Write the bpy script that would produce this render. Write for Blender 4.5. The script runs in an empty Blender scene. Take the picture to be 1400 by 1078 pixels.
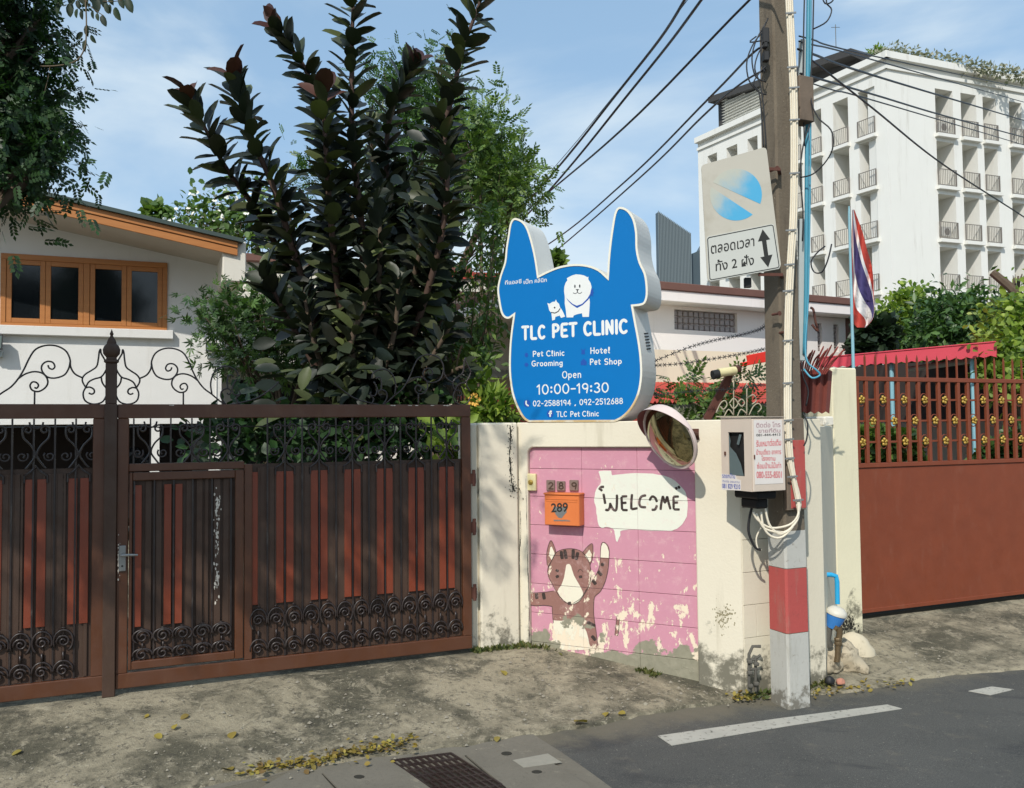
import bpy, bmesh, math, random
import numpy as np
from mathutils import Vector, Matrix
random.seed(7); rng = np.random.default_rng(7)
sc = bpy.context.scene
COL = sc.collection
R = math.radians
# ------------------------------------------------------------------ camera
CAM = Vector((0, 0, 1.5)); FPX = 1173.0
_th = math.atan(48 / FPX); _rho = 0.0105
_F = Vector((0, math.cos(_th), math.sin(_th)))
_R0 = Vector((1, 0, 0)); _U0 = _R0.cross(_F)
_Rt = _R0 * math.cos(_rho) - _U0 * math.sin(_rho)
_Up = _R0 * math.sin(_rho) + _U0 * math.cos(_rho)
cd = bpy.data.cameras.new('camera'); cam = bpy.data.objects.new('camera', cd); COL.objects.link(cam)
cd.sensor_width = 36; cd.lens = 36 * FPX / 1400; cd.clip_start = 0.05; cd.clip_end = 3000
cam.matrix_world = Matrix((( _Rt.x, _Up.x, -_F.x, CAM.x), (_Rt.y, _Up.y, -_F.y, CAM.y), (_Rt.z, _Up.z, -_F.z, CAM.z), (0, 0, 0, 1)))
sc.camera = cam
# ------------------------------------------------------------------ light
SUN_AZ, SUN_EL = 20.0, 41.0          # the light travels towards +y, az degrees to the right
travel = Vector((math.sin(R(SUN_AZ)) * math.cos(R(SUN_EL)), math.cos(R(SUN_AZ)) * math.cos(R(SUN_EL)), -math.sin(R(SUN_EL))))
sd = bpy.data.lights.new('sun', 'SUN'); sd.energy = 3.7; sd.angle = R(0.6); sd.color = (1.0, 0.955, 0.88)
so = bpy.data.objects.new('sun', sd); COL.objects.link(so); so.rotation_euler = travel.to_track_quat('-Z', 'Y').to_euler(); so.location = (-6, -12, 14)
wd = bpy.data.worlds.new('World'); sc.world = wd; wd.use_nodes = True
wt = wd.node_tree; wt.nodes.clear()
def _wn(t, **k):
    n = wt.nodes.new(t)
    for a, b in k.items(): setattr(n, a, b)
    return n
sky = _wn('ShaderNodeTexSky', sky_type='NISHITA', sun_disc=False, sun_elevation=R(SUN_EL), sun_rotation=R(180 + SUN_AZ), air_density=1.0, dust_density=1.2, ozone_density=1.0)
bg = _wn('ShaderNodeBackground'); bg.inputs[1].default_value = 0.14
wo = _wn('ShaderNodeOutputWorld')
tc = _wn('ShaderNodeTexCoord'); mp = _wn('ShaderNodeMapping'); mp.inputs['Scale'].default_value = (1.0, 1.0, 2.6); mp.inputs['Rotation'].default_value = (0, R(14), R(20))
nz = _wn('ShaderNodeTexNoise'); nz.inputs['Scale'].default_value = 1.9; nz.inputs['Detail'].default_value = 7; nz.inputs['Roughness'].default_value = 0.52; nz.inputs['Distortion'].default_value = 0.35
mr = _wn('ShaderNodeMapRange', interpolation_type='SMOOTHSTEP'); mr.inputs[1].default_value = 0.44; mr.inputs[2].default_value = 0.68; mr.inputs[3].default_value = 0.10; mr.inputs[4].default_value = 0.85
mx = _wn('ShaderNodeMix', data_type='RGBA'); mx.inputs[7].default_value = (5.6, 6.4, 6.9, 1)
wt.links.new(tc.outputs['Generated'], mp.inputs[0]); wt.links.new(mp.outputs[0], nz.inputs['Vector'])
wt.links.new(nz.outputs['Fac'], mr.inputs[0]); wt.links.new(mr.outputs[0], mx.inputs[0])
mb0 = _wn('ShaderNodeMix', data_type='RGBA'); mb0.inputs[0].default_value = 0.5; mb0.inputs[7].default_value = (2.5, 4.5, 6.7, 1); wt.links.new(sky.outputs[0], mb0.inputs[6]); wt.links.new(mb0.outputs[2], mx.inputs[6]); wt.links.new(mx.outputs[2], bg.inputs[0]); wt.links.new(bg.outputs[0], wo.inputs[0])
vs = sc.view_settings; vs.view_transform = 'Standard'; vs.look = 'None'; vs.gamma = 1; vs.exposure = 0.0; vs.use_curve_mapping = False

# ------------------------------------------------------------------ geometry helpers
def ray(px, py): return _F * FPX + _Rt * (px - 700) - _Up * (py - 539)
def P(px, py, d):
    r = ray(px, py); return CAM + r * (d / r.y)
class Frame:
    def __init__(s, x, y, deg, z=0.0):
        s.o = Vector((x, y, z)); s.deg = deg; a = R(deg)
        s.X = Vector((math.cos(a), math.sin(a), 0)); s.Y = Vector((-math.sin(a), math.cos(a), 0))
    def w(s, x, y, z): return s.o + s.X * x + s.Y * y + Vector((0, 0, z))
    def px(s, px, py, y=0.0):
        r = ray(px, py); o = s.o + s.Y * y
        t = (o - CAM).dot(s.Y) / r.dot(s.Y); p = CAM + r * t - s.o
        return p.dot(s.X), p.z
    def loc(s, p):
        q = p - s.o; return Vector((q.dot(s.X), q.dot(s.Y), q.z))
WORLD = Frame(0, 0, 0)
FG = Frame(-0.273, 5.818, 22.8)            # left gate line
def gw(x, y): return (x + 0.273) * 0.3875 - (y - 5.818) * 0.9219
def gzw(w):
    if w < 0.1: return 0.0
    if w < 1.2: return -0.142 * (w - 0.1)
    if w < 1.7: return -0.156 - 0.03 * (w - 1.2)
    return -0.171 - 0.012 * (min(w, 4) - 1.7)
def gz(x, y): return gzw(gw(x, y))
def G(px, py, dz=0.0):
    z = -0.1
    for _ in range(12):
        r = ray(px, py); t = (z - CAM.z) / r.z; p = CAM + r * t; z = gz(p.x, p.y) + dz
    return Vector((p.x, p.y, z))

class MB:
    def __init__(s): s.v = []; s.f = []; s.m = []; s.mi = 0
    def add(s, vs, fs):
        b = len(s.v); s.v += [tuple(q) for q in vs]; s.f += [tuple(b + i for i in f) for f in fs]; s.m += [s.mi] * len(fs)
        return s
    def box(s, x0, x1, y0, y1, z0, z1):
        return s.add([(x0,y0,z0),(x1,y0,z0),(x1,y1,z0),(x0,y1,z0),(x0,y0,z1),(x1,y0,z1),(x1,y1,z1),(x0,y1,z1)],
                     [(0,3,2,1),(4,5,6,7),(0,1,5,4),(1,2,6,5),(2,3,7,6),(3,0,4,7)])
    def bar(s, a, b, wx, wy, up=(0, 1, 0)):
        a = Vector(a); b = Vector(b); d = (b - a).normalized(); u = Vector(up); x = d.cross(u).normalized() * wx / 2; y = d.cross(x).normalized() * wy / 2
        return s.add([a-x-y, a+x-y, a+x+y, a-x+y, b-x-y, b+x-y, b+x+y, b-x+y], [(0,3,2,1),(4,5,6,7),(0,1,5,4),(1,2,6,5),(2,3,7,6),(3,0,4,7)])
    def tube(s, pts, r, n=6, cap=True):
        pts = [Vector(p) for p in pts]; N = len(pts)
        if N < 2: return s
        rs = r if isinstance(r, (list, tuple)) else [r] * N
        prev = None; vs = []
        for i, p in enumerate(pts):
            d = (pts[min(i+1, N-1)] - pts[max(i-1, 0)])
            if d.length < 1e-9: d = Vector((0, 0, 1))
            d.normalize()
            if prev is None:
                x = d.cross(Vector((0.13, 1, 0.07)));
                if x.length < 0.2: x = d.cross(Vector((1, 0, 0)))
            else: x = prev - d * prev.dot(d)
            x.normalize(); prev = x; y = d.cross(x)
            vs += [p + (x * math.cos(2*math.pi*k/n) + y * math.sin(2*math.pi*k/n)) * rs[i] for k in range(n)]
        fs = [(i*n+k, i*n+(k+1) % n, (i+1)*n+(k+1) % n, (i+1)*n+k) for i in range(N-1) for k in range(n)]
        if cap: fs += [tuple(range(n-1, -1, -1)), tuple(range((N-1)*n, N*n))]
        return s.add(vs, fs)
    def lathe(s, prof, c=(0, 0, 0), n=16, M=None):
        vs = []; fs = []; L = len(prof)
        for r, z in prof:
            for k in range(n):
                a = 2*math.pi*k/n; q = Vector((r*math.cos(a), r*math.sin(a), z))
                if M is not None: q = M @ q
                vs.append(q + Vector(c))
        fs = [(i*n+k, i*n+(k+1) % n, (i+1)*n+(k+1) % n, (i+1)*n+k) for i in range(L-1) for k in range(n)]
        fs += [tuple(range(n-1, -1, -1)), tuple(range((L-1)*n, L*n))]
        return s.add(vs, fs)
    def prism(s, poly, y0, y1, back=True):       # poly in (x,z), counter-clockwise seen from -y
        from mathutils.geometry import tessellate_polygon
        n = len(poly); tri = tessellate_polygon([[Vector((a, b, 0)) for a, b in poly]])
        vs = [(a, y0, b) for a, b in poly] + [(a, y1, b) for a, b in poly]
        area = sum(poly[i][0]*poly[(i+1) % n][1] - poly[(i+1) % n][0]*poly[i][1] for i in range(n))
        fs = []
        for t in tri:
            a, b, c = t
            cr = (poly[b][0]-poly[a][0])*(poly[c][1]-poly[a][1]) - (poly[b][1]-poly[a][1])*(poly[c][0]-poly[a][0])
            if cr < 0: b, c = c, b
            fs.append((a, b, c))
            if back: fs.append((n+a, n+c, n+b))
        if y0 != y1:
            for i in range(n):
                j = (i+1) % n
                fs.append((i, n+i, n+j, j) if area > 0 else (i, j, n+j, n+i))
        return s.add(vs, fs)
    def stroke(s, pts, wd, y, th=0.0):           # flat round-ended ribbon in the (x,z) plane facing -y
        for i in range(len(pts)-1):
            a = Vector(pts[i]); b = Vector(pts[i+1]); d = b - a
            if d.length < 1e-7: continue
            d.normalize(); nrm = Vector((-d.y, d.x)) * wd/2; yy = y - 0.00002 * (i % 2)
            s.add([(a.x+nrm.x, yy, a.y+nrm.y), (a.x-nrm.x, yy, a.y-nrm.y), (b.x-nrm.x, yy, b.y-nrm.y), (b.x+nrm.x, yy, b.y+nrm.y)], [(0, 1, 2, 3)])
        for i, q in enumerate(pts):
            k = 7; yy = y - 0.00004 - 0.00002 * (i % 2)
            s.add([(q[0]+wd/2*math.cos(2*math.pi*j/k), yy, q[1]+wd/2*math.sin(2*math.pi*j/k)) for j in range(k)], [tuple(range(k))])
        return s
OFF = {}
def mk_mesh(name, mb, mats, off=(0, 0, 0), bevel=0.0, smooth=False):
    me = bpy.data.meshes.new(name)
    ox, oy, oz = off
    me.from_pydata([(a-ox, b-oy, c-oz) for a, b, c in mb.v], [], mb.f)
    if not isinstance(mats, (list, tuple)): mats = [mats]
    for m in mats: me.materials.append(m)
    if len(mats) > 1: me.polygons.foreach_set('material_index', mb.m)
    if bevel:
        bm = bmesh.new(); bm.from_mesh(me)
        bmesh.ops.remove_doubles(bm, verts=bm.verts, dist=1e-6)
        es = [e for e in bm.edges if len(e.link_faces) == 2 and e.calc_face_angle(0) > R(35)]
        bmesh.ops.bevel(bm, geom=es, offset=bevel, segments=1, affect='EDGES', clamp_overlap=True)
        bm.to_mesh(me); bm.free()
    if smooth:
        me.polygons.foreach_set('use_smooth', [True] * len(me.polygons))
        if smooth == 'auto':
            me.set_sharp_from_angle(angle=R(38))
    me.update(); return me
def thing(name, label, cat, fr=WORLD, base=(0, 0, 0), group=None):
    o = bpy.data.objects.new(name, None); COL.objects.link(o); o.empty_display_size = 0.1
    o.location = fr.w(*base); o.rotation_euler = (0, 0, R(fr.deg)); o['label'] = label; o['category'] = cat
    if group: o['group'] = group
    OFF[o.name] = base; return o
def part(name, mb, mats, parent, bevel=0.0, smooth=False, label=None, kind=None):
    off = OFF[parent.name]
    me = mk_mesh(name, mb, mats, off, bevel, smooth)
    o = bpy.data.objects.new(name, me); COL.objects.link(o); o.parent = parent; OFF[o.name] = off
    if label: o['label'] = label
    if kind: o['kind'] = kind
    return o
def inst(name, me, parent, loc, rot=None, scale=None):     # a piece that shares mesh data; loc in frame coordinates
    off = OFF[parent.name]
    o = bpy.data.objects.new(name, me); COL.objects.link(o); o.parent = parent
    o.location = (loc[0]-off[0], loc[1]-off[1], loc[2]-off[2])
    if rot is not None:
        o.rotation_euler = rot if not isinstance(rot, Matrix) else rot.to_euler()
    if scale is not None: o.scale = scale if not isinstance(scale, (int, float)) else (scale,)*3
    OFF[o.name] = off; return o
def solo(name, mb, mats, label, cat, fr=WORLD, base=(0, 0, 0), group=None, bevel=0.0, smooth=False, kind=None):
    me = mk_mesh(name, mb, mats, base, bevel, smooth)
    o = bpy.data.objects.new(name, me); COL.objects.link(o); o.location = fr.w(*base); o.rotation_euler = (0, 0, R(fr.deg))
    if label: o['label'] = label
    if cat: o['category'] = cat
    if group: o['group'] = group
    if kind: o['kind'] = kind
    OFF[o.name] = base; return o
def arc(cx, cz, rx, rz, a0, a1, n=10):
    return [(cx + rx*math.cos(R(a0 + (a1-a0)*i/n)), cz + rz*math.sin(R(a0 + (a1-a0)*i/n))) for i in range(n+1)]
def spiral(cx, cz, r0, r1, a0, turn, n=22):
    return [(cx + (r0+(r1-r0)*i/n)*math.cos(R(a0 + turn*i/n)), cz + (r0+(r1-r0)*i/n)*math.sin(R(a0 + turn*i/n))) for i in range(n+1)]
def crv(pts, k=4):                                # Catmull-Rom through points of any dimension
    out = []; n = len(pts)
    for i in range(n-1):
        p0 = pts[max(i-1, 0)]; p1 = pts[i]; p2 = pts[i+1]; p3 = pts[min(i+2, n-1)]
        for j in range(k):
            t = j/k
            out.append(tuple(0.5*((2*b) + (-a+c)*t + (2*a-5*b+4*c-d)*t*t + (-a+3*b-3*c+d)*t**3) for a, b, c, d in zip(p0, p1, p2, p3)))
    out.append(tuple(pts[-1])); return out
def hang(a, b, sag, n=16):
    a = Vector(a); b = Vector(b)
    return [a.lerp(b, i/n) - Vector((0, 0, sag*4*(i/n)*(1-i/n))) for i in range(n+1)]

# ------------------------------------------------------------------ materials
def lin(h):
    h = h.lstrip('#'); c = [int(h[i:i+2], 16)/255 for i in (0, 2, 4)]
    return tuple((x/12.92 if x <= 0.04045 else ((x+0.055)/1.055)**2.4) for x in c) + (1,)
class NT:
    def __init__(s, name):
        s.m = bpy.data.materials.new(name); s.m.use_nodes = True; s.t = s.m.node_tree; s.b = s.t.nodes['Principled BSDF']
        s.pos = s.n('ShaderNodeNewGeometry').outputs['Position']
    def n(s, t, **k):
        n = s.t.nodes.new(t)
        for a, b in k.items(): setattr(n, a, b)
        return n
    def put(s, sock, v):
        if isinstance(v, bpy.types.NodeSocket): s.t.links.new(v, sock)
        else: sock.default_value = v
    def noise(s, scale, detail=4, rough=0.55, vec=None, stretch=None, dist=0.0):
        n = s.n('ShaderNodeTexNoise'); v = vec or s.pos
        if stretch:
            m = s.n('ShaderNodeMapping'); m.inputs['Scale'].default_value = stretch; s.t.links.new(v, m.inputs[0]); v = m.outputs[0]
        s.t.links.new(v, n.inputs['Vector']); n.inputs['Scale'].default_value = scale; n.inputs['Detail'].default_value = detail
        n.inputs['Roughness'].default_value = rough; n.inputs['Distortion'].default_value = dist
        return n.outputs['Fac']
    def math(s, op, a, b=0.0, clamp=False):
        n = s.n('ShaderNodeMath', operation=op, use_clamp=clamp); s.put(n.inputs[0], a); s.put(n.inputs[1], b); return n.outputs[0]
    def step(s, v, lo, hi, a=0.0, b=1.0):
        n = s.n('ShaderNodeMapRange', interpolation_type='SMOOTHSTEP'); s.put(n.inputs[0], v)
        n.inputs[1].default_value = lo; n.inputs[2].default_value = hi; n.inputs[3].default_value = a; n.inputs[4].default_value = b; return n.outputs[0]
    def mix(s, f, a, b, blend='MIX'):
        n = s.n('ShaderNodeMix', data_type='RGBA', blend_type=blend); s.put(n.inputs[0], f); s.put(n.inputs[6], a); s.put(n.inputs[7], b); return n.outputs[2]
    def z(s):
        n = s.n('ShaderNodeSeparateXYZ'); s.t.links.new(s.pos, n.inputs[0]); return n.outputs[2]
    def bump(s, h, strength=0.3, dist=0.01):
        n = s.n('ShaderNodeBump'); n.inputs['Strength'].default_value = strength; n.inputs['Distance'].default_value = dist; s.put(n.inputs['Height'], h); s.t.links.new(n.outputs[0], s.b.inputs['Normal'])
    def done(s, color, rough=0.6, metal=0.0, spec=None):
        s.put(s.b.inputs['Base Color'], color); s.put(s.b.inputs['Roughness'], rough); s.b.inputs['Metallic'].default_value = metal
        if spec is not None: s.b.inputs['Specular IOR Level'].default_value = spec
        return s.m
def simple(name, col, rough=0.6, var=0.12, scale=6, metal=0.0, bump=0.0, bscale=60, dirt=None, dlo=0.55, dhi=0.7, dscale=5, dstretch=None, spec=None):
    t = NT(name); c = lin(col)
    dk = tuple(x*(1-var) for x in c[:3]) + (1,); lt = tuple(min(1, x*(1+var)) for x in c[:3]) + (1,)
    k = t.mix(t.noise(scale, 5), dk, lt)
    if dirt: k = t.mix(t.step(t.noise(dscale, 7, 0.65, stretch=dstretch), dlo, dhi), k, lin(dirt))
    if bump: t.bump(t.noise(bscale, 4), bump, 0.004)
    return t.done(k, rough, metal, spec)
# plaster walls: cream paint, vertical run-off streaks, mould near the ground
def plaster(name, col, grime='#4c4a3c', zlo=0.0, zhi=0.5, amount=0.30, streak=0.25, rough=0.85):
    t = NT(name); c = lin(col)
    k = t.mix(t.noise(3, 6), tuple(x*0.88 for x in c[:3])+(1,), c)
    s1 = t.step(t.noise(7, 6, 0.6, stretch=(1, 1, 0.12)), 0.56, 0.74, 0, streak); k = t.mix(s1, k, lin('#9a8f74'))
    low = t.step(t.z(), zlo, zhi, amount, 0.0)
    g = t.step(t.math('ADD', t.noise(9, 8, 0.7), low), 0.66, 0.84, 0, 0.85); k = t.mix(g, k, lin(grime))
    sp = t.step(t.noise(26, 6, 0.7), 0.68, 0.76, 0, 0.55); k = t.mix(sp, k, lin('#77705c'))
    t.bump(t.math('ADD', t.noise(60, 5), t.math('MULTIPLY', t.noise(6, 4), 1.5)), 0.35, 0.004)
    return t.done(k, rough)
M_cream = plaster('cream_plaster', '#dfd6c0', zlo=-0.15, zhi=0.45, streak=0.42, amount=0.34)
M_cream2 = plaster('cream_plaster_roadside', '#dcd3bc', zlo=-0.2, zhi=0.3, amount=0.34)
M_yellow = plaster('pale_yellow_plaster', '#e3dbbc', zlo=-0.1, zhi=0.5, amount=0.30)
M_house = plaster('house_white_plaster', '#e3e1dc', zlo=-3, zhi=-2, amount=0.0, streak=0.12)
M_conc_beam = plaster('weathered_white_concrete', '#ded8ca', zlo=-3, zhi=-2, amount=0.0, streak=0.5)
def paint_layer(name, col, zlo=0.12, zhi=0.62, lowamt=0.36, thr=0.0, extra=None):
    """wall paint that has flaked off to the cream undercoat and, low down, to bare cement"""
    t = NT(name); c = lin(col)
    k = t.mix(t.noise(4, 5), tuple(x*0.9 for x in c[:3])+(1,), c)
    if extra: k = t.mix(t.step(t.noise(30, 6), 0.60, 0.75, 0, 0.5), k, lin(extra))
    low = t.step(t.z(), 0.0, 0.95, 0.135, 0.0)
    nn = t.math('ADD', -thr, t.math('ADD', t.noise(13.0, 9, 0.68, dist=0.3, stretch=(1, 1, 0.6)), low))
    nn2 = t.math('ADD', t.noise(3.1, 5, 0.6), t.step(t.z(), -0.05, 0.30, 0.20, -0.02))
    f = t.math('MAXIMUM', t.step(nn, 0.650, 0.664), t.step(nn2, 0.75, 0.762)); f = t.math('MAXIMUM', f, t.step(t.math('ADD', t.noise(38, 8, 0.7, stretch=(1, 1, 0.6)), t.step(t.noise(2.6, 4), 0.45, 0.65, -0.04-thr, 0.05-thr)), 0.675, 0.69))
    k = t.mix(t.step(t.noise(16, 8, 0.75), 0.50, 0.72, 0, 0.38), k, lin('#d9b9b4'))
    k = t.mix(f, k, lin('#e3d3ba'))
    f2 = t.step(t.math('ADD', t.noise(4.2, 6, 0.6), t.step(t.z(), -0.10, 0.42, 0.30, -0.08)), 0.70, 0.722)
    k = t.mix(f2, k, t.mix(t.noise(20, 6), lin('#75735f'), lin('#a09a86')))
    t.bump(t.math('ADD', t.noise(70, 5), t.math('MULTIPLY', f, -1.2)), 0.4, 0.003)
    return t.done(k, 0.8)
M_pink = paint_layer('flaking_pink_paint', '#c98d9d')
M_mwhite = paint_layer('flaking_white_mural_paint', '#e2e2d2')
M_mbrown = paint_layer('flaking_brown_mural_paint', '#91685e', thr=0.03)
M_mdark = paint_layer('flaking_dark_mural_paint', '#3a2e29', thr=0.07)
M_mcream = paint_layer('flaking_cream_mural_paint', '#e6dfc9')
M_mould_gap = simple('mould_and_gap_black', '#2c2a22', 0.95, 0.4, 40)  # mould streaks; the same black stands for shade in gaps and holes
M_conc_joint = simple('mortar_joint', '#a58583', 0.9, 0.3, 20)
# ground
def concrete_ground():
    t = NT('weathered_apron_concrete')
    a = t.noise(1.3, 9, 0.68, dist=0.4); b = t.noise(22, 10, 0.78); c = t.noise(5.5, 9, 0.74, dist=0.6)
    k = t.mix(t.step(a, 0.40, 0.60), lin('#575343'), lin('#a0967e'))
    k = t.mix(t.step(c, 0.53, 0.60, 0, 0.55), k, lin('#aaa088'))
    k = t.mix(t.step(t.noise(2.4, 9, 0.75, dist=0.5), 0.51, 0.62, 0, 0.7), k, lin('#3c3b2f'))
    k = t.mix(t.step(b, 0.50, 0.66, 0, 0.8), k, lin('#35322a'))
    k = t.mix(t.step(t.noise(48, 8, 0.8), 0.59, 0.66, 0, 0.8), k, lin('#c4bba4'))
    k = t.mix(t.step(t.noise(11, 8, 0.8, dist=0.8), 0.57, 0.62, 0, 0.6), k, lin('#b0a78f'))
    t.bump(t.math('ADD', t.math('ADD', b, t.noise(90, 5, 0.7)), t.math('MULTIPLY', c, 2.0)), 0.85, 0.010)
    return t.done(k, 0.92)
M_apron = concrete_ground()
def asphalt():
    t = NT('asphalt')
    k = t.mix(t.step(t.noise(0.9, 6, 0.6), 0.3, 0.7), lin('#3b3c39'), lin('#4d4d49'))
    k = t.mix(t.step(t.noise(260, 2, 0.6), 0.45, 0.8, 0, 0.8), k, lin('#7b7972'))
    k = t.mix(t.step(t.noise(170, 2, 0.6), 0.58, 0.70, 0, 0.8), k, lin('#2b2c2c'))
    k = t.mix(t.step(t.noise(6, 8, 0.7), 0.55, 0.75, 0, 0.45), k, lin('#7a7263'))
    k = t.mix(t.step(t.noise(1.6, 8, 0.72, stretch=(0.45, 1, 1), dist=0.6), 0.52, 0.62, 0, 0.45), k, lin('#24262a'))
    k = t.mix(t.step(t.noise(60, 4, 0.6), 0.66, 0.70, 0, 0.6), k, lin('#918c80'))
    sp_ = t.n('ShaderNodeSeparateXYZ'); t.t.links.new(t.pos, sp_.inputs[0]); w_ = t.math('SUBTRACT', t.math('MULTIPLY', t.math('ADD', sp_.outputs[0], 0.273), 0.3875), t.math('MULTIPLY', t.math('SUBTRACT', sp_.outputs[1], 5.818), 0.9219))
    k = t.mix(t.step(t.math('SUBTRACT', w_, t.math('MULTIPLY', t.noise(3.5, 8, 0.75), 0.7)), 1.12, 0.80, 0, 0.7), k, lin('#6f6857'))
    t.bump(t.noise(240, 3, 0.6), 0.7, 0.004)
    return t.done(k, 0.88)
M_asphalt = asphalt()
def gutterc():
    t = NT('gutter_concrete')
    k = t.mix(t.noise(4, 8, 0.7), lin('#5c584d'), lin('#7b7568'))
    k = t.mix(t.step(t.noise(60, 7, 0.8), 0.52, 0.7, 0, 0.5), k, lin('#44413a'))
    k = t.mix(t.step(t.noise(9, 8, 0.75), 0.58, 0.68, 0, 0.4), k, lin('#938b78'))
    t.bump(t.noise(90, 6, 0.7), 0.6, 0.004); return t.done(k, 0.9)
M_gutter = gutterc()
M_patch = simple('cement_patch', '#8f8b7e', 0.9, 0.15, 30, bump=0.4)
M_mark = simple('worn_road_paint', '#a8a59a', 0.85, 0.2, 8, bump=0.4, bscale=200, dirt='#63625a', dlo=0.55, dhi=0.68, dscale=34)
M_soil = simple('courtyard_ground', '#6d6656', 0.95, 0.3, 3, bump=0.3)
# iron
def iron(name, col, rust='#5b3a2c', rough=0.45, dust='#6f625a', damt=0.35):
    t = NT(name); c = lin(col)
    k = t.mix(t.noise(6, 6), tuple(x*0.8 for x in c[:3])+(1,), tuple(min(1, x*1.15) for x in c[:3])+(1,))
    k = t.mix(t.step(t.noise(14, 8, 0.7, stretch=(1, 1, 0.3)), 0.52, 0.75, 0, damt), k, lin(dust))
    k = t.mix(t.step(t.noise(40, 7, 0.75), 0.66, 0.72, 0, 0.6), k, lin(rust))
    t.bump(t.noise(80, 4), 0.15, 0.003)
    return t.done(k, t.step(t.noise(10, 4), 0.3, 0.7, rough-0.1, rough+0.15))
M_gframe = iron('brown_gate_paint', '#56331f', dust='#6e4c33')
M_gdark = iron('dark_brown_gate_sheet', '#432f22', dust='#5a4838', rough=0.6, damt=0.3)
M_gslat = iron('red_brown_gate_slat', '#78351d', rust='#502414', damt=0.12)
M_giron = iron('dark_wrought_iron', '#2c2321', rough=0.38, dust='#7b736a', damt=0.45)
M_chip = simple('chipped_white_primer', '#cfc6b8', 0.8, 0.1)
M_rgate = iron('rust_red_gate_paint', '#7c3c22', rust='#4e2a1f', damt=0.30, dust='#8a5844', rough=0.55)
M_gold = simple('brass_gold_paint', '#b3933f', 0.4, 0.35, 60, metal=0.3, dirt='#5e4a2a', dlo=0.5, dhi=0.7, dscale=60)
M_steel = simple('dull_steel', '#8f8f8c', 0.4, 0.15, 30, metal=0.6)
# sign etc.
M_blue = simple('sign_blue_vinyl', '#006cb0', 0.5, 0.05, 3, dirt='#12669c', dlo=0.62, dhi=0.85, dstretch=(1, 1, 0.1), spec=0.18)
M_dblue = simple('sign_dark_blue_print', '#0d4aa0', 0.4, 0.03)
M_swhite = simple('sign_white_print', '#dcdedb', 0.5, 0.05, 9)
M_sblack = simple('sign_black_print', '#22262e', 0.5, 0.05)
t = NT('sign_cream_rim'); M_rim = t.done(t.mix(t.step(t.math('ADD', t.noise(9, 6, 0.6), t.step(t.z(), 1.55, 2.0, 0.30, 0.0)), 0.60, 0.85, 0, 0.85), lin('#dedbcb'), lin('#bd9a58')), 0.5)
M_smudge = simple('brown_smudge', '#8d8468', 0.9, 0.3, 30)
M_side = simple('sign_side_metal', '#dedcd3', 0.42, 0.06, 4, dirt='#8d8a80', dlo=0.60, dhi=0.85, dscale=4, dstretch=(1, 1, 0.15))
def orange():
    t = NT('orange_mailbox_paint'); k = t.mix(t.noise(9, 5), lin('#c96a34'), lin('#dd7c40'))
    k = t.mix(t.step(t.noise(40, 7, 0.7), 0.64, 0.72, 0, 0.7), k, lin('#7d4a2c')); t.bump(t.noise(120, 4), 0.1, 0.002); return t.done(k, 0.5)
M_orange = orange()
M_tile = simple('brown_number_tile', '#7a675e', 0.7, 0.2, 40, bump=0.4)
M_ivory = simple('ivory_plastic', '#dccf9e', 0.5, 0.08)
M_black = simple('black_rubber', '#1c1c1c', 0.6, 0.2, 20)
M_print = simple('black_print', '#23231f', 0.6, 0.15, 60)
M_pinkrim = simple('faded_pink_visor', '#d5c3bb', 0.55, 0.1, 8, dirt='#b0787a', dlo=0.55, dhi=0.8)
M_redin = simple('faded_red_inside', '#8a4a48', 0.6, 0.15, 8)
t = NT('mirror_glass'); M_mirror = t.done(t.mix(t.noise(10, 4), lin('#8f8a6e'), lin('#a39d7e')), 0.06, 1.0)
# pole
def pole_mat():
    t = NT('pole_concrete')
    k = t.mix(t.noise(5, 8, 0.7, stretch=(1, 1, 0.25)), lin('#574d40'), lin('#7f7463'))
    k = t.mix(t.step(t.noise(11, 8, 0.75, stretch=(1, 1, 0.3)), 0.52, 0.70, 0, 0.6), k, lin('#4a4239'))
    k = t.mix(t.step(t.noise(70, 6, 0.7), 0.63, 0.7, 0, 0.6), k, lin('#b5ab96'))
    t.bump(t.math('ADD', t.noise(60, 6, 0.7), t.noise(8, 5)), 0.7, 0.006); return t.done(k, 0.92)
M_pole = pole_mat()
def band(name, col, under='#857c6c', amt=0.6):
    t = NT(name); c = lin(col); k = t.mix(t.noise(7, 6), tuple(x*0.85 for x in c[:3])+(1,), c)
    k = t.mix(t.step(t.noise(22, 8, 0.75), 0.58, 0.66, 0, amt), k, lin(under)); k = t.mix(t.step(t.noise(9, 8, 0.7, stretch=(1, 1, 0.2)), 0.50, 0.68, 0, 0.45), k, lin('#8d8775')); k = t.mix(t.step(t.math('ADD', t.noise(14, 7, 0.7), t.step(t.z(), -0.16, 0.05, 0.3, 0.0)), 0.66, 0.8, 0, 0.8), k, lin('#5f594b')); t.bump(t.noise(50, 6, 0.7), 0.5, 0.004); return t.done(k, 0.8)
M_pwhite = band('pole_white_band', '#bdbbb2'); M_pred = band('pole_red_band', '#b4504a', '#8a4640', 0.5)
M_plank = simple('weathered_plank', '#6f6153', 0.9, 0.3, 12, bump=0.5, dirt='#3f372f', dstretch=(1, 1, 0.2))
M_conduit = simple('cream_cable_sheath', '#ddd3bd', 0.5, 0.08, 20, dirt='#a7997c', dlo=0.6, dhi=0.8)
M_teal = simple('teal_conduit', '#4793ab', 0.45, 0.1, 14, dirt='#7ba9b4', dlo=0.55, dhi=0.8)
M_greypipe = simple('grey_pvc', '#a9b0ae', 0.5, 0.1)
M_cable = simple('black_cable', '#1d1e21', 0.55, 0.1)
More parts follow.
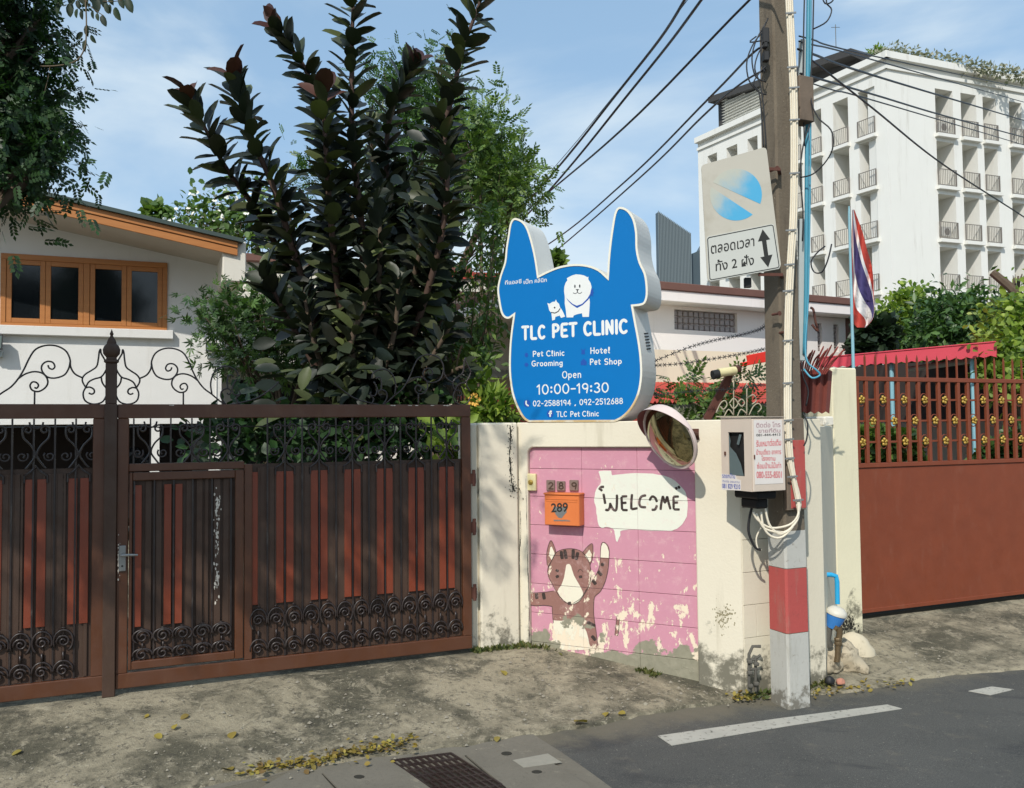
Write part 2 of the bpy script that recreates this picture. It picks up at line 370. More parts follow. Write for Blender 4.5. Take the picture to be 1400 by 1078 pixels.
M_box = simple('cream_meter_box_enamel', '#cfbfae', 0.5, 0.08, 12, dirt='#8c5c3e', dlo=0.66, dhi=0.76, dscale=18)
t = NT('dark_glass'); M_glass = t.done(lin('#0f1316'), 0.07, 0.0, 0.6)
M_gglass = simple('broken_glass_pane', '#5d6a6a', 0.25, 0.1)
M_poster = simple('white_paper', '#dcd4cc', 0.8, 0.06, 20); M_pred_ink = simple('red_ink', '#cc4350', 0.7, 0.15, 60); M_pblue = simple('blue_ink', '#2c459e', 0.7, 0.15, 60); M_pgrey = simple('faded_pink_ink', '#a9868a', 0.8, 0.2, 60)
M_signplate = simple('grey_white_sign_plate', '#b9b4a6', 0.55, 0.06, 5, dirt='#a39c8a', dlo=0.5, dhi=0.8, dscale=3)
M_signwhite = simple('white_sign_plate', '#bfc0b8', 0.5, 0.05, 6)
t = NT('faded_blue_print'); _s = t.n('ShaderNodeSeparateXYZ'); t.t.links.new(t.pos, _s.inputs[0]); _v = t.math('SUBTRACT', t.math('SUBTRACT', _s.outputs[0], 1.30), t.math('MULTIPLY', t.math('SUBTRACT', _s.outputs[2], 2.85), 0.8)); _v = t.math('ADD', _v, t.math('MULTIPLY', t.math('SUBTRACT', t.noise(9, 6, 0.6), 0.5), 0.30)); _k = t.mix(t.step(_v, -0.16, 0.14), lin('#b5b6a8'), lin('#4aa4cc'))
M_fadeblue = t.done(_k, 0.55)
# house / buildings
def wood():
    t = NT('varnished_orange_timber'); k = t.mix(t.noise(5, 6, 0.6, stretch=(0.5, 0.5, 5), dist=0.3), lin('#a0622f'), lin('#c08044'))
    t.bump(t.noise(30, 4, stretch=(1, 1, 4)), 0.1, 0.003); return t.done(k, 0.5)
M_wood = wood()
M_roof = simple('dark_green_roof_edge', '#3c4a46', 0.7, 0.2)
M_soffit = simple('grey_soffit', '#b5aca0', 0.85, 0.06)
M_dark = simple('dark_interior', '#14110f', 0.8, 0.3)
M_winb = simple('tinted_window', '#15191c', 0.08, 0.1, 2, spec=0.6)
def brightwall(name, col, js=0.0):
    t = NT(name); c = lin(col); k = t.mix(t.noise(0.8, 6), tuple(x*0.93 for x in c[:3])+(1,), c); k = t.mix(t.step(t.noise(2, 8, 0.7, stretch=(1, 1, 0.10)), 0.52, 0.75, 0, 0.40), k, lin('#aaa496')); return t.done(k, 0.8)
M_tower = brightwall('tower_white_stucco', '#e4e3dc'); M_niche = simple('balcony_niche', '#d9d2c4', 0.85, 0.05)
M_neigh = brightwall('pinkish_white_render', '#eee6e0'); M_brown = simple('brown_parapet', '#6d4c42', 0.8, 0.15)
M_redroof = simple('red_roof_sheet', '#b3453a', 0.6, 0.15, 4, dirt='#8a4a40', dlo=0.5, dhi=0.8); M_redfascia = simple('red_awning_vinyl', '#d34a58', 0.6, 0.06, 3)
M_redbright = simple('bright_red_metal', '#d8301f', 0.5, 0.08)
M_gblock = simple('glass_block', '#8e8480', 0.2, 0.2, 30)
M_slate = simple('dark_slate_roof', '#3c3a38', 0.7, 0.2)
M_rail = simple('dark_railing', '#77716a', 0.5, 0.1); M_acunit = simple('white_ac_unit', '#c9c5bc', 0.6, 0.05)
M_curtain = simple('grey_curtain_wall', '#4a565c', 0.35, 0.12, 0.3, spec=0.3); M_mullion = simple('grey_mullion', '#717b7e', 0.5, 0.05)
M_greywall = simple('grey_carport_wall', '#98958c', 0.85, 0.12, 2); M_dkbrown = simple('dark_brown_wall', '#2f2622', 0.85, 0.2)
M_corr = simple('corrugated_grey_sheet', '#9b988c', 0.6, 0.15)
M_flagr = simple('flag_red_cloth', '#b23c2e', 0.8, 0.05); M_flagw = simple('flag_white_cloth', '#d9d6d4', 0.8, 0.04); M_flagb = simple('flag_blue_cloth', '#3f3768', 0.8, 0.05)
M_ltblue = simple('pale_blue_pole_paint', '#86b3bf', 0.5, 0.08)
M_bluepvc = simple('bright_blue_pvc', '#2a9fd0', 0.4, 0.05); M_bluecup = simple('blue_filter_cup', '#3a7bc0', 0.35, 0.06); M_brass = simple('tarnished_brass', '#7c6a50', 0.4, 0.25, 30, metal=0.6)
M_whitepl = simple('white_plastic_cap', '#cfcabb', 0.5, 0.08); M_rust = simple('rusty_steel', '#58352a', 0.85, 0.35, 20, bump=0.4)
M_pipeg = simple('grimy_pipe', '#55524a', 0.7, 0.35, 30)
M_spotgl = simple('floodlight_glass', '#5f6b64', 0.15, 0.2)
def leafmat(name, cols, rough=0.45, trans=0.25, spec=0.5):
    t = NT(name); g = t.n('ShaderNodeNewGeometry'); oi = t.n('ShaderNodeObjectInfo')
    r = t.math('FRACT', t.math('ADD', g.outputs['Random Per Island'], oi.outputs['Random']))
    cr = t.n('ShaderNodeValToRGB'); t.t.links.new(r, cr.inputs[0]); e = cr.color_ramp.elements
    cr.color_ramp.interpolation = 'LINEAR'
    while len(e) < len(cols): e.new(0.5)
    for i, c in enumerate(cols): e[i].position = i/(len(cols)-1); e[i].color = lin(c)
    col = cr.outputs[0]
    t.done(col, rough, 0, spec)
    tr = t.n('ShaderNodeBsdfTranslucent'); t.t.links.new(t.mix(1.0, col, (1.1, 1.3, 0.6, 1), 'MULTIPLY'), tr.inputs[0])
    ms = t.n('ShaderNodeMixShader'); ms.inputs[0].default_value = trans
    out = t.t.nodes['Material Output']; t.t.links.new(t.b.outputs[0], ms.inputs[1]); t.t.links.new(tr.outputs[0], ms.inputs[2]); t.t.links.new(ms.outputs[0], out.inputs[0])
    return t.m
M_rub = leafmat('rubber_leaf', ['#202820', '#2b3529', '#23281f', '#3a432c', '#2a2a24', '#4f5834', '#1c241d', '#5a6338'], 0.46, 0.10, 0.35)
M_rubred = leafmat('young_burgundy_leaf', ['#4a2c28', '#3a2524', '#5a3a2c'], 0.5, 0.12, 0.3)
M_lgreen = leafmat('light_green_leaf', ['#4a652c', '#66823a', '#3b5528', '#7e9444'], 0.5, 0.3)
M_mgreen = leafmat('mid_green_leaf', ['#34502a', '#456335', '#5a7a38', '#2a4022'], 0.45, 0.25)
M_dgreen = leafmat('dark_green_leaf', ['#1a2a1c', '#22331f', '#2c3f24', '#1c2b1d'], 0.5, 0.15)
M_ygreen = leafmat('yellow_green_leaf', ['#64802c', '#8a9f3c', '#4c6a2e', '#a0b24a'], 0.5, 0.35)
M_dry = leafmat('dry_yellow_leaf', ['#86702c', '#9a8a3c', '#6a522a', '#a39a4a'], 0.7, 0.2)
M_dgreen2 = leafmat('deep_green_leaf', ['#22381f', '#2c4624', '#3a5a2c', '#1f331d'], 0.5, 0.25)  # deep leaf green, between the dark and mid tones
M_bark = simple('bark', '#5a4c3e', 0.95, 0.3, 20, bump=0.6); M_twig = simple('twig', '#6c5f4c', 0.9, 0.25, 30); M_branch_red = simple('reddish_branch', '#4e3a30', 0.8, 0.2, 20)
M_petw = simple('white_petal', '#e6e4da', 0.7, 0.03); M_pety = simple('yellow_petal', '#e0b050', 0.7, 0.08)
M_moss = leafmat('weed_leaf', ['#39451f', '#4c5a28', '#5d6030', '#6e6a3a'], 0.7, 0.2)
# ================================================================== GROUND
def sheet(name, us, ws, zf, mat, label=None, seed=1, amp=0.0, kind='structure', th=0.0):
    mb = MB(); rr = random.Random(seed); nu, nw = len(us), len(ws)
    for w in ws:
        for u in us:
            p = FG.w(u, -w, 0); mb.v.append((p.x, p.y, zf(u, w) + rr.uniform(-amp, amp)))
    for i in range(nw-1):
        for j in range(nu-1):
            a = i*nu+j; mb.f.append((a, a+1, a+nu+1, a+nu) if ws[1] < ws[0] else (a, a+nu, a+nu+1, a+1)); mb.m.append(0)
    o = solo(name, mb, mat, label, None, kind=kind, smooth=True); return o
def lsp(a, b, n): return [a+(b-a)*i/(n-1) for i in range(n)]
mb = MB(); mb.add([(-400, -200, -0.30), (400, -200, -0.30), (400, 900, -0.30), (-400, 900, -0.30)], [(0, 1, 2, 3)])
solo('ground', mb, M_soil, None, None, kind='structure')
# asphalt road, its near edge running under the broken concrete apron
sheet('road', [-120, -40, -16] + lsp(-8, 10, 40) + [20, 60, 160], [0.9, 1.05, 1.2, 1.45, 1.7, 2.2, 3, 4, 6, 9, 9.01], lambda u, w: gzw(w) - 0.012 - (0.2 if w > 9.005 else 0), M_asphalt)
# concrete apron and courtyard; ragged edge with real thickness
us = lsp(-9, 8.5, 260); ws = lsp(-9, 0.0, 14)[:-1] + lsp(0, 1.0, 36)
from mathutils import noise as mnoise
def nz2(x, y, s=1.0): return mnoise.noise(Vector((x*s, y*s, 3.3)))
mb = MB(); nu = len(us); rows = len(ws)
def edge_w(u):
    e = 1.15 + 0.05*nz2(u, 0, 1.7) + 0.03*nz2(u, 5, 7) + 0.014*nz2(u, 9, 26)
    if u > 1.35: e += 0.10*min(1, (u-1.35)/0.6)
    if u > 2.5: e += 0.12*min(1, (u-2.5)/1.5)
    return e
for i, w in enumerate(ws):
    for u in us:
        ww = w if w <= 0 else w*edge_w(u)
        p = FG.w(u, -ww, 0); z = gzw(ww) + (0.006*nz2(p.x, p.y, 2.2) + 0.003*nz2(p.x, p.y, 9) if w > 0 else 0)
        mb.v.append((p.x, p.y, z))
for u in us:
    ww = edge_w(u)+0.012; p = FG.w(u, -ww, 0); mb.v.append((p.x, p.y, gzw(ww)-0.03))
for i in range(rows):
    for j in range(nu-1):
        a = i*nu+j; mb.f.append((a, a+nu, a+nu+1, a+1)); mb.m.append(0)
solo('apron_pavement', mb, M_apron, None, None, kind='structure', smooth=True)
def slab(name, pts, dz, th, mat, parent=None, label=None, cat=None, kind=None, bevel=0.0, group=None):
    q = [G(a, b) for a, b in pts]; n = len(q); mb = MB()
    mb.add([(p.x, p.y, p.z+dz) for p in q] + [(p.x, p.y, p.z+dz-th) for p in q], [tuple(range(n)), tuple(range(2*n-1, n-1, -1))] + [(i, n+i, n+(i+1) % n, (i+1) % n) for i in range(n)])
    m = mk_mesh(name, mb, mat, (0, 0, 0), bevel); bm = bmesh.new(); bm.from_mesh(m); bmesh.ops.recalc_face_normals(bm, faces=bm.faces); bm.to_mesh(m); bm.free()
    o = bpy.data.objects.new(name, m); COL.objects.link(o); OFF[o.name] = (0, 0, 0)
    if parent: o.parent = parent
    if label: o['label'] = label; o['category'] = cat
    if group: o['group'] = group
    if kind: o['kind'] = kind
    return o
# gutter strip of concrete round the drain covers
slab('gutter_strip', [(396, 1053), (560, 1027), (728, 1002), (768, 1027), (804, 1052), (848, 1084), (900, 1130), (300, 1150), (330, 1090)], -0.006, 0.04, M_gutter, kind='structure')
slab('gutter_apron', [(210, 1090), (300, 1076), (396, 1053), (560, 1027), (728, 1002), (720, 1000), (560, 1014), (400, 1038), (290, 1063), (180, 1085)], -0.008, 0.03, M_gutter, kind='structure')
# drain covers: thing > cover slab, holes
def cover(pts, holes, label):
    q = [G(a, b) for a, b in pts]; c = sum(q, Vector())/len(q)
    t = thing('drain_cover', label, 'drain cover', WORLD, tuple(c), 'drain covers at the road edge')
    def poly(name, pp, dz, th, mat):
        qq = [G(a, b) for a, b in pp]; n = len(qq); mb = MB()
        mb.add([(p.x, p.y, p.z+dz) for p in qq] + [(p.x, p.y, p.z+dz-th) for p in qq], [tuple(range(n-1, -1, -1)), tuple(range(n, 2*n))] + [(i, (i+1) % n, n+(i+1) % n, n+i) for i in range(n)])
        return part(name, mb, mat, t)
    cx = sum(a for a, b in pts)/len(pts); cy = sum(b for a, b in pts)/len(pts)
    poly('joint_gap', pts, -0.0015, 0.004, M_mould_gap)
    poly('cover_slab', [(cx+(a-cx)*0.975, cy+(b-cy)*0.955) for a, b in pts], 0.006, 0.02, M_gutter)
    for hx, hy in holes:
        poly('lifting_hole', [(hx+7.5*math.cos(k*math.pi/5), hy+2.6*math.sin(k*math.pi/5)) for k in range(10)], 0.0085, 0.001, M_mould_gap)
    return t
cover([(439, 1057), (535, 1041), (600, 1084), (640, 1112), (510, 1132)], [(491, 1064.5)], 'plain square concrete drain cover left of the iron grate')
cover([(635, 1033), (709, 1014), (740, 1035), (797, 1069), (840, 1096), (730, 1112)], [(692.6, 1032.5), (734, 1058)], 'concrete drain cover with two holes and pale patch right of the grate')
_cp = slab('cement_patch', [(701, 1042), (749, 1033), (768, 1045), (716, 1052)], 0.0095, 0.002, M_patch); _cp.parent = None
_cp['label'] = 'small pale square of cement smeared on the two-hole drain cover'; _cp['category'] = 'cement patch'
# iron grate
gp = [(535, 1041), (616, 1031), (690, 1077), (735, 1106), (640, 1116)]
q = [G(*p) for p in gp[:4]]
gt = thing('drain_grate', 'rusty iron drain grate between the two concrete drain covers', 'drain grate', WORLD, tuple(q[1]))
a = G(535, 1041); b = G(616, 1031); c2 = G(700, 1083); d2 = a + (c2 - b)
mb = MB(); mb.add([(p.x, p.y, p.z-0.03+0.026) for p in (a, b, c2, d2)], [(0, 3, 2, 1)]); part('drain_pit', mb, M_mould_gap, gt)
M_grate = iron('rusty_grate_iron', '#2f2522', rust='#4a3329', dust='#5d5348')
for k in range(10):
    p0 = a.lerp(b, k/9); p1 = d2.lerp(c2, k/9); mb = MB(); mb.bar(p0+Vector((0, 0, .002)), p1+Vector((0, 0, .002)), 0.009, 0.012, (0, 0, 1)); part('grate_bar', mb, M_grate, gt)
for k in range(8):
    p0 = a.lerp(d2, k/7); p1 = b.lerp(c2, k/7); mb = MB(); mb.bar(p0+Vector((0, 0, .0015)), p1+Vector((0, 0, .0015)), 0.012, 0.010, (0, 0, 1)); part('cross_bar', mb, M_grate, gt)
# road markings
slab('road_marking', [(899, 1004), (1060, 981), (1213, 961.5), (1233, 967), (1080, 990), (918, 1017)], -0.008, 0.003, M_mark, kind='structure')
slab('road_marking', [(1324, 943), (1356, 937), (1386, 941), (1354, 948.5)], -0.008, 0.003, M_mark, kind='structure')

# ================================================================== BOUNDARY WALLS
def finish_wall(t, name, mb, mat, bevel=0.008): return part(name, mb, mat, t, bevel=bevel)
# pillar between left gate and painted wall
S0 = (0.026, 6.04); FS = Frame(S0[0], S0[1], -27.3)
xl = FG.px(645.5, 700, 0.0)[0]; xr = FG.loc(Vector((S0[0], S0[1], 0))).x
t = thing('gate_pillar', 'cream plastered pillar carrying the hinges of the left brown gate', 'pillar', FG, (xl, 0.1, 0))
HW = 1.545
mb = MB(); mb.box(xl+0.015, xl+0.075, 0.075, 0.33, -0.05, HW-0.003); mb.box(xl+0.075, xr-0.004, 0.045, 0.30, -0.05, HW); part('pillar_body', mb, M_cream, t, bevel=0.012)
def crk(fr, pts, wd, parent, y, mat=M_mould_gap, name='mould_streak', seed=3, jit=0.006):
    rr = random.Random(seed); pp = crv([fr.px(a, b, y) for a, b in pts], 5); mb = MB()
    for i in range(len(pp)-1):
        w = wd*rr.uniform(0.12, .9); x0, z0 = pp[i]; x1, z1 = pp[i+1]
        j = rr.uniform(-jit, jit)*0.4
        n = 6; cx, cz = (x0+x1)/2+j, (z0+z1)/2; h = max(abs(z1-z0), 0.004)*0.75; hw = w/2 + abs(x1-x0)*0.5
        mb.add([(cx+hw*math.cos(2*math.pi*k/n)*rr.uniform(.6, 1.2), y-0.0004*(i % 3), cz+h*math.sin(2*math.pi*k/n)*rr.uniform(.7, 1.2)) for k in range(n)], [tuple(range(n))])
    for _ in range(len(pp)*7):
        x0, z0 = pp[rr.randrange(len(pp))]; s = wd*rr.uniform(.04, .22); cx = x0+rr.gauss(0, wd*.75); cz = z0+rr.gauss(0, .03)
        mb.add([(cx+s*math.cos(k*1.05)*rr.uniform(.5, 1.2), y-.0003, cz+s*1.5*math.sin(k*1.05)*rr.uniform(.5, 1.2)) for k in range(6)], [tuple(range(6))])
    return part(name, mb, mat, parent, kind='stuff')
crk(FG, [(697.5, 582), (698, 600), (697, 625), (699, 650), (701, 670)], 0.020, t, 0.0435)
crk(FG, [(701, 665), (704, 672)], 0.03, t, 0.0435, seed=5)
crk(FG, [(653, 640), (656, 655), (654, 675)], 0.006, t, 0.074, seed=6)
# ---- painted (splayed) wall
PX0, PX1, PZT, PZB, PL = 0.085, 1.268, 1.372, -0.22, 1.555
t = thing('painted_wall', 'low splayed wall with flaking pink block panel and cat mural under the blue sign', 'wall', FS, (0, 0, -0.02))
PW = t
mb = MB()
rc = 0.045; cornr = [(PX0+rc*(1-math.cos(R(a))), PZT-rc*(1-math.sin(R(a)))) for a in (0, 22, 45, 68, 90)]
fr_poly = [(0.004, PZB), (PX0, PZB)] + cornr + [(PX1, PZT), (PX1, PZB), (PL, PZB), (PL, HW), (0.004, HW)]
mb.prism(fr_poly, 0, 0.05); part('plaster_frame', mb, M_cream, t, bevel=0.006)
mb = MB(); mb.box(0.004, PL-0.002, 0.0502, 0.20, PZB, HW-0.001); part('wall_core', mb, M_conc_joint, t)
zs = [-0.165, 0.026, 0.227, 0.427, 0.630, 0.832, 1.030, 1.223, PZT-0.001]
xs = [PX0+0.002, PX0+0.395, PX0+0.79, PX1-0.002]
JG = 0.0026; JX = 0.0008
blk = {}
for r in range(len(zs)-1):
    for c in range(3):
        x0, x1, z0, z1 = xs[c]+JX/2, xs[c+1]-JX/2, zs[r]+JG/2, zs[r+1]-JG/2
        key = (round(x1-x0, 3), round(z1-z0, 3))
        if key not in blk:
            mb = MB(); mb.box(-(x1-x0)/2, (x1-x0)/2, 0, 0.02, -(z1-z0)/2, (z1-z0)/2); blk[key] = mk_mesh('block', mb, M_pink, bevel=0.002)
        if r == len(zs)-2 and c == 0:      # rounded corner block tucked behind frame
            pass
        inst('block', blk[key], t, ((x0+x1)/2, 0.032 + random.Random(r*3+c).uniform(-0.0006, 0.0006), (z0+z1)/2))
YB = 0.0305
def mural(name, polys, mat, lvl, closed=True):
    """flat paint on the blocks: shapes given in photograph pixels, laid on the wall plane and cut at the joints"""
    bm = bmesh.new()
    from mathutils.geometry import tessellate_polygon
    y = YB - 0.0004*lvl
    for poly in polys:
        pp = [FS.px(a, b, YB) for a, b in poly]
        tri = tessellate_polygon([[Vector((a, b, 0)) for a, b in pp]]); vv = [bm.verts.new((a, y, b)) for a, b in pp]
        for a_, b_, c_ in tri:
            cr = (pp[b_][0]-pp[a_][0])*(pp[c_][1]-pp[a_][1]) - (pp[b_][1]-pp[a_][1])*(pp[c_][0]-pp[a_][0])
            if abs(cr) < 1e-10: continue
            if cr < 0: b_, c_ = c_, b_
            try: bm.faces.new((vv[a_], vv[b_], vv[c_]))
            except ValueError: pass
    for z in zs[1:-1]:
        for s in (-1, 1): bmesh.ops.bisect_plane(bm, geom=bm.verts[:]+bm.edges[:]+bm.faces[:], plane_co=(0, 0, z+s*0.0013), plane_no=(0, 0, 1))
    for x in xs[1:-1]:
        for s in (-1, 1): bmesh.ops.bisect_plane(bm, geom=bm.verts[:]+bm.edges[:]+bm.faces[:], plane_co=(x+s*0.0005, 0, 0), plane_no=(1, 0, 0))
    dead = []
    for f in bm.faces:
        c = f.calc_center_median()
        if any(abs(c.z-z) < 0.0013 for z in zs[1:-1]) or any(abs(c.x-x) < 0.0005 for x in xs[1:-1]) or c.x < PX0+0.003 or c.x > PX1-0.003 or c.z < zs[0]: dead.append(f)
    bmesh.ops.delete(bm, geom=dead, context='FACES')
    me = bpy.data.meshes.new(name); b = OFF[PW.name]
    for v in bm.verts: v.co.x -= b[0]; v.co.y -= b[1]; v.co.z -= b[2]
    bm.to_mesh(me); bm.free(); me.materials.append(mat)
    o = bpy.data.objects.new(name, me); COL.objects.link(o); o.parent = PW; OFF[o.name] = b; return o
def Z(ox, oy, s, pts): return [(ox + x/s, oy + y/s) for x, y in pts]
def rib(pts, wd):          # ribbon polygon in px
    pts = crv(pts, 4); L = []; Rr = []
    for i, p in enumerate(pts):
        a = pts[max(i-1, 0)]; b = pts[min(i+1, len(pts)-1)]; dx, dy = b[0]-a[0], b[1]-a[1]; l = math.hypot(dx, dy) or 1
        w = wd/2*(0.75 if i in (0, len(pts)-1) else 1); L.append((p[0]-dy/l*w, p[1]+dx/l*w)); Rr.append((p[0]+dy/l*w, p[1]-dx/l*w))
    return L + Rr[::-1]
# speech bubble (zoom 720,640 scale 6.087)
c_ = lambda pts: Z(720, 640, 6.087, pts)
rough = lambda pts, a=1.0, s=11: [(x+random.Random(int(x*7+y*13)+s).uniform(-a, a), y+random.Random(int(x*5+y*3)+s).uniform(-a, a)) for x, y in pts]
bub = crv([(600, 30), (640, 22), (705, 25), (712, 60), (800, 50), (900, 42), (1050, 50), (1180, 75), (1260, 130), (1320, 200), (1340, 280), (1338, 380), (1310, 450), (1250, 505), (1180, 525), (1000, 520), (800, 518), (780, 560), (752, 618), (735, 560), (722, 512), (660, 490), (640, 500), (600, 480), (585, 400), (575, 330), (562, 260), (580, 180), (620, 120), (612, 80)], 3)
mural('speech_bubble', [c_(rough(bub, 2.5))], M_mwhite, 1)
W = [[(640, 215), (648, 260), (655, 300)], [(655, 345), (675, 352), (692, 330), (697, 290)], [(697, 300), (720, 345), (745, 350), (752, 290), (752, 222)],
     [(790, 238), (838, 236)], [(790, 240), (792, 290), (795, 348)], [(793, 292), (832, 290)], [(795, 350), (842, 352)],
     [(878, 218), (872, 280), (872, 345)], [(872, 345), (925, 335)], [(995, 228), (955, 240), (938, 285), (950, 322), (995, 328)],
     [(1022, 272), (1045, 238), (1072, 252), (1085, 285)], [(1085, 310), (1070, 345), (1040, 348)],
     [(1135, 232), (1122, 290), (1115, 350)], [(1135, 232), (1152, 290), (1170, 235)], [(1170, 235), (1182, 290), (1198, 345)],
     [(1220, 240), (1268, 238)], [(1222, 240), (1224, 345)], [(1222, 290), (1262, 288)], [(1224, 345), (1275, 346)],
     [(603, 182), (620, 160), (645, 158)], [(615, 192), (630, 178)], [(1240, 160), (1252, 180)], [(1262, 150), (1274, 172)]]
mural('welcome_lettering', [rib(c_(s), 3.4) for s in W], M_mdark, 3)
# cat (zoom 720,730 scale 6.344)
k_ = lambda pts: Z(720, 730, 6.344, pts)
body = [(10, 515), (60, 512), (150, 508), (235, 495), (262, 505), (310, 560), (400, 600), (470, 560), (520, 480), (560, 420), (600, 360), (630, 290), (640, 200), (645, 110), (660, 75), (690, 85), (715, 130), (715, 220), (705, 320), (680, 420), (640, 500), (590, 550), (582, 640), (585, 720), (600, 820), (612, 920), (625, 1010), (560, 1010), (545, 960), (520, 860), (450, 765), (380, 745), (300, 760), (225, 745), (222, 630), (150, 620), (80, 625), (10, 612)]
head = crv([(215, 240), (255, 165), (320, 135), (400, 130), (470, 150), (520, 200), (550, 270), (558, 360), (545, 440), (505, 520), (450, 590), (390, 612), (330, 590), (270, 520), (225, 440), (190, 370), (185, 300), (215, 240)], 3)
earl = [(178, 270), (175, 170), (195, 85), (215, 60), (240, 110), (252, 165), (215, 240), (190, 300)]
earr = [(485, 165), (525, 115), (568, 85), (576, 130), (572, 210), (552, 268)]
tail = crv([(765, 880), (775, 800), (782, 725), (795, 712), (804, 740), (800, 830), (790, 885)], 2)
mural('cat_painting', [k_(body), k_(head), k_(earl), k_(earr), k_(tail)], M_mbrown, 2)
belly = crv([(230, 750), (300, 755), (400, 745), (470, 775), (520, 850), (545, 960), (548, 1005), (300, 1005), (235, 985)], 2)
mural('cat_white_markings', [k_(crv([(345, 270), (365, 262), (385, 280), (410, 360), (450, 430), (490, 510), (480, 560), (430, 600), (380, 608), (320, 575), (268, 500), (300, 450), (325, 380)], 2)), k_([(195, 190), (205, 120), (218, 110), (240, 160), (245, 190), (218, 228)]), k_([(505, 190), (545, 138), (560, 170), (560, 235), (545, 245)]), k_([(640, 205), (648, 110), (662, 78), (685, 88), (700, 110), (715, 160), (712, 210)]), k_(belly)], M_mcream, 3)
st = [[(300, 150), (310, 220)], [(330, 140), (345, 218)], [(405, 135), (403, 218)], [(445, 160), (430, 228)], [(85, 515), (90, 565)], [(145, 512), (155, 570)], [(645, 262), (672, 272)], [(620, 325), (652, 362)], [(575, 405), (602, 440)], [(525, 765), (595, 800)], [(565, 885), (600, 925)], [(262, 360), (272, 382)], [(466, 362), (470, 385)], [(370, 590), (375, 618)], [(270, 310), (262, 330)]]
fine = [head, [(222, 630), (150, 620), (80, 625), (10, 612)], [(235, 495), (150, 508), (60, 512), (10, 515)], [(222, 632), (225, 700), (235, 775)], [(560, 420), (600, 360), (630, 290), (640, 200), (645, 110), (660, 75), (690, 85), (715, 130), (715, 220), (705, 320), (680, 420), (640, 500), (590, 550), (582, 640), (585, 720), (600, 820), (612, 920), (625, 1010)], earl, earr, tail, [(445, 335), (455, 315), (470, 310), (490, 330)], [(520, 480), (470, 560), (400, 605)]]
mural('cat_stripes', [rib(k_(s), 4.6) for s in st], M_mdark, 4)
mural('cat_outline', [rib(k_(s), 0.7) for s in fine], M_mdark, 5)
crk(FS, [(719, 655), (720, 700), (721, 760), (723, 820), (723, 880)], 0.005, t, -0.0006, seed=9, jit=.003)
crk(FS, [(711, 700), (712, 725), (710, 760), (711, 790)], 0.006, t, -0.0006, seed=12)
crk(FS, [(981, 838), (990, 842), (999, 838)], 0.026, t, -0.0006, mat=M_smudge, seed=15); crk(FS, [(985, 848), (992, 853)], 0.022, t, -0.0006, mat=M_smudge, seed=16)
# ---- roadside wall
C1 = FS.w(PL, 0, 0); FR = Frame(C1.x, C1.y, 22.8)
RL = 0.637
t = thing('roadside_wall', 'cream block wall behind the power pole facing the road', 'wall', FR, (0, 0, -0.2))
mb = MB(); mb.box(0.004, RL, 0.012, 0.18, -0.25, HW-0.002); part('wall_core', mb, M_conc_joint, t)
zz = [-0.2, 0.0, 0.2, 0.4, 0.6, 0.8, 1.0, 1.2, 1.4, HW-0.001]
for r in range(len(zz)-1):
    cuts = [0.003, 0.28] if r % 2 else [0.003, 0.10, 0.28]
    for c in range(len(cuts)-1):
        mb = MB(); mb.box(cuts[c]+.001, cuts[c+1]-.001, 0, 0.0118, zz[r]+.0015, zz[r+1]-.0015); part('block', mb, M_cream2, t, bevel=0.001)
mb = MB(); mb.box(0.281, RL+0.001, -0.006, 0.011, -0.25, HW); part('plaster_face', mb, M_cream2, t, bevel=0.003)
C2 = FR.w(RL, 0, 0)
RP = Vector((2.39, 6.40, 0)); dv = RP - C2; angr = math.degrees(math.atan2(dv.y, dv.x)); FT = Frame(C2.x, C2.y, angr)
mb = MB(); mb.box(0.0, dv.length, 0.002, 0.16, -0.2, 1.50)
solo('return_wall', mb, M_cream2, 'short plain return wall running back from the roadside wall to the yellow pillar', 'wall', FT, (0, 0, -0.2), bevel=0.006)
FP = Frame(RP.x, RP.y, 22.8)
t = thing('gate_pillar', 'tall pale yellow plastered pillar at the left end of the red-brown gate', 'pillar', FP, (0.1, 0.1, 0))
mb = MB(); mb.box(0.0, 0.245, 0, 0.30, -0.12, 1.935); part('pillar_body', mb, M_yellow, t, bevel=0.01)
mb = MB(); mb.box(-0.10, -0.005, -0.02, 0.20, 1.50, 1.57); mb.box(-0.10, -0.06, -0.02, 0.20, 1.40, 1.50); part('broken_coping', mb, M_conc_beam, t, bevel=0.01)
crk(FP, [(1141, 858), (1150, 855), (1158, 856), (1166, 857)], 0.05, t, -0.0008, seed=21); crk(FP, [(1160, 842), (1163, 848)], 0.02, t, -0.0008, seed=22)
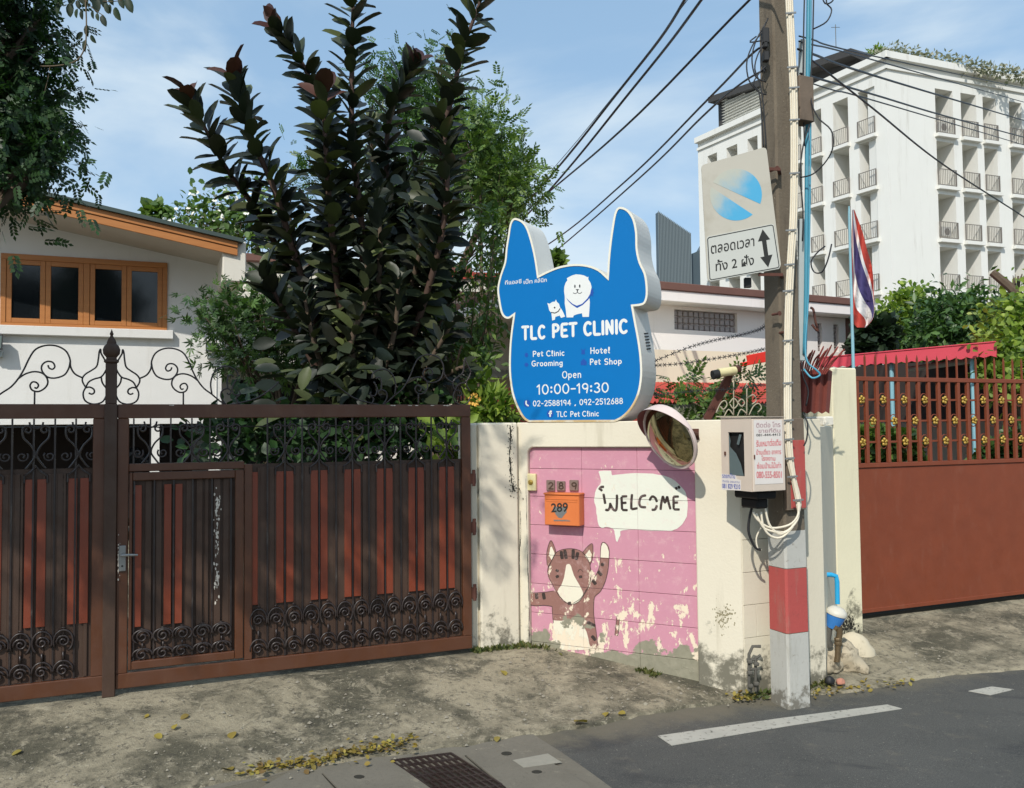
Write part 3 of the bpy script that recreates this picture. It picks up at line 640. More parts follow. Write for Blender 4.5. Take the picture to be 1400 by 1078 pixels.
# ================================================================== STROKE LETTERING (hand-drawn look)
def _A(cx, cy, rx, ry, a0, a1, n=8): return arc(cx, cy, rx, ry, a0, a1, n)
GL = {
 'T': (.7, [[(0, 1), (.7, 1)], [(.35, 1), (.35, 0)]]), 'L': (.6, [[(.05, 1), (.05, .1), (.12, 0), (.6, 0)]]),
 'C': (.7, [_A(.4, .5, .38, .5, 50, 310, 12)]), 'P': (.62, [[(.05, 0), (.05, 1)], [(.05, 1)]+_A(.3, .73, .3, .27, 90, -90)+[(.05, .46)]]),
 'E': (.6, [[(.6, 1), (.12, 1), (.05, .9), (.05, .1), (.12, 0), (.6, 0)], [(.05, .5), (.5, .5)]]), 'I': (.1, [[(.05, 0), (.05, 1)]]),
 'N': (.7, [[(.05, 0), (.05, 1), (.62, .02), (.62, 1)]]), 'H': (.65, [[(.05, 0), (.05, 1)], [(.6, 0), (.6, 1)], [(.05, .5), (.6, .5)]]),
 'G': (.72, [_A(.4, .5, .38, .5, 55, 300, 12)+[(.66, .15), (.68, .45), (.42, .45)]]), 'S': (.6, [_A(.32, .74, .27, .26, 40, 260, 8)+_A(.3, .25, .28, .25, 85, -140, 8)]),
 'O': (.72, [_A(.37, .5, .35, .5, 90, 450, 14)]), 'e': (.52, [[(.05, .33), (.48, .36)]+_A(.27, .32, .23, .32, 10, 310, 10)]),
 't': (.4, [[(.18, .85), (.18, .1), (.26, 0), (.38, .05)], [(0, .62), (.38, .62)]]), 'l': (.25, [[(.05, .1), (.16, .5), (.2, .95), (.1, 1), (.06, .8), (.08, .12), (.2, 0)]]),
 'i': (.1, [[(.05, 0), (.05, .62)], [(.05, .85), (.05, .87)]]), 'n': (.5, [[(.05, 0), (.05, .62)], [(.05, .42)]+_A(.25, .42, .2, .2, 180, 0)+[(.45, 0)]]),
 'c': (.48, [_A(.27, .32, .24, .32, 55, 305, 9)]), 'r': (.38, [[(.05, 0), (.05, .62)], [(.05, .4)]+_A(.25, .42, .2, .2, 180, 50)]),
 'o': (.52, [_A(.26, .32, .24, .32, 90, 450, 12)]), 'm': (.78, [[(.05, 0), (.05, .62)], [(.05, .45)]+_A(.22, .45, .17, .17, 180, 0)+[(.39, 0)], [(.39, .45)]+_A(.56, .45, .17, .17, 180, 0)+[(.73, 0)]]),
 'g': (.52, [_A(.26, .34, .23, .29, 90, 450, 12), [(.48, .62), (.48, -.1)]+_A(.27, -.1, .21, .2, 0, -150, 6)]), 'h': (.5, [[(.05, 0), (.05, 1)], [(.05, .42)]+_A(.25, .42, .2, .2, 180, 0)+[(.45, 0)]]),
 'p': (.52, [[(.05, -.3), (.05, .62)], _A(.27, .33, .22, .29, 90, 450, 12)]), 'a': (.52, [_A(.26, .3, .22, .3, 90, 450, 12), [(.48, .62), (.48, 0)]]),
 '0': (.6, [_A(.3, .5, .27, .5, 90, 450, 14)]), '1': (.32, [[(.02, .8), (.22, 1), (.22, 0)]]), '2': (.56, [_A(.28, .74, .24, .26, 170, -30, 8)+[(.05, 0), (.55, 0)]]),
 '3': (.55, [_A(.26, .76, .22, .24, 140, -80, 8)+_A(.26, .26, .25, .26, 80, -150, 8)]), '4': (.6, [[(.42, 0), (.42, 1), (.02, .3), (.6, .3)]]),
 '5': (.56, [[(.5, 1), (.1, 1), (.07, .55)]+_A(.27, .3, .25, .3, 110, -150, 9)]), '6': (.56, [[(.42, 1), (.15, .6)]+_A(.29, .29, .25, .29, 160, 520, 12)]),
 '7': (.5, [[(.02, 1), (.5, 1), (.2, 0)]]),
 '8': (.56, [_A(.28, .75, .21, .25, 90, 450, 10), _A(.28, .26, .25, .26, 90, 450, 12)]), '9': (.56, [_A(.28, .7, .24, .29, 0, 360, 12)+[(.52, .6), (.42, 0)]]),
 ':': (.2, [[(.1, .2), (.1, .22)], [(.1, .66), (.1, .68)]]), '-': (.42, [[(.04, .45), (.38, .45)]]), ',': (.15, [[(.08, .05), (.04, -.08)]]), 'f': (.35, [[(.33, .95), (.2, 1), (.15, .85), (.15, 0)], [(0, .58), (.32, .58)]]), ' ': (.35, []), 'x': (.4, []),
}
def text_width(s, gap): return sum(GL[c][0]+gap for c in s)-gap
def lettering(name, s, fr, pxa, pxb, h_px, wd, mat, parent, y, gap=.22, dot=1.0):
    """one line of lettering running from photograph pixel pxa to pxb on the plane y of a frame"""
    x0, z0 = fr.px(pxa[0], pxa[1], y); x1, z1 = fr.px(pxb[0], pxb[1], y)
    ux, uz = x1-x0, z1-z0; L = math.hypot(ux, uz); ux /= L; uz /= L
    zt = fr.px(pxa[0], pxa[1]-h_px, y)[1]; H = zt - z0
    sx = L/text_width(s, gap); mb = MB(); cx = 0
    for ch in s:
        w, strokes = GL[ch]
        for st in strokes:
            pp = [(x0 + (cx+a)*sx*ux, z0 + (cx+a)*sx*uz + b*H) for a, b in st]
            mb.stroke(pp, wd*(1.7 if ch == ':' else 1), y)
        cx += w+gap
    return part(name, mb, mat, parent)
def thai(name, s, fr, pxa, pxb, h_px, mat, parent, y, bold=0.0):
    c = bpy.data.curves.new(name, 'FONT'); c.body = s; c.size = 1; c.offset = bold; c.resolution_u = 3
    o = bpy.data.objects.new('tmp', c); COL.objects.link(o); bpy.context.view_layer.update()
    me = bpy.data.meshes.new_from_object(o); COL.objects.unlink(o); bpy.data.objects.remove(o)
    xsv = [v.co.x for v in me.vertices]; mnx, mxx = min(xsv), max(xsv)
    x0, z0 = fr.px(pxa[0], pxa[1], y); x1, z1 = fr.px(pxb[0], pxb[1], y); H = fr.px(pxa[0], pxa[1]-h_px, y)[1]-z0
    sx = (x1-x0)/(mxx-mnx); sl = (z1-z0)/(x1-x0); off = OFF[parent.name]
    for i, v in enumerate(me.vertices):
        xx = (v.co.x-mnx)*sx; v.co = Vector((x0+xx-off[0], y-off[1]-0.00001*(i % 3), z0+xx*sl+v.co.y*H/0.62-off[2]))
    me.materials.clear(); me.materials.append(mat); me.name = name
    o = bpy.data.objects.new(name, me); COL.objects.link(o); o.parent = parent; OFF[o.name] = off; return o

# ================================================================== LEFT GATE (main leaf with wicket door, second leaf, tall post)
gx = lambda px: FG.px(px, 700)[0]
gz_ = lambda px, py, y=0: FG.px(px, py, y)[1]
ZT = gz_(600, 553.5); ZB = 0.035
def scroll_cell(mb, c, h, z0, z1, y, r=0.0066, flip=False):
    """lower scroll band of one cell: leaf arch, spiral above a stem, arch and spiral below"""
    H = z1-z0; zc = z0+H*0.735; ra = h*0.93
    def T(p): mb.tube([(a, y, b) for a, b in p], r, 5)
    F = lambda p: [(2*c-a, b) for a, b in p] if flip else p
    T(F(arc(c, zc, ra, H*0.22, 210, -60, 14))); T(F(spiral(c+ra*0.02, zc-H*0.0, ra*0.74, ra*0.15, 200, -560, 22)))
    T([(c, zc-H*0.2), (c, z0+H*0.36)])
    zc2 = z0+H*0.17; T(arc(c, zc2, ra, H*0.19, 190, -10, 12)); T(spiral(c-ra*0.05, zc2, ra*0.68, ra*0.16, 10, 500, 20))
    mb.box(c-0.012, c+0.012, y-0.004, y+0.004, zc+H*0.255, zc+H*0.275)
def upper_cell(mb, c, h, z0, z1, y, r=0.0055):
    H = z1-z0
    def T(p): mb.tube([(a, y, b) for a, b in p], r, 5)
    for s in (-1, 1):
        T([(c + s*a, b) for a, b in crv([(h*0.50, z0-H*0.06), (h*0.30, z0+H*0.04), (h*0.04, z0+H*0.22), (h*0.22, z0+H*0.42), (h*0.62, z0+H*0.60), (h*0.66, z0+H*0.78)], 4)])
        T([(c + s*(h*0.42+a), z0+H*0.76+b) for a, b in spiral(0, 0, h*0.26, h*0.07, 0, 430, 16)])
        T([(c + s*(h*0.66+a), z0+H*0.20+b) for a, b in spiral(0, 0, h*0.30, h*0.07, 140, 470, 18)])
    T(arc(c, z0+H*0.93, h*0.34, H*0.14, 180, 360, 8))
def gate_leaf(name, label, X0, X1, pairs, zsl0, zsl1, base_x, wicket=None):
    t = thing(name, label, 'gate', FG, (base_x, 0.02, 0.03), 'leaves of the left brown gate')
    fw = 0.062
    mb = MB(); mb.box(X0, X1, 0, 0.045, ZT-0.082, ZT); part('top_rail', mb, M_gframe, t, bevel=0.004)
    mb = MB(); mb.box(X0, X1, 0, 0.045, ZB, ZB+0.085); part('bottom_rail', mb, M_gframe, t, bevel=0.004)
    for a, b in ((X0, X0+fw), (X1-fw, X1)):
        mb = MB(); mb.box(a, b, 0.001, 0.044, ZB+0.0855, ZT-0.0825); part('stile', mb, M_gframe, t, bevel=0.004)
    segs = [(X0+fw, X1-fw)]
    if wicket: segs = [(wicket[1]+0.03, X1-fw)]
    zs1 = zsl1+0.05
    for a, b in segs: mb = MB(); mb.box(a+0.001, b-0.001, 0.030, 0.034, ZB+0.087, zs1); part('backing_sheet', mb, M_gdark, t)
    return t
PAIRS = [gx(390.0)+(gx(612)-gx(390))*i/5 for i in range(6)]; SP = PAIRS[1]-PAIRS[0]
zS0, zS1 = gz_(611, 805.5), gz_(611, 638.5)
slat_m = {}
def slat(t, c, w, z0, z1, y, mat, name='slat', th=0.01):
    key = (round(w, 3), round(z1-z0, 3), mat.name, round(th, 3))
    if key not in slat_m:
        mb = MB(); mb.box(-w/2, w/2, 0, th, 0, z1-z0); slat_m[key] = mk_mesh(name, mb, mat, bevel=0.0015)
    return inst(name, slat_m[key], t, (c, y, z0))
X0m, X1m = gx(159.5), gx(644.5); WX0, WX1 = gx(161.5), gx(334)
tm = gate_leaf('metal_gate', 'dark brown iron gate leaf with wicket door and red-brown slats beside the cream pillar', X0m, X1m, None, zS0, zS1, gx(500), wicket=(WX0, WX1))
mb = MB(); mb.box(WX1, WX1+0.048, 0.002, 0.043, ZB+0.086, zS1+0.05); part('middle_stile', mb, M_gframe, tm, bevel=0.004)
zH = gz_(250, 633)
mb = MB(); mb.box(X0m+0.0625, WX1, 0.002, 0.043, zH-0.045, zH); part('wicket_header', mb, M_gframe, tm, bevel=0.004)
def rods(t, xs_, z0, z1, y=0.012):
    for x in xs_:
        key = ('rod', round(z1-z0, 3))
        if key not in slat_m: m_ = MB(); m_.box(-0.0045, 0.0045, 0, 0.009, 0, z1-z0); slat_m[key] = mk_mesh('rod', m_, M_giron)
        inst('rod', slat_m[key], t, (x, y, z0))
def fill(t, centers, xa, xb, z0, z1, zb, upper=True, lower=True):
    """paired red-brown slats with dark ribs between, scroll bands below and above"""
    for c in centers:
        for s in (-1, 1):
            x = c + s*SP*0.142
            if xa < x-0.02 and x+0.02 < xb: slat(t, x, SP*0.212, z0, z1, 0.014, M_gslat)
    allc = sorted(centers)
    ribs = []
    c = allc[0]-SP
    while c < allc[-1]+SP*1.1:
        for o, w in ((0.27, .022), (0.355, .040), (0.5, .034), (0.645, .040), (0.73, .022)):
            ribs.append((c+SP*o, w*SP/0.25))
        c += SP
    for x, w in ribs:
        if xa < x-w/2 and x+w/2 < xb: slat(t, x, w, zb, z1+0.03, 0.019, M_gdark, 'rib', 0.011)
    xs_ = []; c = allc[0]-SP
    while c < allc[-1]+SP*1.1: xs_ += [c, c+SP/2]; c += SP
    rods(t, [x for x in xs_ if xa+0.01 < x < xb-0.01], ZB+0.086, (ZT-0.083) if upper else z1+0.05)
    if lower:
        c = allc[0]-SP*1.25; fl_ = False
        while c < xb:
            if c-SP*0.15 > xa and c+SP*0.185 < xb:
                mb = MB(); scroll_cell(mb, c, SP*0.25, ZB+0.09 if lower is True else lower, z0-0.012, 0.006, flip=fl_); part('scroll', mb, M_giron, t, smooth=True)
            c += SP/2; fl_ = not fl_
    if upper:
        for c in [allc[0]-SP] + allc:
            if c-SP*0.2 > xa and c+SP*0.2 < xb:
                mb = MB(); upper_cell(mb, c, SP*0.48, z1+0.075, ZT-0.083, 0.010); part('scroll', mb, M_giron, t, smooth=True)
                mb = MB(); mb.tube([(c-SP*.27, .012, z1-0.02), (c-SP*.27, .012, z1+0.02), (c-SP*.1, .012, z1+0.045), (c, .012, z1+0.075), (c+SP*.1, .012, z1+0.045), (c+SP*.27, .012, z1+0.02), (c+SP*.27, .012, z1-0.02)], 0.006, 5); part('slat_hood', mb, M_giron, t)
fill(tm, PAIRS, WX1+0.05, X1m-0.063, zS0, zS1, ZB+0.09)
slat(tm, gx(348.2), SP*0.19, zS0, zS1, 0.014, M_gslat)
# upper band over the wicket
for c in [gx(205), gx(262), gx(312)]:
    mb = MB(); upper_cell(mb, c, SP*0.48, zH+0.01, ZT-0.083, 0.010); part('scroll', mb, M_giron, tm, smooth=True)
rods(tm, [gx(p) for p in (182, 205, 233, 262, 287, 312)], zH, ZT-0.083)
mb = MB(); mb.tube([(X0m+.063, .013, ZT-0.135), (X1m-.063, .013, ZT-0.135)], 0.0035, 4); part('tie_rod', mb, M_giron, tm)
# wicket door
wz0 = ZB+0.10; wz1 = zH-0.05; wa, wb = X0m+0.066, WX1-0.004
def wpart(n, a, b, c, d, mat=M_gframe, y0=-0.006, y1=0.036):
    mb = MB(); mb.box(a, b, y0, y1, c, d); return part(n, mb, mat, tm, bevel=0.004)
wpart('wicket_stile', wa, gx(181), wz0, wz1); wpart('wicket_stile', gx(321.5), wb, wz0, wz1)
wpart('wicket_rail', gx(181)+.001, gx(321.5)-.001, wz0+.001, wz0+0.048); wpart('wicket_rail', gx(181)+.001, gx(321.5)-.001, wz1-0.048, wz1-.001)
mb = MB(); mb.box(gx(181), gx(321.5), 0.030, 0.033, wz0+0.049, wz1-0.049); part('wicket_sheet', mb, M_gdark, tm)
zs0w, zs1w = gz_(245, 853), gz_(245, 662)
for p in (188.5, 229.5, 244.5): slat(tm, gx(p), SP*0.19, zs0w, zs1w, 0.012, M_gslat)
for p in (203, 217, 259, 273, 283, 309.5, 316): slat(tm, gx(p), 0.034 if p not in (283, 316) else .02, wz0+0.05, wz1-0.05, 0.018, M_gdark, 'rib', 0.011)
mb = MB(); rr = random.Random(4)
for k in range(110):
    zc = rr.choice([rr.gauss(gz_(297, 690), .05), rr.gauss(gz_(297, 795), .06), rr.gauss(gz_(297, 740), .12)]); x = gx(297)+rr.gauss(0, .007); s = rr.uniform(.0015, .0065)
    mb.add([(x+s*math.cos(j*1.05)*rr.uniform(.5, 1), 0.0155-0.0001*(k % 9), zc+2.2*s*math.sin(j*1.05)*rr.uniform(.5, 1)) for j in range(6)], [tuple(range(5, -1, -1))])
slat(tm, gx(297), 0.04, wz0+0.05, wz1-0.05, 0.016, M_gdark, 'rib', 0.011); part('chipped_paint', mb, M_chip, tm, kind='stuff')
mb = MB()
for k in range(45):
    x = gx(rr.choice([162.5, 164.5])) ; zc = rr.gauss(gz_(164, 765), .055); s = rr.uniform(.002, .007)
    mb.add([(x+s*math.cos(j*1.05)*rr.uniform(.5, 1), -0.0075-0.0001*(k % 9), zc+1.6*s*math.sin(j*1.05)*rr.uniform(.5, 1)) for j in range(6)], [tuple(range(5, -1, -1))])
for k in range(26):
    x = gx(rr.choice([562, 569, 205, 234, 612, 596, 537])) + rr.gauss(0, .012); s = rr.uniform(.003, .010)
    mb.add([(x+s*1.6*math.cos(j*1.05)*rr.uniform(.5, 1), -0.0006, ZT-0.006+s*.5*math.sin(j*1.05)*rr.uniform(.5, 1)) for j in range(6)], [tuple(range(5, -1, -1))])
part('chipped_paint', mb, M_chip, tm, kind='stuff')
for c in [gx(p) for p in (196, 224, 250, 277.5, 303.5)]:
    mb = MB(); scroll_cell(mb, c, SP*0.27, wz0+0.05, zs0w-0.01, 0.004, flip=(random.random() < .5)); part('scroll', mb, M_giron, tm, smooth=True)
rods(tm, [gx(p) for p in (183.5, 211, 237.5, 263.6, 290, 316)], wz0+0.05, wz1-0.05, 0.008)
# handle
hx, hz0, hz1 = gx(167), gz_(167, 781), gz_(167, 746)
mb = MB(); mb.box(hx-.016, hx+.022, -.014, -.0065, hz0, hz1); lp = part('lock_plate', mb, M_steel, tm, bevel=0.003)
mb = MB(); zc = (hz0*.35+hz1*.65); mb.tube([(hx+.002, -.014, zc), (hx+.002, -.05, zc)], .009, 10); mb.tube([(hx-.004, -.05, zc), (hx+.05, -.052, zc), (hx+.085, -.048, zc-.003)], [.009, .008, .006], 10); part('door_handle', mb, M_steel, lp, smooth='auto')
mb = MB(); mb.tube([(hx+.003, -.0141, hz0+.03), (hx+.003, -.0155, hz0+.03)], .006, 8); part('keyhole', mb, M_black, lp)
# second leaf (runs out of frame to the left)
X1l = gx(142.5); X0l = X1l-1.75
tl = gate_leaf('metal_gate', 'dark brown iron gate leaf at the far left, left of the tall finial post', X0l, X1l, None, zS0, zS1, gx(60))
lp0 = gx(86); LP = [lp0-SP*i for i in range(6)]
LP = [gx(107.0)-0.0] + [gx(107.0)-(gx(107.0)-gx(48))*i for i in range(1, 5)]
zl0, zl1 = gz_(48, 859), gz_(48, 656)
fill(tl, sorted(LP), X0l+0.064, X1l-0.063, zl0, zl1, ZB+0.09)
# tall post with finial
pxm = gx(150.5); tp = thing('gate_post', 'tall slim dark brown post topped with a turned finial', 'gate post', FG, (pxm, 0, 0))
zp = gz_(150.5, 497)
mb = MB(); mb.box(pxm-.034, pxm+.034, -.02, .048, 0.0, ZT+0.002); mb.box(pxm-.030, pxm+.030, -.016, .044, ZT+0.001, zp); part('shaft', mb, M_gdark, tp, bevel=0.004)
mb = MB(); mb.lathe([(.030, zp), (.040, zp+.008), (.040, zp+.018), (.028, zp+.026), (.028, zp+.035), (.044, zp+.055), (.047, zp+.08), (.040, zp+.10), (.026, zp+.115), (.026, zp+.122), (.020, zp+.14), (.010, zp+.155), (.007, zp+.162), (.011, zp+.172), (.004, zp+.190), (.001, zp+.2)], (pxm, .014, 0), 18); part('finial', mb, M_gdark, tp, smooth='auto')
# hinges on the pillar
for py in (655, 722, 812):
    z = gz_(646, py); mb = MB(); mb.box(gx(641)+.005, gx(652), 0.010, 0.045, z-.035, z+.035); mb.tube([(gx(649), .012, z-.05), (gx(649), .012, z+.06)], .012, 8); part('hinge', mb, M_rust, tm, bevel=0.002)
# wrought ornament along the top
def Z3(X, Y): return FG.px(130+X/4.686, 430+Y/4.686)
def ornament(parts_, t, mir=None, nm='scroll'):
    for pts in parts_:
        pp = crv([Z3(a, b) for a, b in pts], 4)
        if mir is not None: pp = [(2*mir-a, b) for a, b in pp]
        mb = MB(); mb.tube([(a, .02, b) for a, b in pp], .0048, 6); part(nm, mb, M_giron, t, smooth=True)
flame = [[(128, 330), (140, 305), (158, 275), (172, 250), (176, 224), (184, 245), (188, 285), (198, 335), (230, 362), (265, 385), (285, 412), (282, 440), (262, 472)], [(262, 472), (240, 468), (215, 480), (210, 500), (225, 512), (245, 505)], [(130, 335), (145, 370), (170, 402), (210, 415), (245, 435), (265, 472), (279, 505), (272, 545), (245, 568), (200, 575), (155, 558), (130, 512)], [(168, 405), (160, 440), (133, 475)]]
swirl = [[(285, 410), (330, 388), (356, 350), (362, 310)], [(362, 345), (362, 300), (385, 250), (430, 222), (480, 215), (530, 225), (570, 250), (600, 300), (630, 370), (660, 425), (700, 475), (750, 512), (800, 555), (838, 577)], [(362, 315), (370, 355), (395, 395), (445, 415), (490, 412), (520, 385), (530, 355), (520, 330), (495, 315), (465, 320), (452, 345), (465, 362), (485, 355), (492, 338)], [(660, 425), (620, 395), (570, 380), (525, 388), (498, 415), (492, 450), (510, 480), (545, 500), (580, 492), (593, 465), (580, 443), (558, 445), (545, 462), (555, 480), (568, 475)], [(566, 500), (566, 578)]]
ornament(flame+swirl, tm); mm = (gx(158)+gx(645))/2; ornament(flame+swirl, tm, mm)
heart = [[(750, 512), (742, 440), (765, 370), (815, 335), (870, 338), (912, 368), (918, 400)], [(838, 577), (808, 530), (815, 490), (850, 475), (872, 492), (862, 512), (845, 505)], [(850, 400), (870, 388), (890, 400)], [(850, 480), (848, 430), (855, 395)], [(905, 420), (880, 470), (895, 515), (930, 510), (925, 490)], [(870, 577), (960, 560), (1050, 530), (1140, 470), (1180, 430)], [(925, 577), (905, 540), (930, 515)]]
ornament(heart, tm); ornament(heart, tm, mm)
pm = pxm; ornament(flame+swirl, tl, pm); 
# ================================================================== RIGHT GATE
F2 = Frame(2.716, 6.75, 22.8); g2x = lambda px, py=560: F2.px(px, py)[0]
t2 = thing('sliding_gate', 'red-brown sheet metal gate with gold rosettes and thin spikes at the right', 'gate', F2, (2.0, 0.02, 0.03))
zt2 = F2.px(1180, 515)[1]; zr = [F2.px(1260, y)[1] for y in (547, 575.5, 603.5)]; zp2 = F2.px(1180, 634)[1]; zb2 = 0.035; L2 = 4.3
def p2(n, a, b, y0, y1, z0, z1, mat=M_rgate, bv=.003):
    mb = MB(); mb.box(a, b, y0, y1, z0, z1); return part(n, mb, mat, t2, bevel=bv)
p2('sheet_panel', 0.0, L2, 0.012, 0.03, zb2, zp2-0.036); p2('middle_rail', 0.0, L2, 0.0, 0.045, zp2-0.035, zp2); p2('top_rail', -0.01, L2, 0.0, 0.045, zt2-0.035, zt2)
p2('bottom_rail', 0.0, L2, 0.005, 0.04, zb2-0.002, zb2+0.03); p2('stile', -0.01, 0.025, 0.001, 0.046, zp2+.001, zt2-0.036)
for z in zr: p2('cross_rail', 0.0, L2, 0.016, 0.03, z-.008, z+.008, bv=.001)
dx = (g2x(1394.5, 547)-g2x(1178.5, 547))/16
x0g = g2x(1178.5, 547)-dx/2
mbv = MB(); mbv.box(-.014, .014, 0, .028, 0, zt2-.036-zp2-.001); vb = mk_mesh('upright_bar', mbv, M_rgate, bevel=.002)
mbs = MB(); mbs.box(-.006, .006, 0, .012, 0, .155); mbs.add([(-.006, 0, .155), (.006, 0, .155), (.006, .012, .155), (-.006, .012, .155), (0, .006, .19)], [(0, 1, 4), (1, 2, 4), (2, 3, 4), (3, 0, 4)]); sp = mk_mesh('spike', mbs, M_rgate)
mbr = MB()
for k in range(14): pass
ring = MB(); ring.tube([(.040*math.cos(a), 0, .052*math.sin(a)) for a in [2*math.pi*i/18 for i in range(19)]], .004, 5, cap=False); ringm = mk_mesh('rosette_ring', ring, M_rgate)
ros = MB()
for k in range(5):
    a = math.pi/2 + k*2*math.pi/5; cx, cz = .020*math.cos(a), .022*math.sin(a)
    ros.lathe([(.0005, .012), (.008, .010), (.014, .004), (.0145, -.002)], (cx, -.006, cz), 8, Matrix.Rotation(math.pi/2, 3, 'X'))
ros.lathe([(.0005, .012), (.006, .010), (.008, .002)], (0, -.012, 0), 8, Matrix.Rotation(math.pi/2, 3, 'X')); rosm = mk_mesh('rosette', ros, M_gold, smooth=True)
k = 0; x = x0g
while x < L2-.02:
    if x > 0.03: inst('upright_bar', vb, t2, (x, .002, zp2+.0005))
    if x > 0.03: inst('spike', sp, t2, (x, .012, zt2+.0005))
    xc = x+dx/2
    for r in range(3):
        if (k+r) % 2 == 0 and .04 < xc < L2-.05:
            rg = inst('rosette_ring', ringm, t2, (xc, .012, zr[r])); inst('rosette', rosm, t2, (xc, .008, zr[r]), rot=(0, random.uniform(-.3, .3), 0))
    k += 1; x += dx
mb = MB(); mb.box(-.3, L2, .05, .35, -.02, .004); solo('under_gate_shade', mb, M_mould_gap, 'dark strip on the ground standing for shade under the red-brown gate', 'shade strip', F2, (1, .1, 0))  # flat black strip stands in for the shade in the gap below the gate

# ================================================================== TLC PET CLINIC light box
ts = thing('shop_sign', 'big blue animal-head light box sign with two tall ears standing on the wall', 'sign', FS, (0.35, 0.12, HW))
SY = 0.0; TH = 0.29
zo = lambda pts: [(660+x/3.265, 270+y/3.265) for x, y in pts]
segs = [[(205, 1004), (180, 985), (152, 935), (130, 870), (119, 780), (120, 680), (127, 600), (137, 530)], [(137, 530), (118, 542), (98, 538), (82, 515), (72, 465), (66, 410), (78, 350), (98, 290), (104, 230), (112, 180), (122, 120), (138, 95), (160, 96), (185, 112), (205, 145), (225, 210), (240, 280), (250, 350)],
        [(250, 350), (300, 325), (350, 307), (410, 298), (470, 303), (520, 322), (556, 354)], [(556, 354), (560, 280), (568, 200), (578, 130), (588, 75), (604, 46), (630, 46), (655, 62), (678, 100), (690, 160), (692, 230), (705, 290), (728, 340), (737, 400), (735, 450), (718, 480), (672, 488)],
        [(672, 488), (685, 560), (700, 640), (710, 720), (712, 800), (698, 880), (665, 945), (625, 985), (590, 1003)]]
outer = []
for s in segs: outer += crv(s, 3)[:-1] if s is not segs[-1] else crv(s, 3)
outl = [FS.px(a, b, SY) for a, b in zo(outer)]
def inset(poly, d):
    n = len(poly); area = sum(poly[i][0]*poly[(i+1) % n][1]-poly[(i+1) % n][0]*poly[i][1] for i in range(n)); sgn = 1 if area > 0 else -1; out = []
    for i in range(n):
        a = Vector(poly[i-1]); b = Vector(poly[i]); c = Vector(poly[(i+1) % n]); e1 = (b-a).normalized(); e2 = (c-b).normalized()
        n1 = Vector((-e1.y, e1.x))*sgn; n2 = Vector((-e2.y, e2.x))*sgn; m = (n1+n2); m = m.normalized() if m.length > .01 else n1
        k = d/max(0.45, m.dot(n1)); out.append((b.x+m.x*k, b.y+m.y*k))
    return out
minz = min(z for _, z in outl); outl = [(x, z) for x, z in outl]
inn = inset(outl, 0.014)
mb = MB(); mb.mi = 0; mb.prism(outl, SY+0.004, SY+TH); part('sign_case', mb, M_side, ts)
n = len(outl); mb = MB(); vs = [(x, SY-.004, z) for x, z in outl]+[(x, SY-.004, z) for x, z in inn]+[(x, SY+.0035, z) for x, z in inn]+[(x, SY+.0035, z) for x, z in outl]
fs = []
for i in range(n):
    j = (i+1) % n; fs += [(i, j, n+j, n+i), (n+i, n+j, 2*n+j, 2*n+i), (3*n+i, 3*n+j, j, i)]
mb.add(vs, fs); ob = part('cream_rim', mb, M_rim, ts)
bm = bmesh.new(); bm.from_mesh(ob.data); bmesh.ops.recalc_face_normals(bm, faces=bm.faces); bm.to_mesh(ob.data); bm.free()
mb = MB(); mb.prism(inn, SY+.0005, SY+.0034); part('blue_face', mb, M_blue, ts)
Y1, Y2, Y3 = SY-.0005, SY-.0012, SY-.0019
lettering('sign_lettering', 'TLC', FS, (714.5, 464), (744.5, 462.5), 16.5, .020, M_swhite, ts, Y1, .35)
lettering('sign_lettering', 'PET', FS, (756, 461), (788, 459), 16.5, .020, M_swhite, ts, Y1, .30)
lettering('sign_lettering', 'CLINIC', FS, (799, 458.5), (857, 455), 17, .020, M_swhite, ts, Y1, .30)
B = lambda x, y: (700+x/7.368, 465+y/7.368)
for s, a, b, h in (('Pet', (212, 168), (312, 162), 52), ('Clinic', (348, 164), (528, 156), 52), ('Grooming', (200, 265), (508, 256), 52), ('Hotel', (792, 138), (985, 132), 58), ('Pet', (788, 250), (890, 245), 56), ('Shop', (932, 248), (1103, 240), 56), ('Open', (508, 385), (695, 378), 66)):
    lettering('sign_lettering', s, FS, B(*a), B(*b), h/7.368, .0068, M_swhite, ts, Y1, .22)
lettering('opening_hours', '10:00', FS, B(252, 547), B(575, 537), 92/7.368, .0092, M_swhite, ts, Y1, .17)
lettering('opening_hours', '-', FS, B(592, 535), B(642, 533), 92/7.368, .0092, M_swhite, ts, Y1, .0)
lettering('opening_hours', '19:30', FS, B(655, 535), B(972, 525), 92/7.368, .0092, M_swhite, ts, Y1, .17)
lettering('phone_number', '02-2588194', FS, B(213, 667), B(592, 658), 52/7.368, .0060, M_swhite, ts, Y1, .2)
lettering('phone_number', ',', FS, B(630, 658), B(646, 657), 52/7.368, .0085, M_swhite, ts, Y1, .2)
lettering('phone_number', '092-2512688', FS, B(682, 655), B(1115, 642), 54/7.368, .0060, M_swhite, ts, Y1, .2)
lettering('sign_lettering', 'TLC', FS, B(450, 774), B(552, 772), 50/7.368, .0060, M_swhite, ts, Y1, .25)
lettering('sign_lettering', 'Pet', FS, B(590, 772), B(680, 770), 50/7.368, .0060, M_swhite, ts, Y1, .22)
lettering('sign_lettering', 'Clinic', FS, B(710, 770), B(875, 766), 50/7.368, .0060, M_swhite, ts, Y1, .22)
thai('sign_lettering', 'ทีแอลซี', FS, (690.5, 389.5), (713, 387.5), 4.6, M_swhite, ts, Y1, .01)
thai('sign_lettering', 'เป็ท', FS, (716, 388.5), (728, 387.5), 4.6, M_swhite, ts, Y1, .01)
thai('sign_lettering', 'คลินิก', FS, (731, 387), (747.5, 385.5), 4.6, M_swhite, ts, Y1, .01)
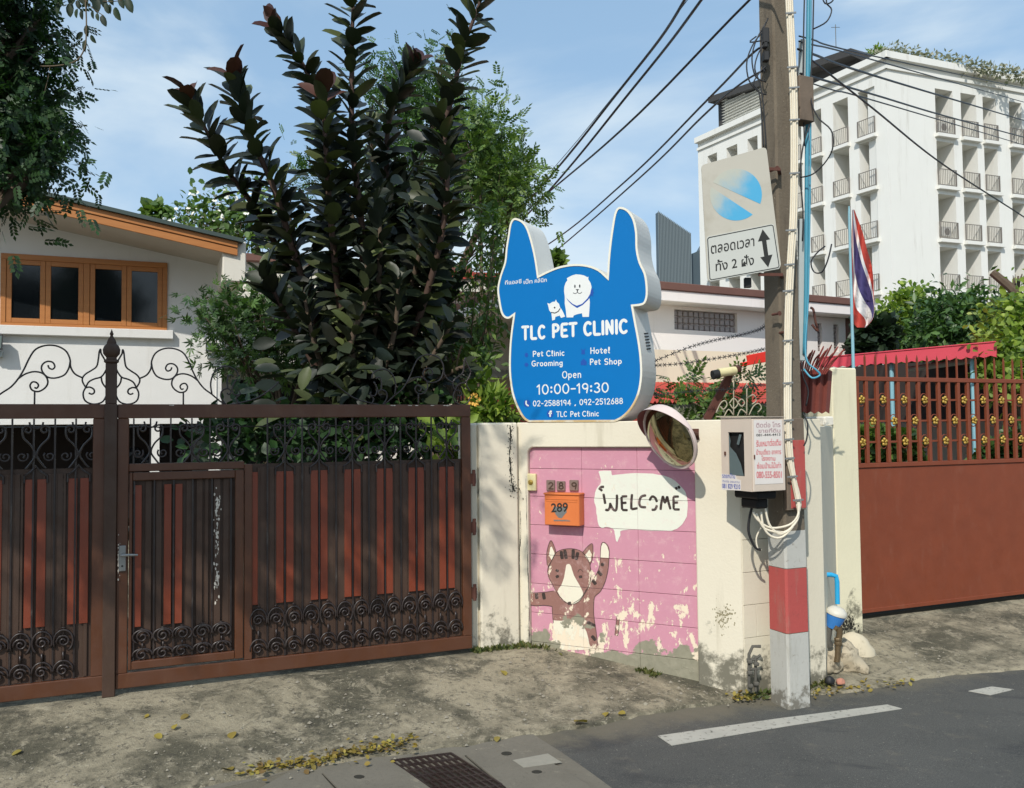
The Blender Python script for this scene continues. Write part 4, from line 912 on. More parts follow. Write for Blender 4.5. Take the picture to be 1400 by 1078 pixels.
def flat(name, pp, y, mat): mb = MB(); mb.prism([FS.px(a, b, y) for a, b in pp], y, y, back=False); return part(name, mb, mat, ts)
def disc(cx, cy, rx, ry=None, n=20): ry = ry or rx; return [(cx+rx*math.cos(2*math.pi*i/n), cy+ry*math.sin(2*math.pi*i/n)) for i in range(n)]
for (x, y), shp in (((145, 152), 0), ((145, 250), 1), ((717, 115), 2), ((722, 225), 3)):
    cx, cy = B(x, y)
    pp = {0: disc(cx, cy, 2.4, 3.2, 8), 1: disc(cx, cy, 2.8, 3, 6), 2: [(cx-3, cy-4.5), (cx-1, cy-2), (cx+1, cy-2), (cx+3, cy-4.5), (cx+2, cy), (cx+2.6, cy+4), (cx-2.6, cy+4), (cx-2, cy)], 3: [(cx, cy-5), (cx+4, cy-1), (cx+4, cy+4), (cx-4, cy+4), (cx-4, cy-1)]}[shp]
    flat('sign_icon', pp, Y1, M_dblue)
cx, cy = B(152, 642); flat('phone_badge', disc(cx, cy, 4.6, 5.2), Y1, M_dblue); mb = MB(); mb.stroke([FS.px(*B(*q), Y2) for q in crv([(143, 618), (141, 640), (150, 655), (163, 662)], 3)], .011, Y2); part('sign_icon', mb, M_swhite, ts)
cx, cy = B(384, 745); flat('round_badge', disc(cx, cy, 4.6, 5.2), Y1, M_dblue); lettering('sign_icon', 'f', FS, B(374, 770), B(398, 768), 50/7.368, .011, M_swhite, ts, Y2, .1)
# dog and kitten print (zoom 690,330 scale 7)
D = lambda pts: Z(690, 330, 7, pts)
dog = [(595, 355), (612, 345), (640, 330), (680, 318), (720, 320), (760, 328), (790, 345), (802, 340), (800, 365), (822, 400), (832, 440), (822, 490), (808, 530), (815, 580), (812, 640), (806, 725), (745, 725), (740, 690), (690, 700), (660, 712), (655, 730), (592, 730), (585, 660), (575, 600), (575, 530), (568, 480), (570, 440), (582, 400), (600, 375)]
flat('dog_print', D(dog), Y1, M_swhite)
kit = [(408, 592), (430, 600), (455, 582), (482, 578), (490, 558), (500, 582), (520, 600), (530, 635), (540, 645), (560, 680), (578, 722), (540, 735), (525, 712), (485, 725), (480, 752), (455, 760), (447, 690), (425, 660), (418, 625)]
flat('kitten_print', D(kit), Y1, M_swhite)
flat('scarf_print', D([(588, 540), (610, 565), (650, 600), (690, 618), (740, 600), (790, 550), (818, 505), (825, 465), (850, 450), (845, 480), (858, 492), (845, 500), (845, 530), (828, 515), (800, 560), (745, 612), (692, 640), (640, 605), (605, 570)]), Y2, M_dblue)
flat('dog_face_print', D(disc(672, 432, 7, 17, 10)), Y2, M_sblack); flat('dog_face_print', D(disc(718, 430, 7, 17, 10)), Y2, M_sblack); flat('dog_face_print', D([(678, 460), (712, 460), (697, 478)]), Y2, M_sblack); flat('kitten_face_print', D(disc(478, 636, 8, 9, 8)), Y2, M_sblack)
mb = MB()
for st_ in ([(695, 475), (692, 492), (675, 502), (655, 495)], [(695, 475), (702, 495), (722, 500), (738, 488)]): mb.stroke([FS.px(*q, Y2) for q in D(crv(st_, 3))], .004, Y2)
for st_ in ([(445, 682), (480, 688), (512, 672), (530, 645)],): mb.stroke([FS.px(*q, Y3) for q in D(st_)], .006, Y3)
part('dog_face_print', mb, M_sblack, ts)
# louvre slots on the side
sx = max(x for x, z in outl if FS.px(0, 0) and z < HW+.6)
for k in range(6):
    z = FS.px(880, 456-0, .1)[1] - k*.021; xs2 = sx+.001
    # find outline x at this height on the right side
    cand = [outl[i][0]+(outl[(i+1) % n][0]-outl[i][0])*(z-outl[i][1])/(outl[(i+1) % n][1]-outl[i][1]) for i in range(n) if (outl[i][1]-z)*(outl[(i+1) % n][1]-z) < 0]
    xr_ = max(cand)+.002; mb = MB(); mb.bar((xr_, SY+.12, z), (xr_, SY+.20, z+.01), .008, .006, (1, 0, 0)); part('louvre_slot', mb, M_black, ts)

# ================================================================== MIRROR
mc = P(915, 598, 5.27); nrm = Vector((-.78, -.46, -.42)).normalized(); upv = Vector((0, 0, 1)); mx_ = upv.cross(-nrm).normalized()*-1; my_ = nrm.cross(mx_)
Mx = Matrix((mx_, my_, nrm)).transposed()
tmr = thing('convex_mirror', 'round convex traffic mirror with faded pink visor fixed to the wall by the sign', 'mirror', WORLD, tuple(mc))
rad = 0.210
mb = MB(); prof = [(rad*math.sin(a)/math.sin(.62), .050*(math.cos(a)-math.cos(.62))/(1-math.cos(.62))) for a in [.62*i/9 for i in range(9, -1, -1)]]; prof[-1] = (.001, prof[-1][1]); mb.lathe(prof, mc, 40, Mx); part('mirror_face', mb, M_mirror, tmr, smooth=True)
mb = MB(); mb.lathe([(rad+.001, -.02), (rad+.006, -.012), (rad+.007, .002), (rad+.004, .006), (rad-.002, .005)], mc, 40, Mx); mb.lathe([(.01, -.055), (.12, -.045), (rad, -.02)], mc, 30, Mx); part('mirror_back', mb, M_pinkrim, tmr, smooth='auto')
def visor(mat, r, nm, e):
    mb = MB(); N = 28; vs = []
    for i in range(N+1):
        a = R(90) + R(82)*(i/N*2-1) + R(6); ln = .075*max(0, math.cos((i/N*2-1)*math.pi/2))**.9
        for l in (0, ln*.5, ln): vs.append(mc + Mx @ Vector((math.cos(a)*(r+l*.06), math.sin(a)*(r+l*.06), .004+l)))
    fs = [(i*3+j, i*3+j+1, (i+1)*3+j+1, (i+1)*3+j) for i in range(N) for j in range(2)]; mb.add(vs, fs); return part(nm, mb, mat, tmr, smooth=True)
visor(M_pinkrim, rad+.009, 'visor', 0); visor(M_redin, rad+.0065, 'visor_lining', 0)
mb = MB(); wp = FS.w(FS.px(951, 594)[0], 0.0, FS.px(951, 594)[1]); q0 = mc - nrm*.05; mb.tube([q0, q0-nrm*.06, wp+Vector((.0, -.04, 0)), wp], .014, 8); part('bracket_arm', mb, M_rust, tmr, smooth='auto')
mb = MB(); mb.bar(wp+Vector((0, 0, -.035)), wp+Vector((0, 0, .035)), .04, .02); part('bracket_plate', mb, M_rust, tmr)
# ================================================================== MAILBOX, NUMBERS, BELL
mxl, mzt = FS.px(744, 675.5, -.06); mxr, mzb = FS.px(792, 720, -.06)
tb = thing('mailbox', 'small orange metal letterbox numbered 289 on the pink wall', 'mailbox', FS, ((mxl+mxr)/2, 0, mzb))
mb = MB(); mb.box(mxl, mxr, -.058, .030, mzb, mzt-.006); part('box_body', mb, M_orange, tb, bevel=.004)
mb = MB(); mb.box(mxl-.004, mxr+.004, -.066, .030, mzt-.0055, mzt+.008); part('lid', mb, M_orange, tb, bevel=.003)
mb = MB(); mb.box(mxl+.016, mxr-.016, -.0605, -.0585, mzt-.052, mzt-.038); mb.box(mxl+.012, mxr-.012, -.063, -.0585, mzt-.036, mzt-.031); part('letter_flap', mb, M_orange, tb, bevel=.001)
mb = MB(); mb.box(mxl+.068, mxr-.068, -.0592, -.0585, mzb+.03, mzb+.037); part('pull_slot', mb, M_steel, tb)
cx, cz = FS.px(765.5, 704.5, -.06); mb = MB(); mb.prism([(cx-.03, cz), (cx-.012, cz-.018), (cx+.012, cz-.022), (cx+.03, cz), (cx+.05, cz+.02), (cx+.045, cz+.052), (cx-.045, cz+.056), (cx-.052, cz+.04)], -.0588, -.0586, back=False); part('grey_sticker', mb, M_steel, tb)
thai('house_number', '289', FS, (753.5, 700.5), (776.5, 699.5), 10.5, M_print, tb, -.0592, .02)
thai('small_lettering', 'จดหมาย', FS, (757.5, 713.5), (775.5, 713), 2.8, M_steel, tb, -.0592)
ng = 'brown number tiles over the letterbox'
for pxl, pxr, ch, w_ in ((747, 758.5, '2', 'leftmost brown number tile, showing a worn 2, above the letterbox'), (761, 772.5, '8', 'middle brown number tile, showing a worn 8, above the letterbox'), (778.5, 790.5, '9', 'rightmost brown number tile, showing a worn 9, above the letterbox')):
    a, z1 = FS.px(pxl, 656.5 if ch != '8' else 658, .02); b, z0 = FS.px(pxr, 671.5, .02)
    tt = thing('number_tile', w_, 'number tile', FS, ((a+b)/2, .02, z0), ng)
    mb = MB(); mb.box(a, b, .016, .031, z0, z1); part('tile', mb, M_tile, tt, bevel=.003)
    lettering('digit', ch, FS, (pxl+3, 668.8), (pxr-2.2, 668.8), 8.5, .010, M_gdark, tt, .0155, .05)
bx0, bz1 = FS.px(718.5, 648); bx1, bz0 = FS.px(732, 671.5)
tbl = thing('door_bell', 'ivory door bell push at the left edge of the pink panel', 'door bell', FS, ((bx0+bx1)/2, 0, bz0))
mb = MB(); mb.box(bx0, bx1, .004, .031, bz0, bz1); part('plate', mb, M_ivory, tbl, bevel=.004)
mb = MB(); mb.lathe([(.018, 0), (.018, .006), (.014, .011), (.006, .013), (.001, .013)], ((bx0+bx1)/2, .004, (bz0+bz1)/2), 16, Matrix.Rotation(math.pi/2, 3, 'X')); part('push_button', mb, M_gold, tbl, smooth='auto')
# ================================================================== POWER POLE
pc = Vector((1.614, 5.13, 0)); FPo = Frame(pc.x, pc.y, 22.8)     # origin: near corner; faces run along +x and +y
PW0, PWT = 0.165, 0.120
tp = thing('power_pole', 'square grey concrete power pole with white and red painted bands at its foot', 'power pole', FPo, (0.08, 0.085, -0.16))
def taper(z): return PW0 - (PW0-0.135)*min(1, max(0, z)/5.0)
def polesec(z0, z1, grow, n=1):
    mb = MB(); vs = []; zs_ = lsp(z0, z1, n+1)
    for z in zs_:
        s = (PW0-taper(z))/2 - grow; a, b = s, PW0-s; ch = .012
        vs += [(a+ch, a, z), (b-ch, a, z), (b, a+ch, z), (b, b-ch, z), (b-ch, b, z), (a+ch, b, z), (a, b-ch, z), (a, a+ch, z)]
    fs = [(i*8+k, i*8+(k+1) % 8, (i+1)*8+(k+1) % 8, (i+1)*8+k) for i in range(n) for k in range(8)] + [tuple(range(7, -1, -1)), tuple(range(n*8, n*8+8))]
    mb.add(vs, fs); return mb
pz = lambda py: P(1069, py, 5.13).z
part('shaft', polesec(-0.3, 8.6, 0, 20), M_pole, tp)
for a, b, m, nm in ((956, 868, M_pwhite, 'white_band'), (867, 779, M_pred, 'red_band'), (778, 727, M_pwhite, 'white_band')):
    part(nm, polesec(pz(a)-.12*(a == 956), pz(b), .0025, 1), m, tp)
def pf(px, py, y=0.0): return FPo.px(px, py, y)
# side plank with red paint, upper bracket plank
a, zt_ = pf(1072, 572, -.03); b, zb_ = pf(1100, 697, -.03)
tpl = thing('side_plank', 'short weathered plank strapped to the pole, lower part painted red', 'plank', FPo, (a+.05, -.03, zb_))
zr_ = pf(1085, 602, -.03)[1]
mb = MB(); mb.box(a+.01, b+.01, -.032, -.001, zb_, zt_); part('board', mb, M_plank, tpl, bevel=.003)
mb = MB(); mb.box(a+.035, b+.0115, -.0335, -.010, zb_+.01, zr_); part('red_paint', mb, M_pred, tpl, bevel=.002)
a, zt_ = pf(1082, 108, .03); b, zb_ = pf(1103, 172, .03)
mb = MB(); mb.box(a, b, -.04, .06, zb_, zt_); solo('bracket_block', mb, M_plank, 'rough grey timber block fixed high on the pole behind the cream cables', 'bracket block', FPo, (a, 0, zb_), bevel=.004)
for (px_, py_) in ((1056, 233), (1069, 455), (1059, 430)):
    x, z = pf(px_, py_); mb = MB(); mb.tube([(x, .02, z), (x, -.03, z), (x, -.045, z)], [.008, .008, .015], 8); part('bolt', mb, M_rust, tp)
# cream cables running down the pole
rt = [(1078, -40), (1079, 0), (1082, 60), (1085, 130), (1086, 200), (1085, 290), (1081, 360), (1078, 430), (1077, 500), (1077, 570), (1079, 620), (1085, 655), (1092, 690)]
tails = [[(1092, 705), (1080, 718), (1055, 722), (1037, 711), (1031, 700)], [(1090, 712), (1072, 728), (1048, 724), (1040, 715), (1034, 702)], [(1086, 716), (1070, 734), (1055, 734), (1044, 722), (1040, 700)], [(1082, 720), (1068, 730), (1060, 728), (1050, 716), (1045, 695)]]
grp = 'cream cables running down the pole'
lab = ['outermost left cream cable of the bundle stapled down the pole', 'second cream cable from the left in the bundle on the pole', 'third cream cable from the left in the bundle on the pole', 'rightmost cream cable of the bundle stapled down the pole']
for k in range(4):
    ox = (k-1.5)*2.6
    pts = [tuple(P(x+ox*(1 if y < 640 else .6), y, 5.085-(.012 if k in (1, 2) else 0))) for x, y in rt] + [tuple(P(x+ox*.3, y, 5.06)) for x, y in tails[k]]
    mb = MB(); pc_ = crv(pts, 4); mb.tube(pc_, .0068, 7); solo('cable', mb, M_conduit, lab[k], 'cable', WORLD, pts[5], group=grp, smooth=True)
tcl = thing('cable_clips', 'row of small metal clips holding the cream cables to the pole', 'clips', WORLD, tuple(P(1080, 300, 5.08)))
for (x, y) in ((1081, 18), (1083, 92), (1085.5, 120), (1086, 164), (1086, 237), (1081, 315), (1079, 362), (1077, 398), (1077, 466), (1077, 524), (1077.5, 575), (1078, 601), (1079, 627), (1083, 652), (1091, 684)):
    mb = MB(); mb.bar(P(x-7, y+.6, 5.062), P(x+7.5, y-.6, 5.062), .011, .006, (0, 1, 0)); part('clip', mb, M_steel, tcl, bevel=.001)
# teal conduit, grey pipes, black cables on the right side of the pole
def wtube(name, pts, r, mat, label, cat, group=None, n=8, k=4): mb = MB(); pp = [tuple(P(*p)) for p in pts]; mb.tube(crv(pp, k) if k else pp, r, n); return solo(name, mb, mat, label, cat, WORLD, pp[len(pp)//2], group=group, smooth=True)
wtube('conduit', [(1106, -40, 5.25), (1105, 40, 5.25), (1104, 120, 5.25), (1103, 250, 5.25), (1102, 400, 5.25), (1100, 485, 5.25)], .013, M_teal, 'long teal conduit running down the right side of the pole', 'conduit')
wtube('teal_cable', [(1109, -40, 5.22), (1108, 60, 5.22), (1108, 200, 5.22), (1105, 400, 5.22), (1101, 470, 5.2), (1104, 495, 5.18), (1116, 506, 5.16), (1121, 513, 5.16), (1110, 517, 5.16), (1099, 505, 5.2)], .006, M_teal, 'thin teal cable following the conduit and looping at its foot', 'cable')
def gp_(label, x0, y0, y1): 
    a = P(x0, y0, 5.27); b = P(x0-1, y1, 5.27); mb = MB(); mb.bar(a, b, .045, .03); return solo('cable_duct', mb, M_greypipe, label, 'cable duct', WORLD, tuple(b), bevel=.004)
gp_('short flat grey duct high on the right side of the pole', 1097.5, 55, 112); gp_('longer flat grey duct beside the teal conduit level with the flag', 1096.5, 300, 494)
for i, (lb, pts) in enumerate([('black cable dropping straight down beside the conduit', [(1101, -40, 5.2), (1099, 30, 5.2), (1098, 120, 5.2), (1100, 200, 5.21)]), ('black cable looping out to the right over the hotel wall', [(1113, -40, 5.2), (1111, 60, 5.2), (1108, 130, 5.2), (1118, 160, 5.1), (1136, 178, 5.05), (1139, 200, 5.05), (1130, 220, 5.1), (1112, 238, 5.15), (1094, 243, 5.2)]), ('thin black wire hanging between the pole and conduit', [(1107, 170, 5.2), (1098, 200, 5.2), (1094, 240, 5.2), (1098, 290, 5.2), (1097, 330, 5.2)]), ('black cable curl beside the conduit, above the flag', [(1128, 337, 5.2), (1118, 345, 5.18), (1109, 358, 5.18), (1113, 372, 5.18), (1124, 372, 5.15), (1132, 355, 5.12), (1137, 334, 5.12)]), ('loose black wire coil near the top edge beside the pole', [(1122, -10, 5.2), (1128, 5, 5.1), (1138, 2, 5.1), (1140, -8, 5.1), (1132, -12, 5.1), (1130, 4, 5.1), (1137, 14, 5.1), (1130, 30, 5.1), (1112, 40, 5.15)]), ('black cable hanging down from the foot of the teal conduit', [(1096, 495, 5.2), (1098, 515, 5.2), (1105, 535, 5.2), (1102, 555, 5.2)]), ('thin black cable bending beside the red painted plank', [(1098, 565, 5.12), (1104, 580, 5.1), (1103, 600, 5.1), (1099, 610, 5.1)])]):
    wtube('wire', pts, .0045, M_cable, lb, 'wire', 'loose black wires on the pole', 6)
# tangle on the upper left of the pole
tt = thing('wire_tangle', 'dense tangle of black service wires and connectors on the upper left of the pole', 'wire tangle', WORLD, tuple(P(1046, 70, 5.15)))
for pts in ([(1046, 40), (1030, 60), (1021, 85), (1024, 110), (1036, 125), (1048, 130)], [(1048, 30), (1034, 55), (1028, 80), (1033, 105), (1047, 112)], [(1045, 60), (1036, 75), (1032, 95), (1040, 118), (1045, 160), (1047, 205)], [(1046, 55), (1025, 58), (1034, 50)], [(1048, 90), (1038, 100), (1030, 115), (1038, 128), (1042, 170), (1044, 203)], [(1044, 42), (1040, 80), (1046, 100)], [(1050, 25), (1043, 45), (1047, 65)]):
    mb = MB(); mb.tube(crv([tuple(P(x, y, 5.12)) for x, y in pts], 4), .0045, 5); part('wire', mb, M_cable, tt, smooth=True)
for (x, y, w, h) in ((1046, 50, 10, 22), (1047, 78, 8, 14), (1046, 62, 6, 10)):
    c = P(x, y, 5.13); mb = MB(); mb.bar(c-Vector((0, 0, h*.0022)), c+Vector((0, 0, h*.0022)), w*.0044, .04); part('connector', mb, M_black, tt, bevel=.006)
# looped dark cables below the meter box
for i, pts in enumerate(([(1029, 690), (1024, 712), (1024, 730), (1032, 748), (1040, 752)], [(1040, 722), (1034, 736), (1036, 750), (1041, 752)])):
    wtube('wire', [(x, y, 5.14) for x, y in pts], .005 if i else .008, M_black if not i else M_conduit, ('thick black flex loop hanging under the meter box', 'thin pale cable loop under the meter box')[i], 'wire', None, 7)
# pole street sign plates
q0 = P(1000, 300, 5.02); FSg = Frame(q0.x, q0.y, 6)
tg = thing('road_sign', 'tilted faded grey no-parking sign plate with Thai panel fixed to the pole', 'road sign', FSg, (.05, 0, FSg.px(1015, 380)[1]))
def sgpoly(pp, y0, y1, mat, nm, bv=0): mb = MB(); mb.prism([FSg.px(a, b, y0) for a, b in pp][::-1], y0, y1); return part(nm, mb, mat, tg, bevel=bv)
S_ = lambda pts: Z(940, 190, 5.133, pts)
sgpoly(S_([(97, 205), (103, 188), (118, 180), (530, 62), (548, 66), (556, 82), (655, 880), (650, 900), (640, 915), (160, 1003), (146, 995), (138, 975)]), 0, .004, M_signplate, 'sign_plate')
sgpoly(S_([(133, 700), (145, 686), (590, 598), (606, 604), (650, 895), (642, 912), (165, 1000), (150, 990)]), -.003, -.0005, M_signwhite, 'lower_plate')
mb = MB(); bord = [FSg.px(a, b, -.0035) for a, b in S_([(141, 705), (150, 694), (588, 606), (600, 612), (642, 890), (636, 904), (168, 990), (157, 982), (141, 705)])]; mb.stroke(bord, .0055, -.0035); part('border_print', mb, M_print, tg)
sgpoly(S_([(527, 635), (580, 706), (553, 712), (567, 818), (596, 812), (566, 903), (510, 832), (538, 826), (522, 718), (494, 722)]), -.0036, -.0034, M_print, 'arrow_print')
thai('sign_lettering', 'ตลอดเวลา', FSg, (972, 347.5), (1031.5, 336.5), 12, M_print, tg, -.0036, .012)
thai('sign_lettering', 'ทั้ง 2 ฝั่ง', FSg, (978.5, 371), (1031, 362), 11, M_print, tg, -.0036, .012)
# faded blue disc with diagonal band
import itertools
def circ(a0, a1, n=18): return [(340+182*math.cos(R(a0+(a1-a0)*i/n)), 392+182*math.sin(R(a0+(a1-a0)*i/n))) for i in range(n+1)]
lo = S_([(160, 330)] + circ(200, 50, 22)[2:] + [(455, 492)]); lo = S_(circ(197, 50, 22)); up_ = S_(circ(-152, 21, 24))
sgpoly(lo, -.001, -.0002, M_fadeblue, 'faded_print'); sgpoly(up_, -.001, -.0002, M_fadeblue, 'faded_print')
mb = MB()
for y_ in (230, 375): 
    z = FSg.px(1030, y_)[1]; x1_ = FSg.loc(Vector((pc.x+.06, pc.y+.05, 0))).x; mb.bar((x1_-.22, .012, z), (x1_-.07, .012, z), .018, .008)
    mb.bar((x1_-.08, .012, z), (x1_-.02, .13, z), .02, .012, (0, 0, 1))
part('mounting_strap', mb, M_rust, tg)
c = P(1022, 387, 5.1); mb = MB(); mb.bar(c+Vector((0, 0, .03)), c-Vector((0, 0, .03)), .04, .03); solo('small_box', mb, M_black, 'tiny black box peeping below the tilted sign plate', 'small box', WORLD, tuple(c), bevel=.003)
# ================================================================== METER BOX
FM = Frame(1.364, 4.88, 25.0)
zb_, zt_ = FM.px(1040, 672.5)[1], FM.px(1040, 573)[1]
tm_ = thing('meter_box', 'cream steel electricity meter box with broken window and stuck-on adverts', 'meter box', FM, (.12, .14, zb_))
XW, YD = .235, .280
mb = MB(); mb.box(0, XW, 0, .012, zb_, zt_); part('front_panel', mb, M_box, tm_, bevel=.003)
# left face with window opening
w0, w1, wz0, wz1 = .075, .215, zb_+.085, zt_-.075
mb = MB()
for a, b, c, d in ((.0125, w0, zb_, zt_), (w1, YD, zb_, zt_), (w0, w1, zb_, wz0), (w0, w1, wz1, zt_)): mb.box(0.0005, .008, a, b, c, d)
part('side_panel', mb, M_box, tm_)
mb = MB(); mb.box(.0, XW, .0125, YD, zt_+.0005, zt_+.008); mb.box(-.006, XW+.006, -.006, YD, zt_+.0085, zt_+.012); part('top_cover', mb, M_box, tm_, bevel=.002)
mb = MB(); mb.box(XW-.008, XW, .0125, YD, zb_, zt_); mb.box(.009, XW-.009, YD-.008, YD, zb_, zt_); part('back_panel', mb, M_box, tm_)
mb = MB(); mb.box(.009, XW-.009, .013, YD-.009, zb_+.02, zb_+.026); mb.box(.02, .021, w0-.03, w1+.03, wz0-.03, wz1+.03); part('dark_inside', mb, M_dark, tm_)
mb = MB()
gp2 = [(w1-.002, wz1-.002), (w1-.018, wz1-.05), (w1-.012, wz1-.085), (w0+.075, wz0+.13), (w0+.035, wz0+.07), (w0+.012, wz0+.002), (w1-.002, wz0+.002)]
mb.add([(.004, a, b) for a, b in gp2], [tuple(range(len(gp2)))]); mb.add([(.005, w0+.05, wz1-.075), (.005, w0+.07, wz1-.07), (.005, w0+.045, wz1-.012), (.005, w0+.025, wz1-.015)], [(0, 1, 2, 3)]); part('broken_pane', mb, M_gglass, tm_)
mb = MB(); mb.box(.07, XW-.02, .05, YD-.02, zb_-.05, zb_-.001); mb.box(.11, XW-.04, .10, YD-.03, zb_-.11, zb_-.0505); part('cavity_shade', mb, M_dark, tm_, bevel=.01)  # black blocks added to stand in for the shaded cavity below the box
mb = MB(); mb.box(-.008, .0, w1+.02, w1+.03, (wz0+wz1)/2-.01, (wz0+wz1)/2+.012); mb.box(XW*.02, XW*.05, -.006, 0, wz0+.1, wz0+.125); part('latch', mb, M_rust, tm_, bevel=.001)
# posters: red ink advert on the front, blue ink sticker on the side
mb = MB(); x0, z1 = FM.px(1030, 574.5, -.002); x1, z0 = FM.px(1071, 661, -.002); mb.box(x0+.002, x1, -.0016, -.0004, z0, z1); part('poster', mb, M_poster, tm_)
for s, a, b, h, m in (('ติดต่อ โทร', (1034, 585), (1067, 584), 5.5, M_pgrey), ('ขายที่ดิน', (1037, 592), (1067, 591.5), 4.5, M_pgrey), ('081-444-4413', (1034, 597), (1067, 596), 3.0, M_print), ('รับเหมาต่อเติม', (1034, 611), (1068, 609), 7.0, M_pred_ink), ('บ้านเดี่ยว อาคาร', (1034, 622), (1068, 621), 5.5, M_pred_ink), ('โรงงาน', (1041, 630), (1060, 630), 5.0, M_pred_ink), ('ซ่อมบ้านไม้เก่า', (1035, 641), (1068, 640), 6.0, M_pred_ink), ('080-555-8501', (1034.5, 654), (1069, 653.5), 8.0, M_pred_ink)):
    thai('poster_lettering', s, FM, a, b, h, m, tm_, -.0022, .012)
FMs = Frame(FM.o.x, FM.o.y, 25.0-90)   # frame whose x axis runs back-to-front along the side face
def spx(a, b): return FMs.px(a, b, -.002)
ang = FMs
q = [FMs.px(a, b, -.0008) for a, b in ((986.5, 648), (1006, 650), (1007, 655), (1013, 657), (1013, 671), (986.5, 670))]
stt = thing('sticker', 'small white sticker with blue phone number on the lower side of the meter box', 'sticker', FMs, (q[0][0], 0, q[5][1]))
mb = MB(); mb.prism(q[::-1], -.0012, -.0004); part('paper', mb, M_poster, stt)
thai('sticker_lettering', 'รถยกบ้าน', FMs, (987.5, 653.5), (1005, 654.5), 5, M_pblue, stt, -.0016, .015)
thai('sticker_lettering', 'ติดต่อ สอบถาม', FMs, (988, 659.5), (1011, 661), 2.6, M_pblue, stt, -.0016)
thai('sticker_lettering', '081 829 9210', FMs, (987.5, 667.5), (1012, 669), 5.4, M_pblue, stt, -.0016, .02)
# small pipes at the wall foot (left of the pole)
tv = thing('water_valves', 'grimy water pipes with valves at the wall foot left of the pole', 'pipework', WORLD, tuple(G(1030, 948)))
for pts, r in (([(1040, 884), (1029, 884), (1024, 895), (1024, 945)], .010), ([(1040, 896), (1033, 900), (1033, 925), (1033, 945)], .009), ([(1022, 915), (1036, 915)], .009), ([(1021, 902), (1036, 902)], .008)):
    mb = MB(); mb.tube([P(x, y, 5.26) for x, y in pts], r, 8); part('pipe', mb, M_pipeg, tv, smooth='auto')
for x, y in ((1025, 905), (1025, 920), (1026, 938), (1034, 908), (1034, 935)):
    c = P(x, y, 5.25); mb = MB(); mb.bar(c-Vector((0, 0, .012)), c+Vector((0, 0, .012)), .032, .032); part('valve', mb, M_pipeg, tv, bevel=.006)
# ================================================================== WATER METER by the yellow pillar
base = G(1140, 905)
tw = thing('water_filter', 'blue and white water meter cup with bright blue pipe beside the yellow pillar', 'water meter', WORLD, tuple(base))
wp_ = lambda pts, d: [P(x, y, d) for x, y in pts]
mb = MB(); mb.tube(wp_([(1126, 786), (1136, 786), (1143, 788), (1144.5, 796), (1145, 826)], 5.80), .016, 10); part('blue_pipe', mb, M_bluepvc, tw, smooth='auto')
c = P(1140, 852, 5.72); Mr = Matrix.Rotation(R(14), 3, 'Y') @ Matrix.Rotation(R(8), 3, 'X')
mb = MB(); mb.lathe([(.045, -.03), (.050, .0), (.060, .045), (.061, .06)], c, 20, Mr); part('cup', mb, M_bluecup, tw, smooth='auto')
mb = MB(); mb.lathe([(.066, .0605), (.067, .075), (.060, .088), (.055, .092), (.040, .107), (.020, .112), (.001, .112)], c, 20, Mr); part('cap', mb, M_whitepl, tw, smooth='auto')
mb = MB(); mb.tube(wp_([(1134, 856), (1132, 868), (1131, 876), (1135, 884)], 5.72), .024, 10); part('grimy_elbow', mb, M_pipeg, tw, smooth='auto')
mb = MB(); mb.tube(wp_([(1141, 862), (1144, 857), (1147, 857), (1148, 866), (1146, 880), (1145, 898), (1144, 905)], 5.68), [.012, .018, .022, .020, .018, .018, .018], 12); mb.lathe([(.024, 0), (.026, .012), (.024, .024)], P(1146, 882, 5.68), 8); mb.lathe([(.023, 0), (.025, .01), (.022, .018)], P(1145.5, 876, 5.68), 8); part('brass_valve', mb, M_brass, tw, smooth='auto')
# lumps of mortar and rubble
def rock(name, px, py, d, sx_, sy_, sz_, mat, label, cat, seed, rough_=.25, n=2):
    bm = bmesh.new(); bmesh.ops.create_icosphere(bm, subdivisions=n+1, radius=1); rr = random.Random(seed)
    for v in bm.verts:
        k = 1 + rough_*mnoise.noise(v.co*1.4 + Vector((seed, 0, 0))) + rough_*.4*mnoise.noise(v.co*4+Vector((0, seed, 0)))
        v.co = Vector((v.co.x*sx_*k, v.co.y*sy_*k, max(v.co.z, -.3)*sz_*k))
    me = bpy.data.meshes.new(name); bm.to_mesh(me); bm.free(); me.materials.append(mat); me.polygons.foreach_set('use_smooth', [True]*len(me.polygons))
    o = bpy.data.objects.new(name, me); COL.objects.link(o); p = P(px, py, d); o.location = p; o.rotation_euler = (0, 0, seed); 
    if label: o['label'] = label; o['category'] = cat
    return o
M_mortar = simple('rough_mortar_heap', '#b4a78e', 0.95, 0.15, 7, bump=0.9, bscale=25, dirt='#6f6655', dlo=0.48, dhi=0.62, dscale=12)
g = G(1150, 918); rock('mortar_heap', 1153, 905, g.y+.10, .16, .13, .15, M_mortar, 'rough pale mortar heap under the blue water meter', 'mortar heap', 2.3, .45)
g = G(1130, 925); rock('mortar_lump', 1131, 908, g.y+.12, .10, .10, .12, M_mortar, 'lower knobbly mortar lump against the roadside wall corner', 'mortar lump', 4.1, .5)
M_sack = simple('pale_plaster_lump', '#c5baa1', 0.9, 0.08, 6, bump=0.5, bscale=20, dirt='#8d846e', dlo=.55, dhi=.75, dscale=9)
g = G(1180, 905); rock('plaster_lump', 1166, 893, g.y+.18, .11, .14, .14, M_sack, 'smooth pale plaster lump right of the water meter', 'plaster lump', 1.2, .2)
g = G(1134, 938); rock('black_pipe_stub', 1134, 932, g.y, .032, .03, .036, M_black, 'small black rubber pipe stub on the ground', 'pipe stub', 3.3, .15)
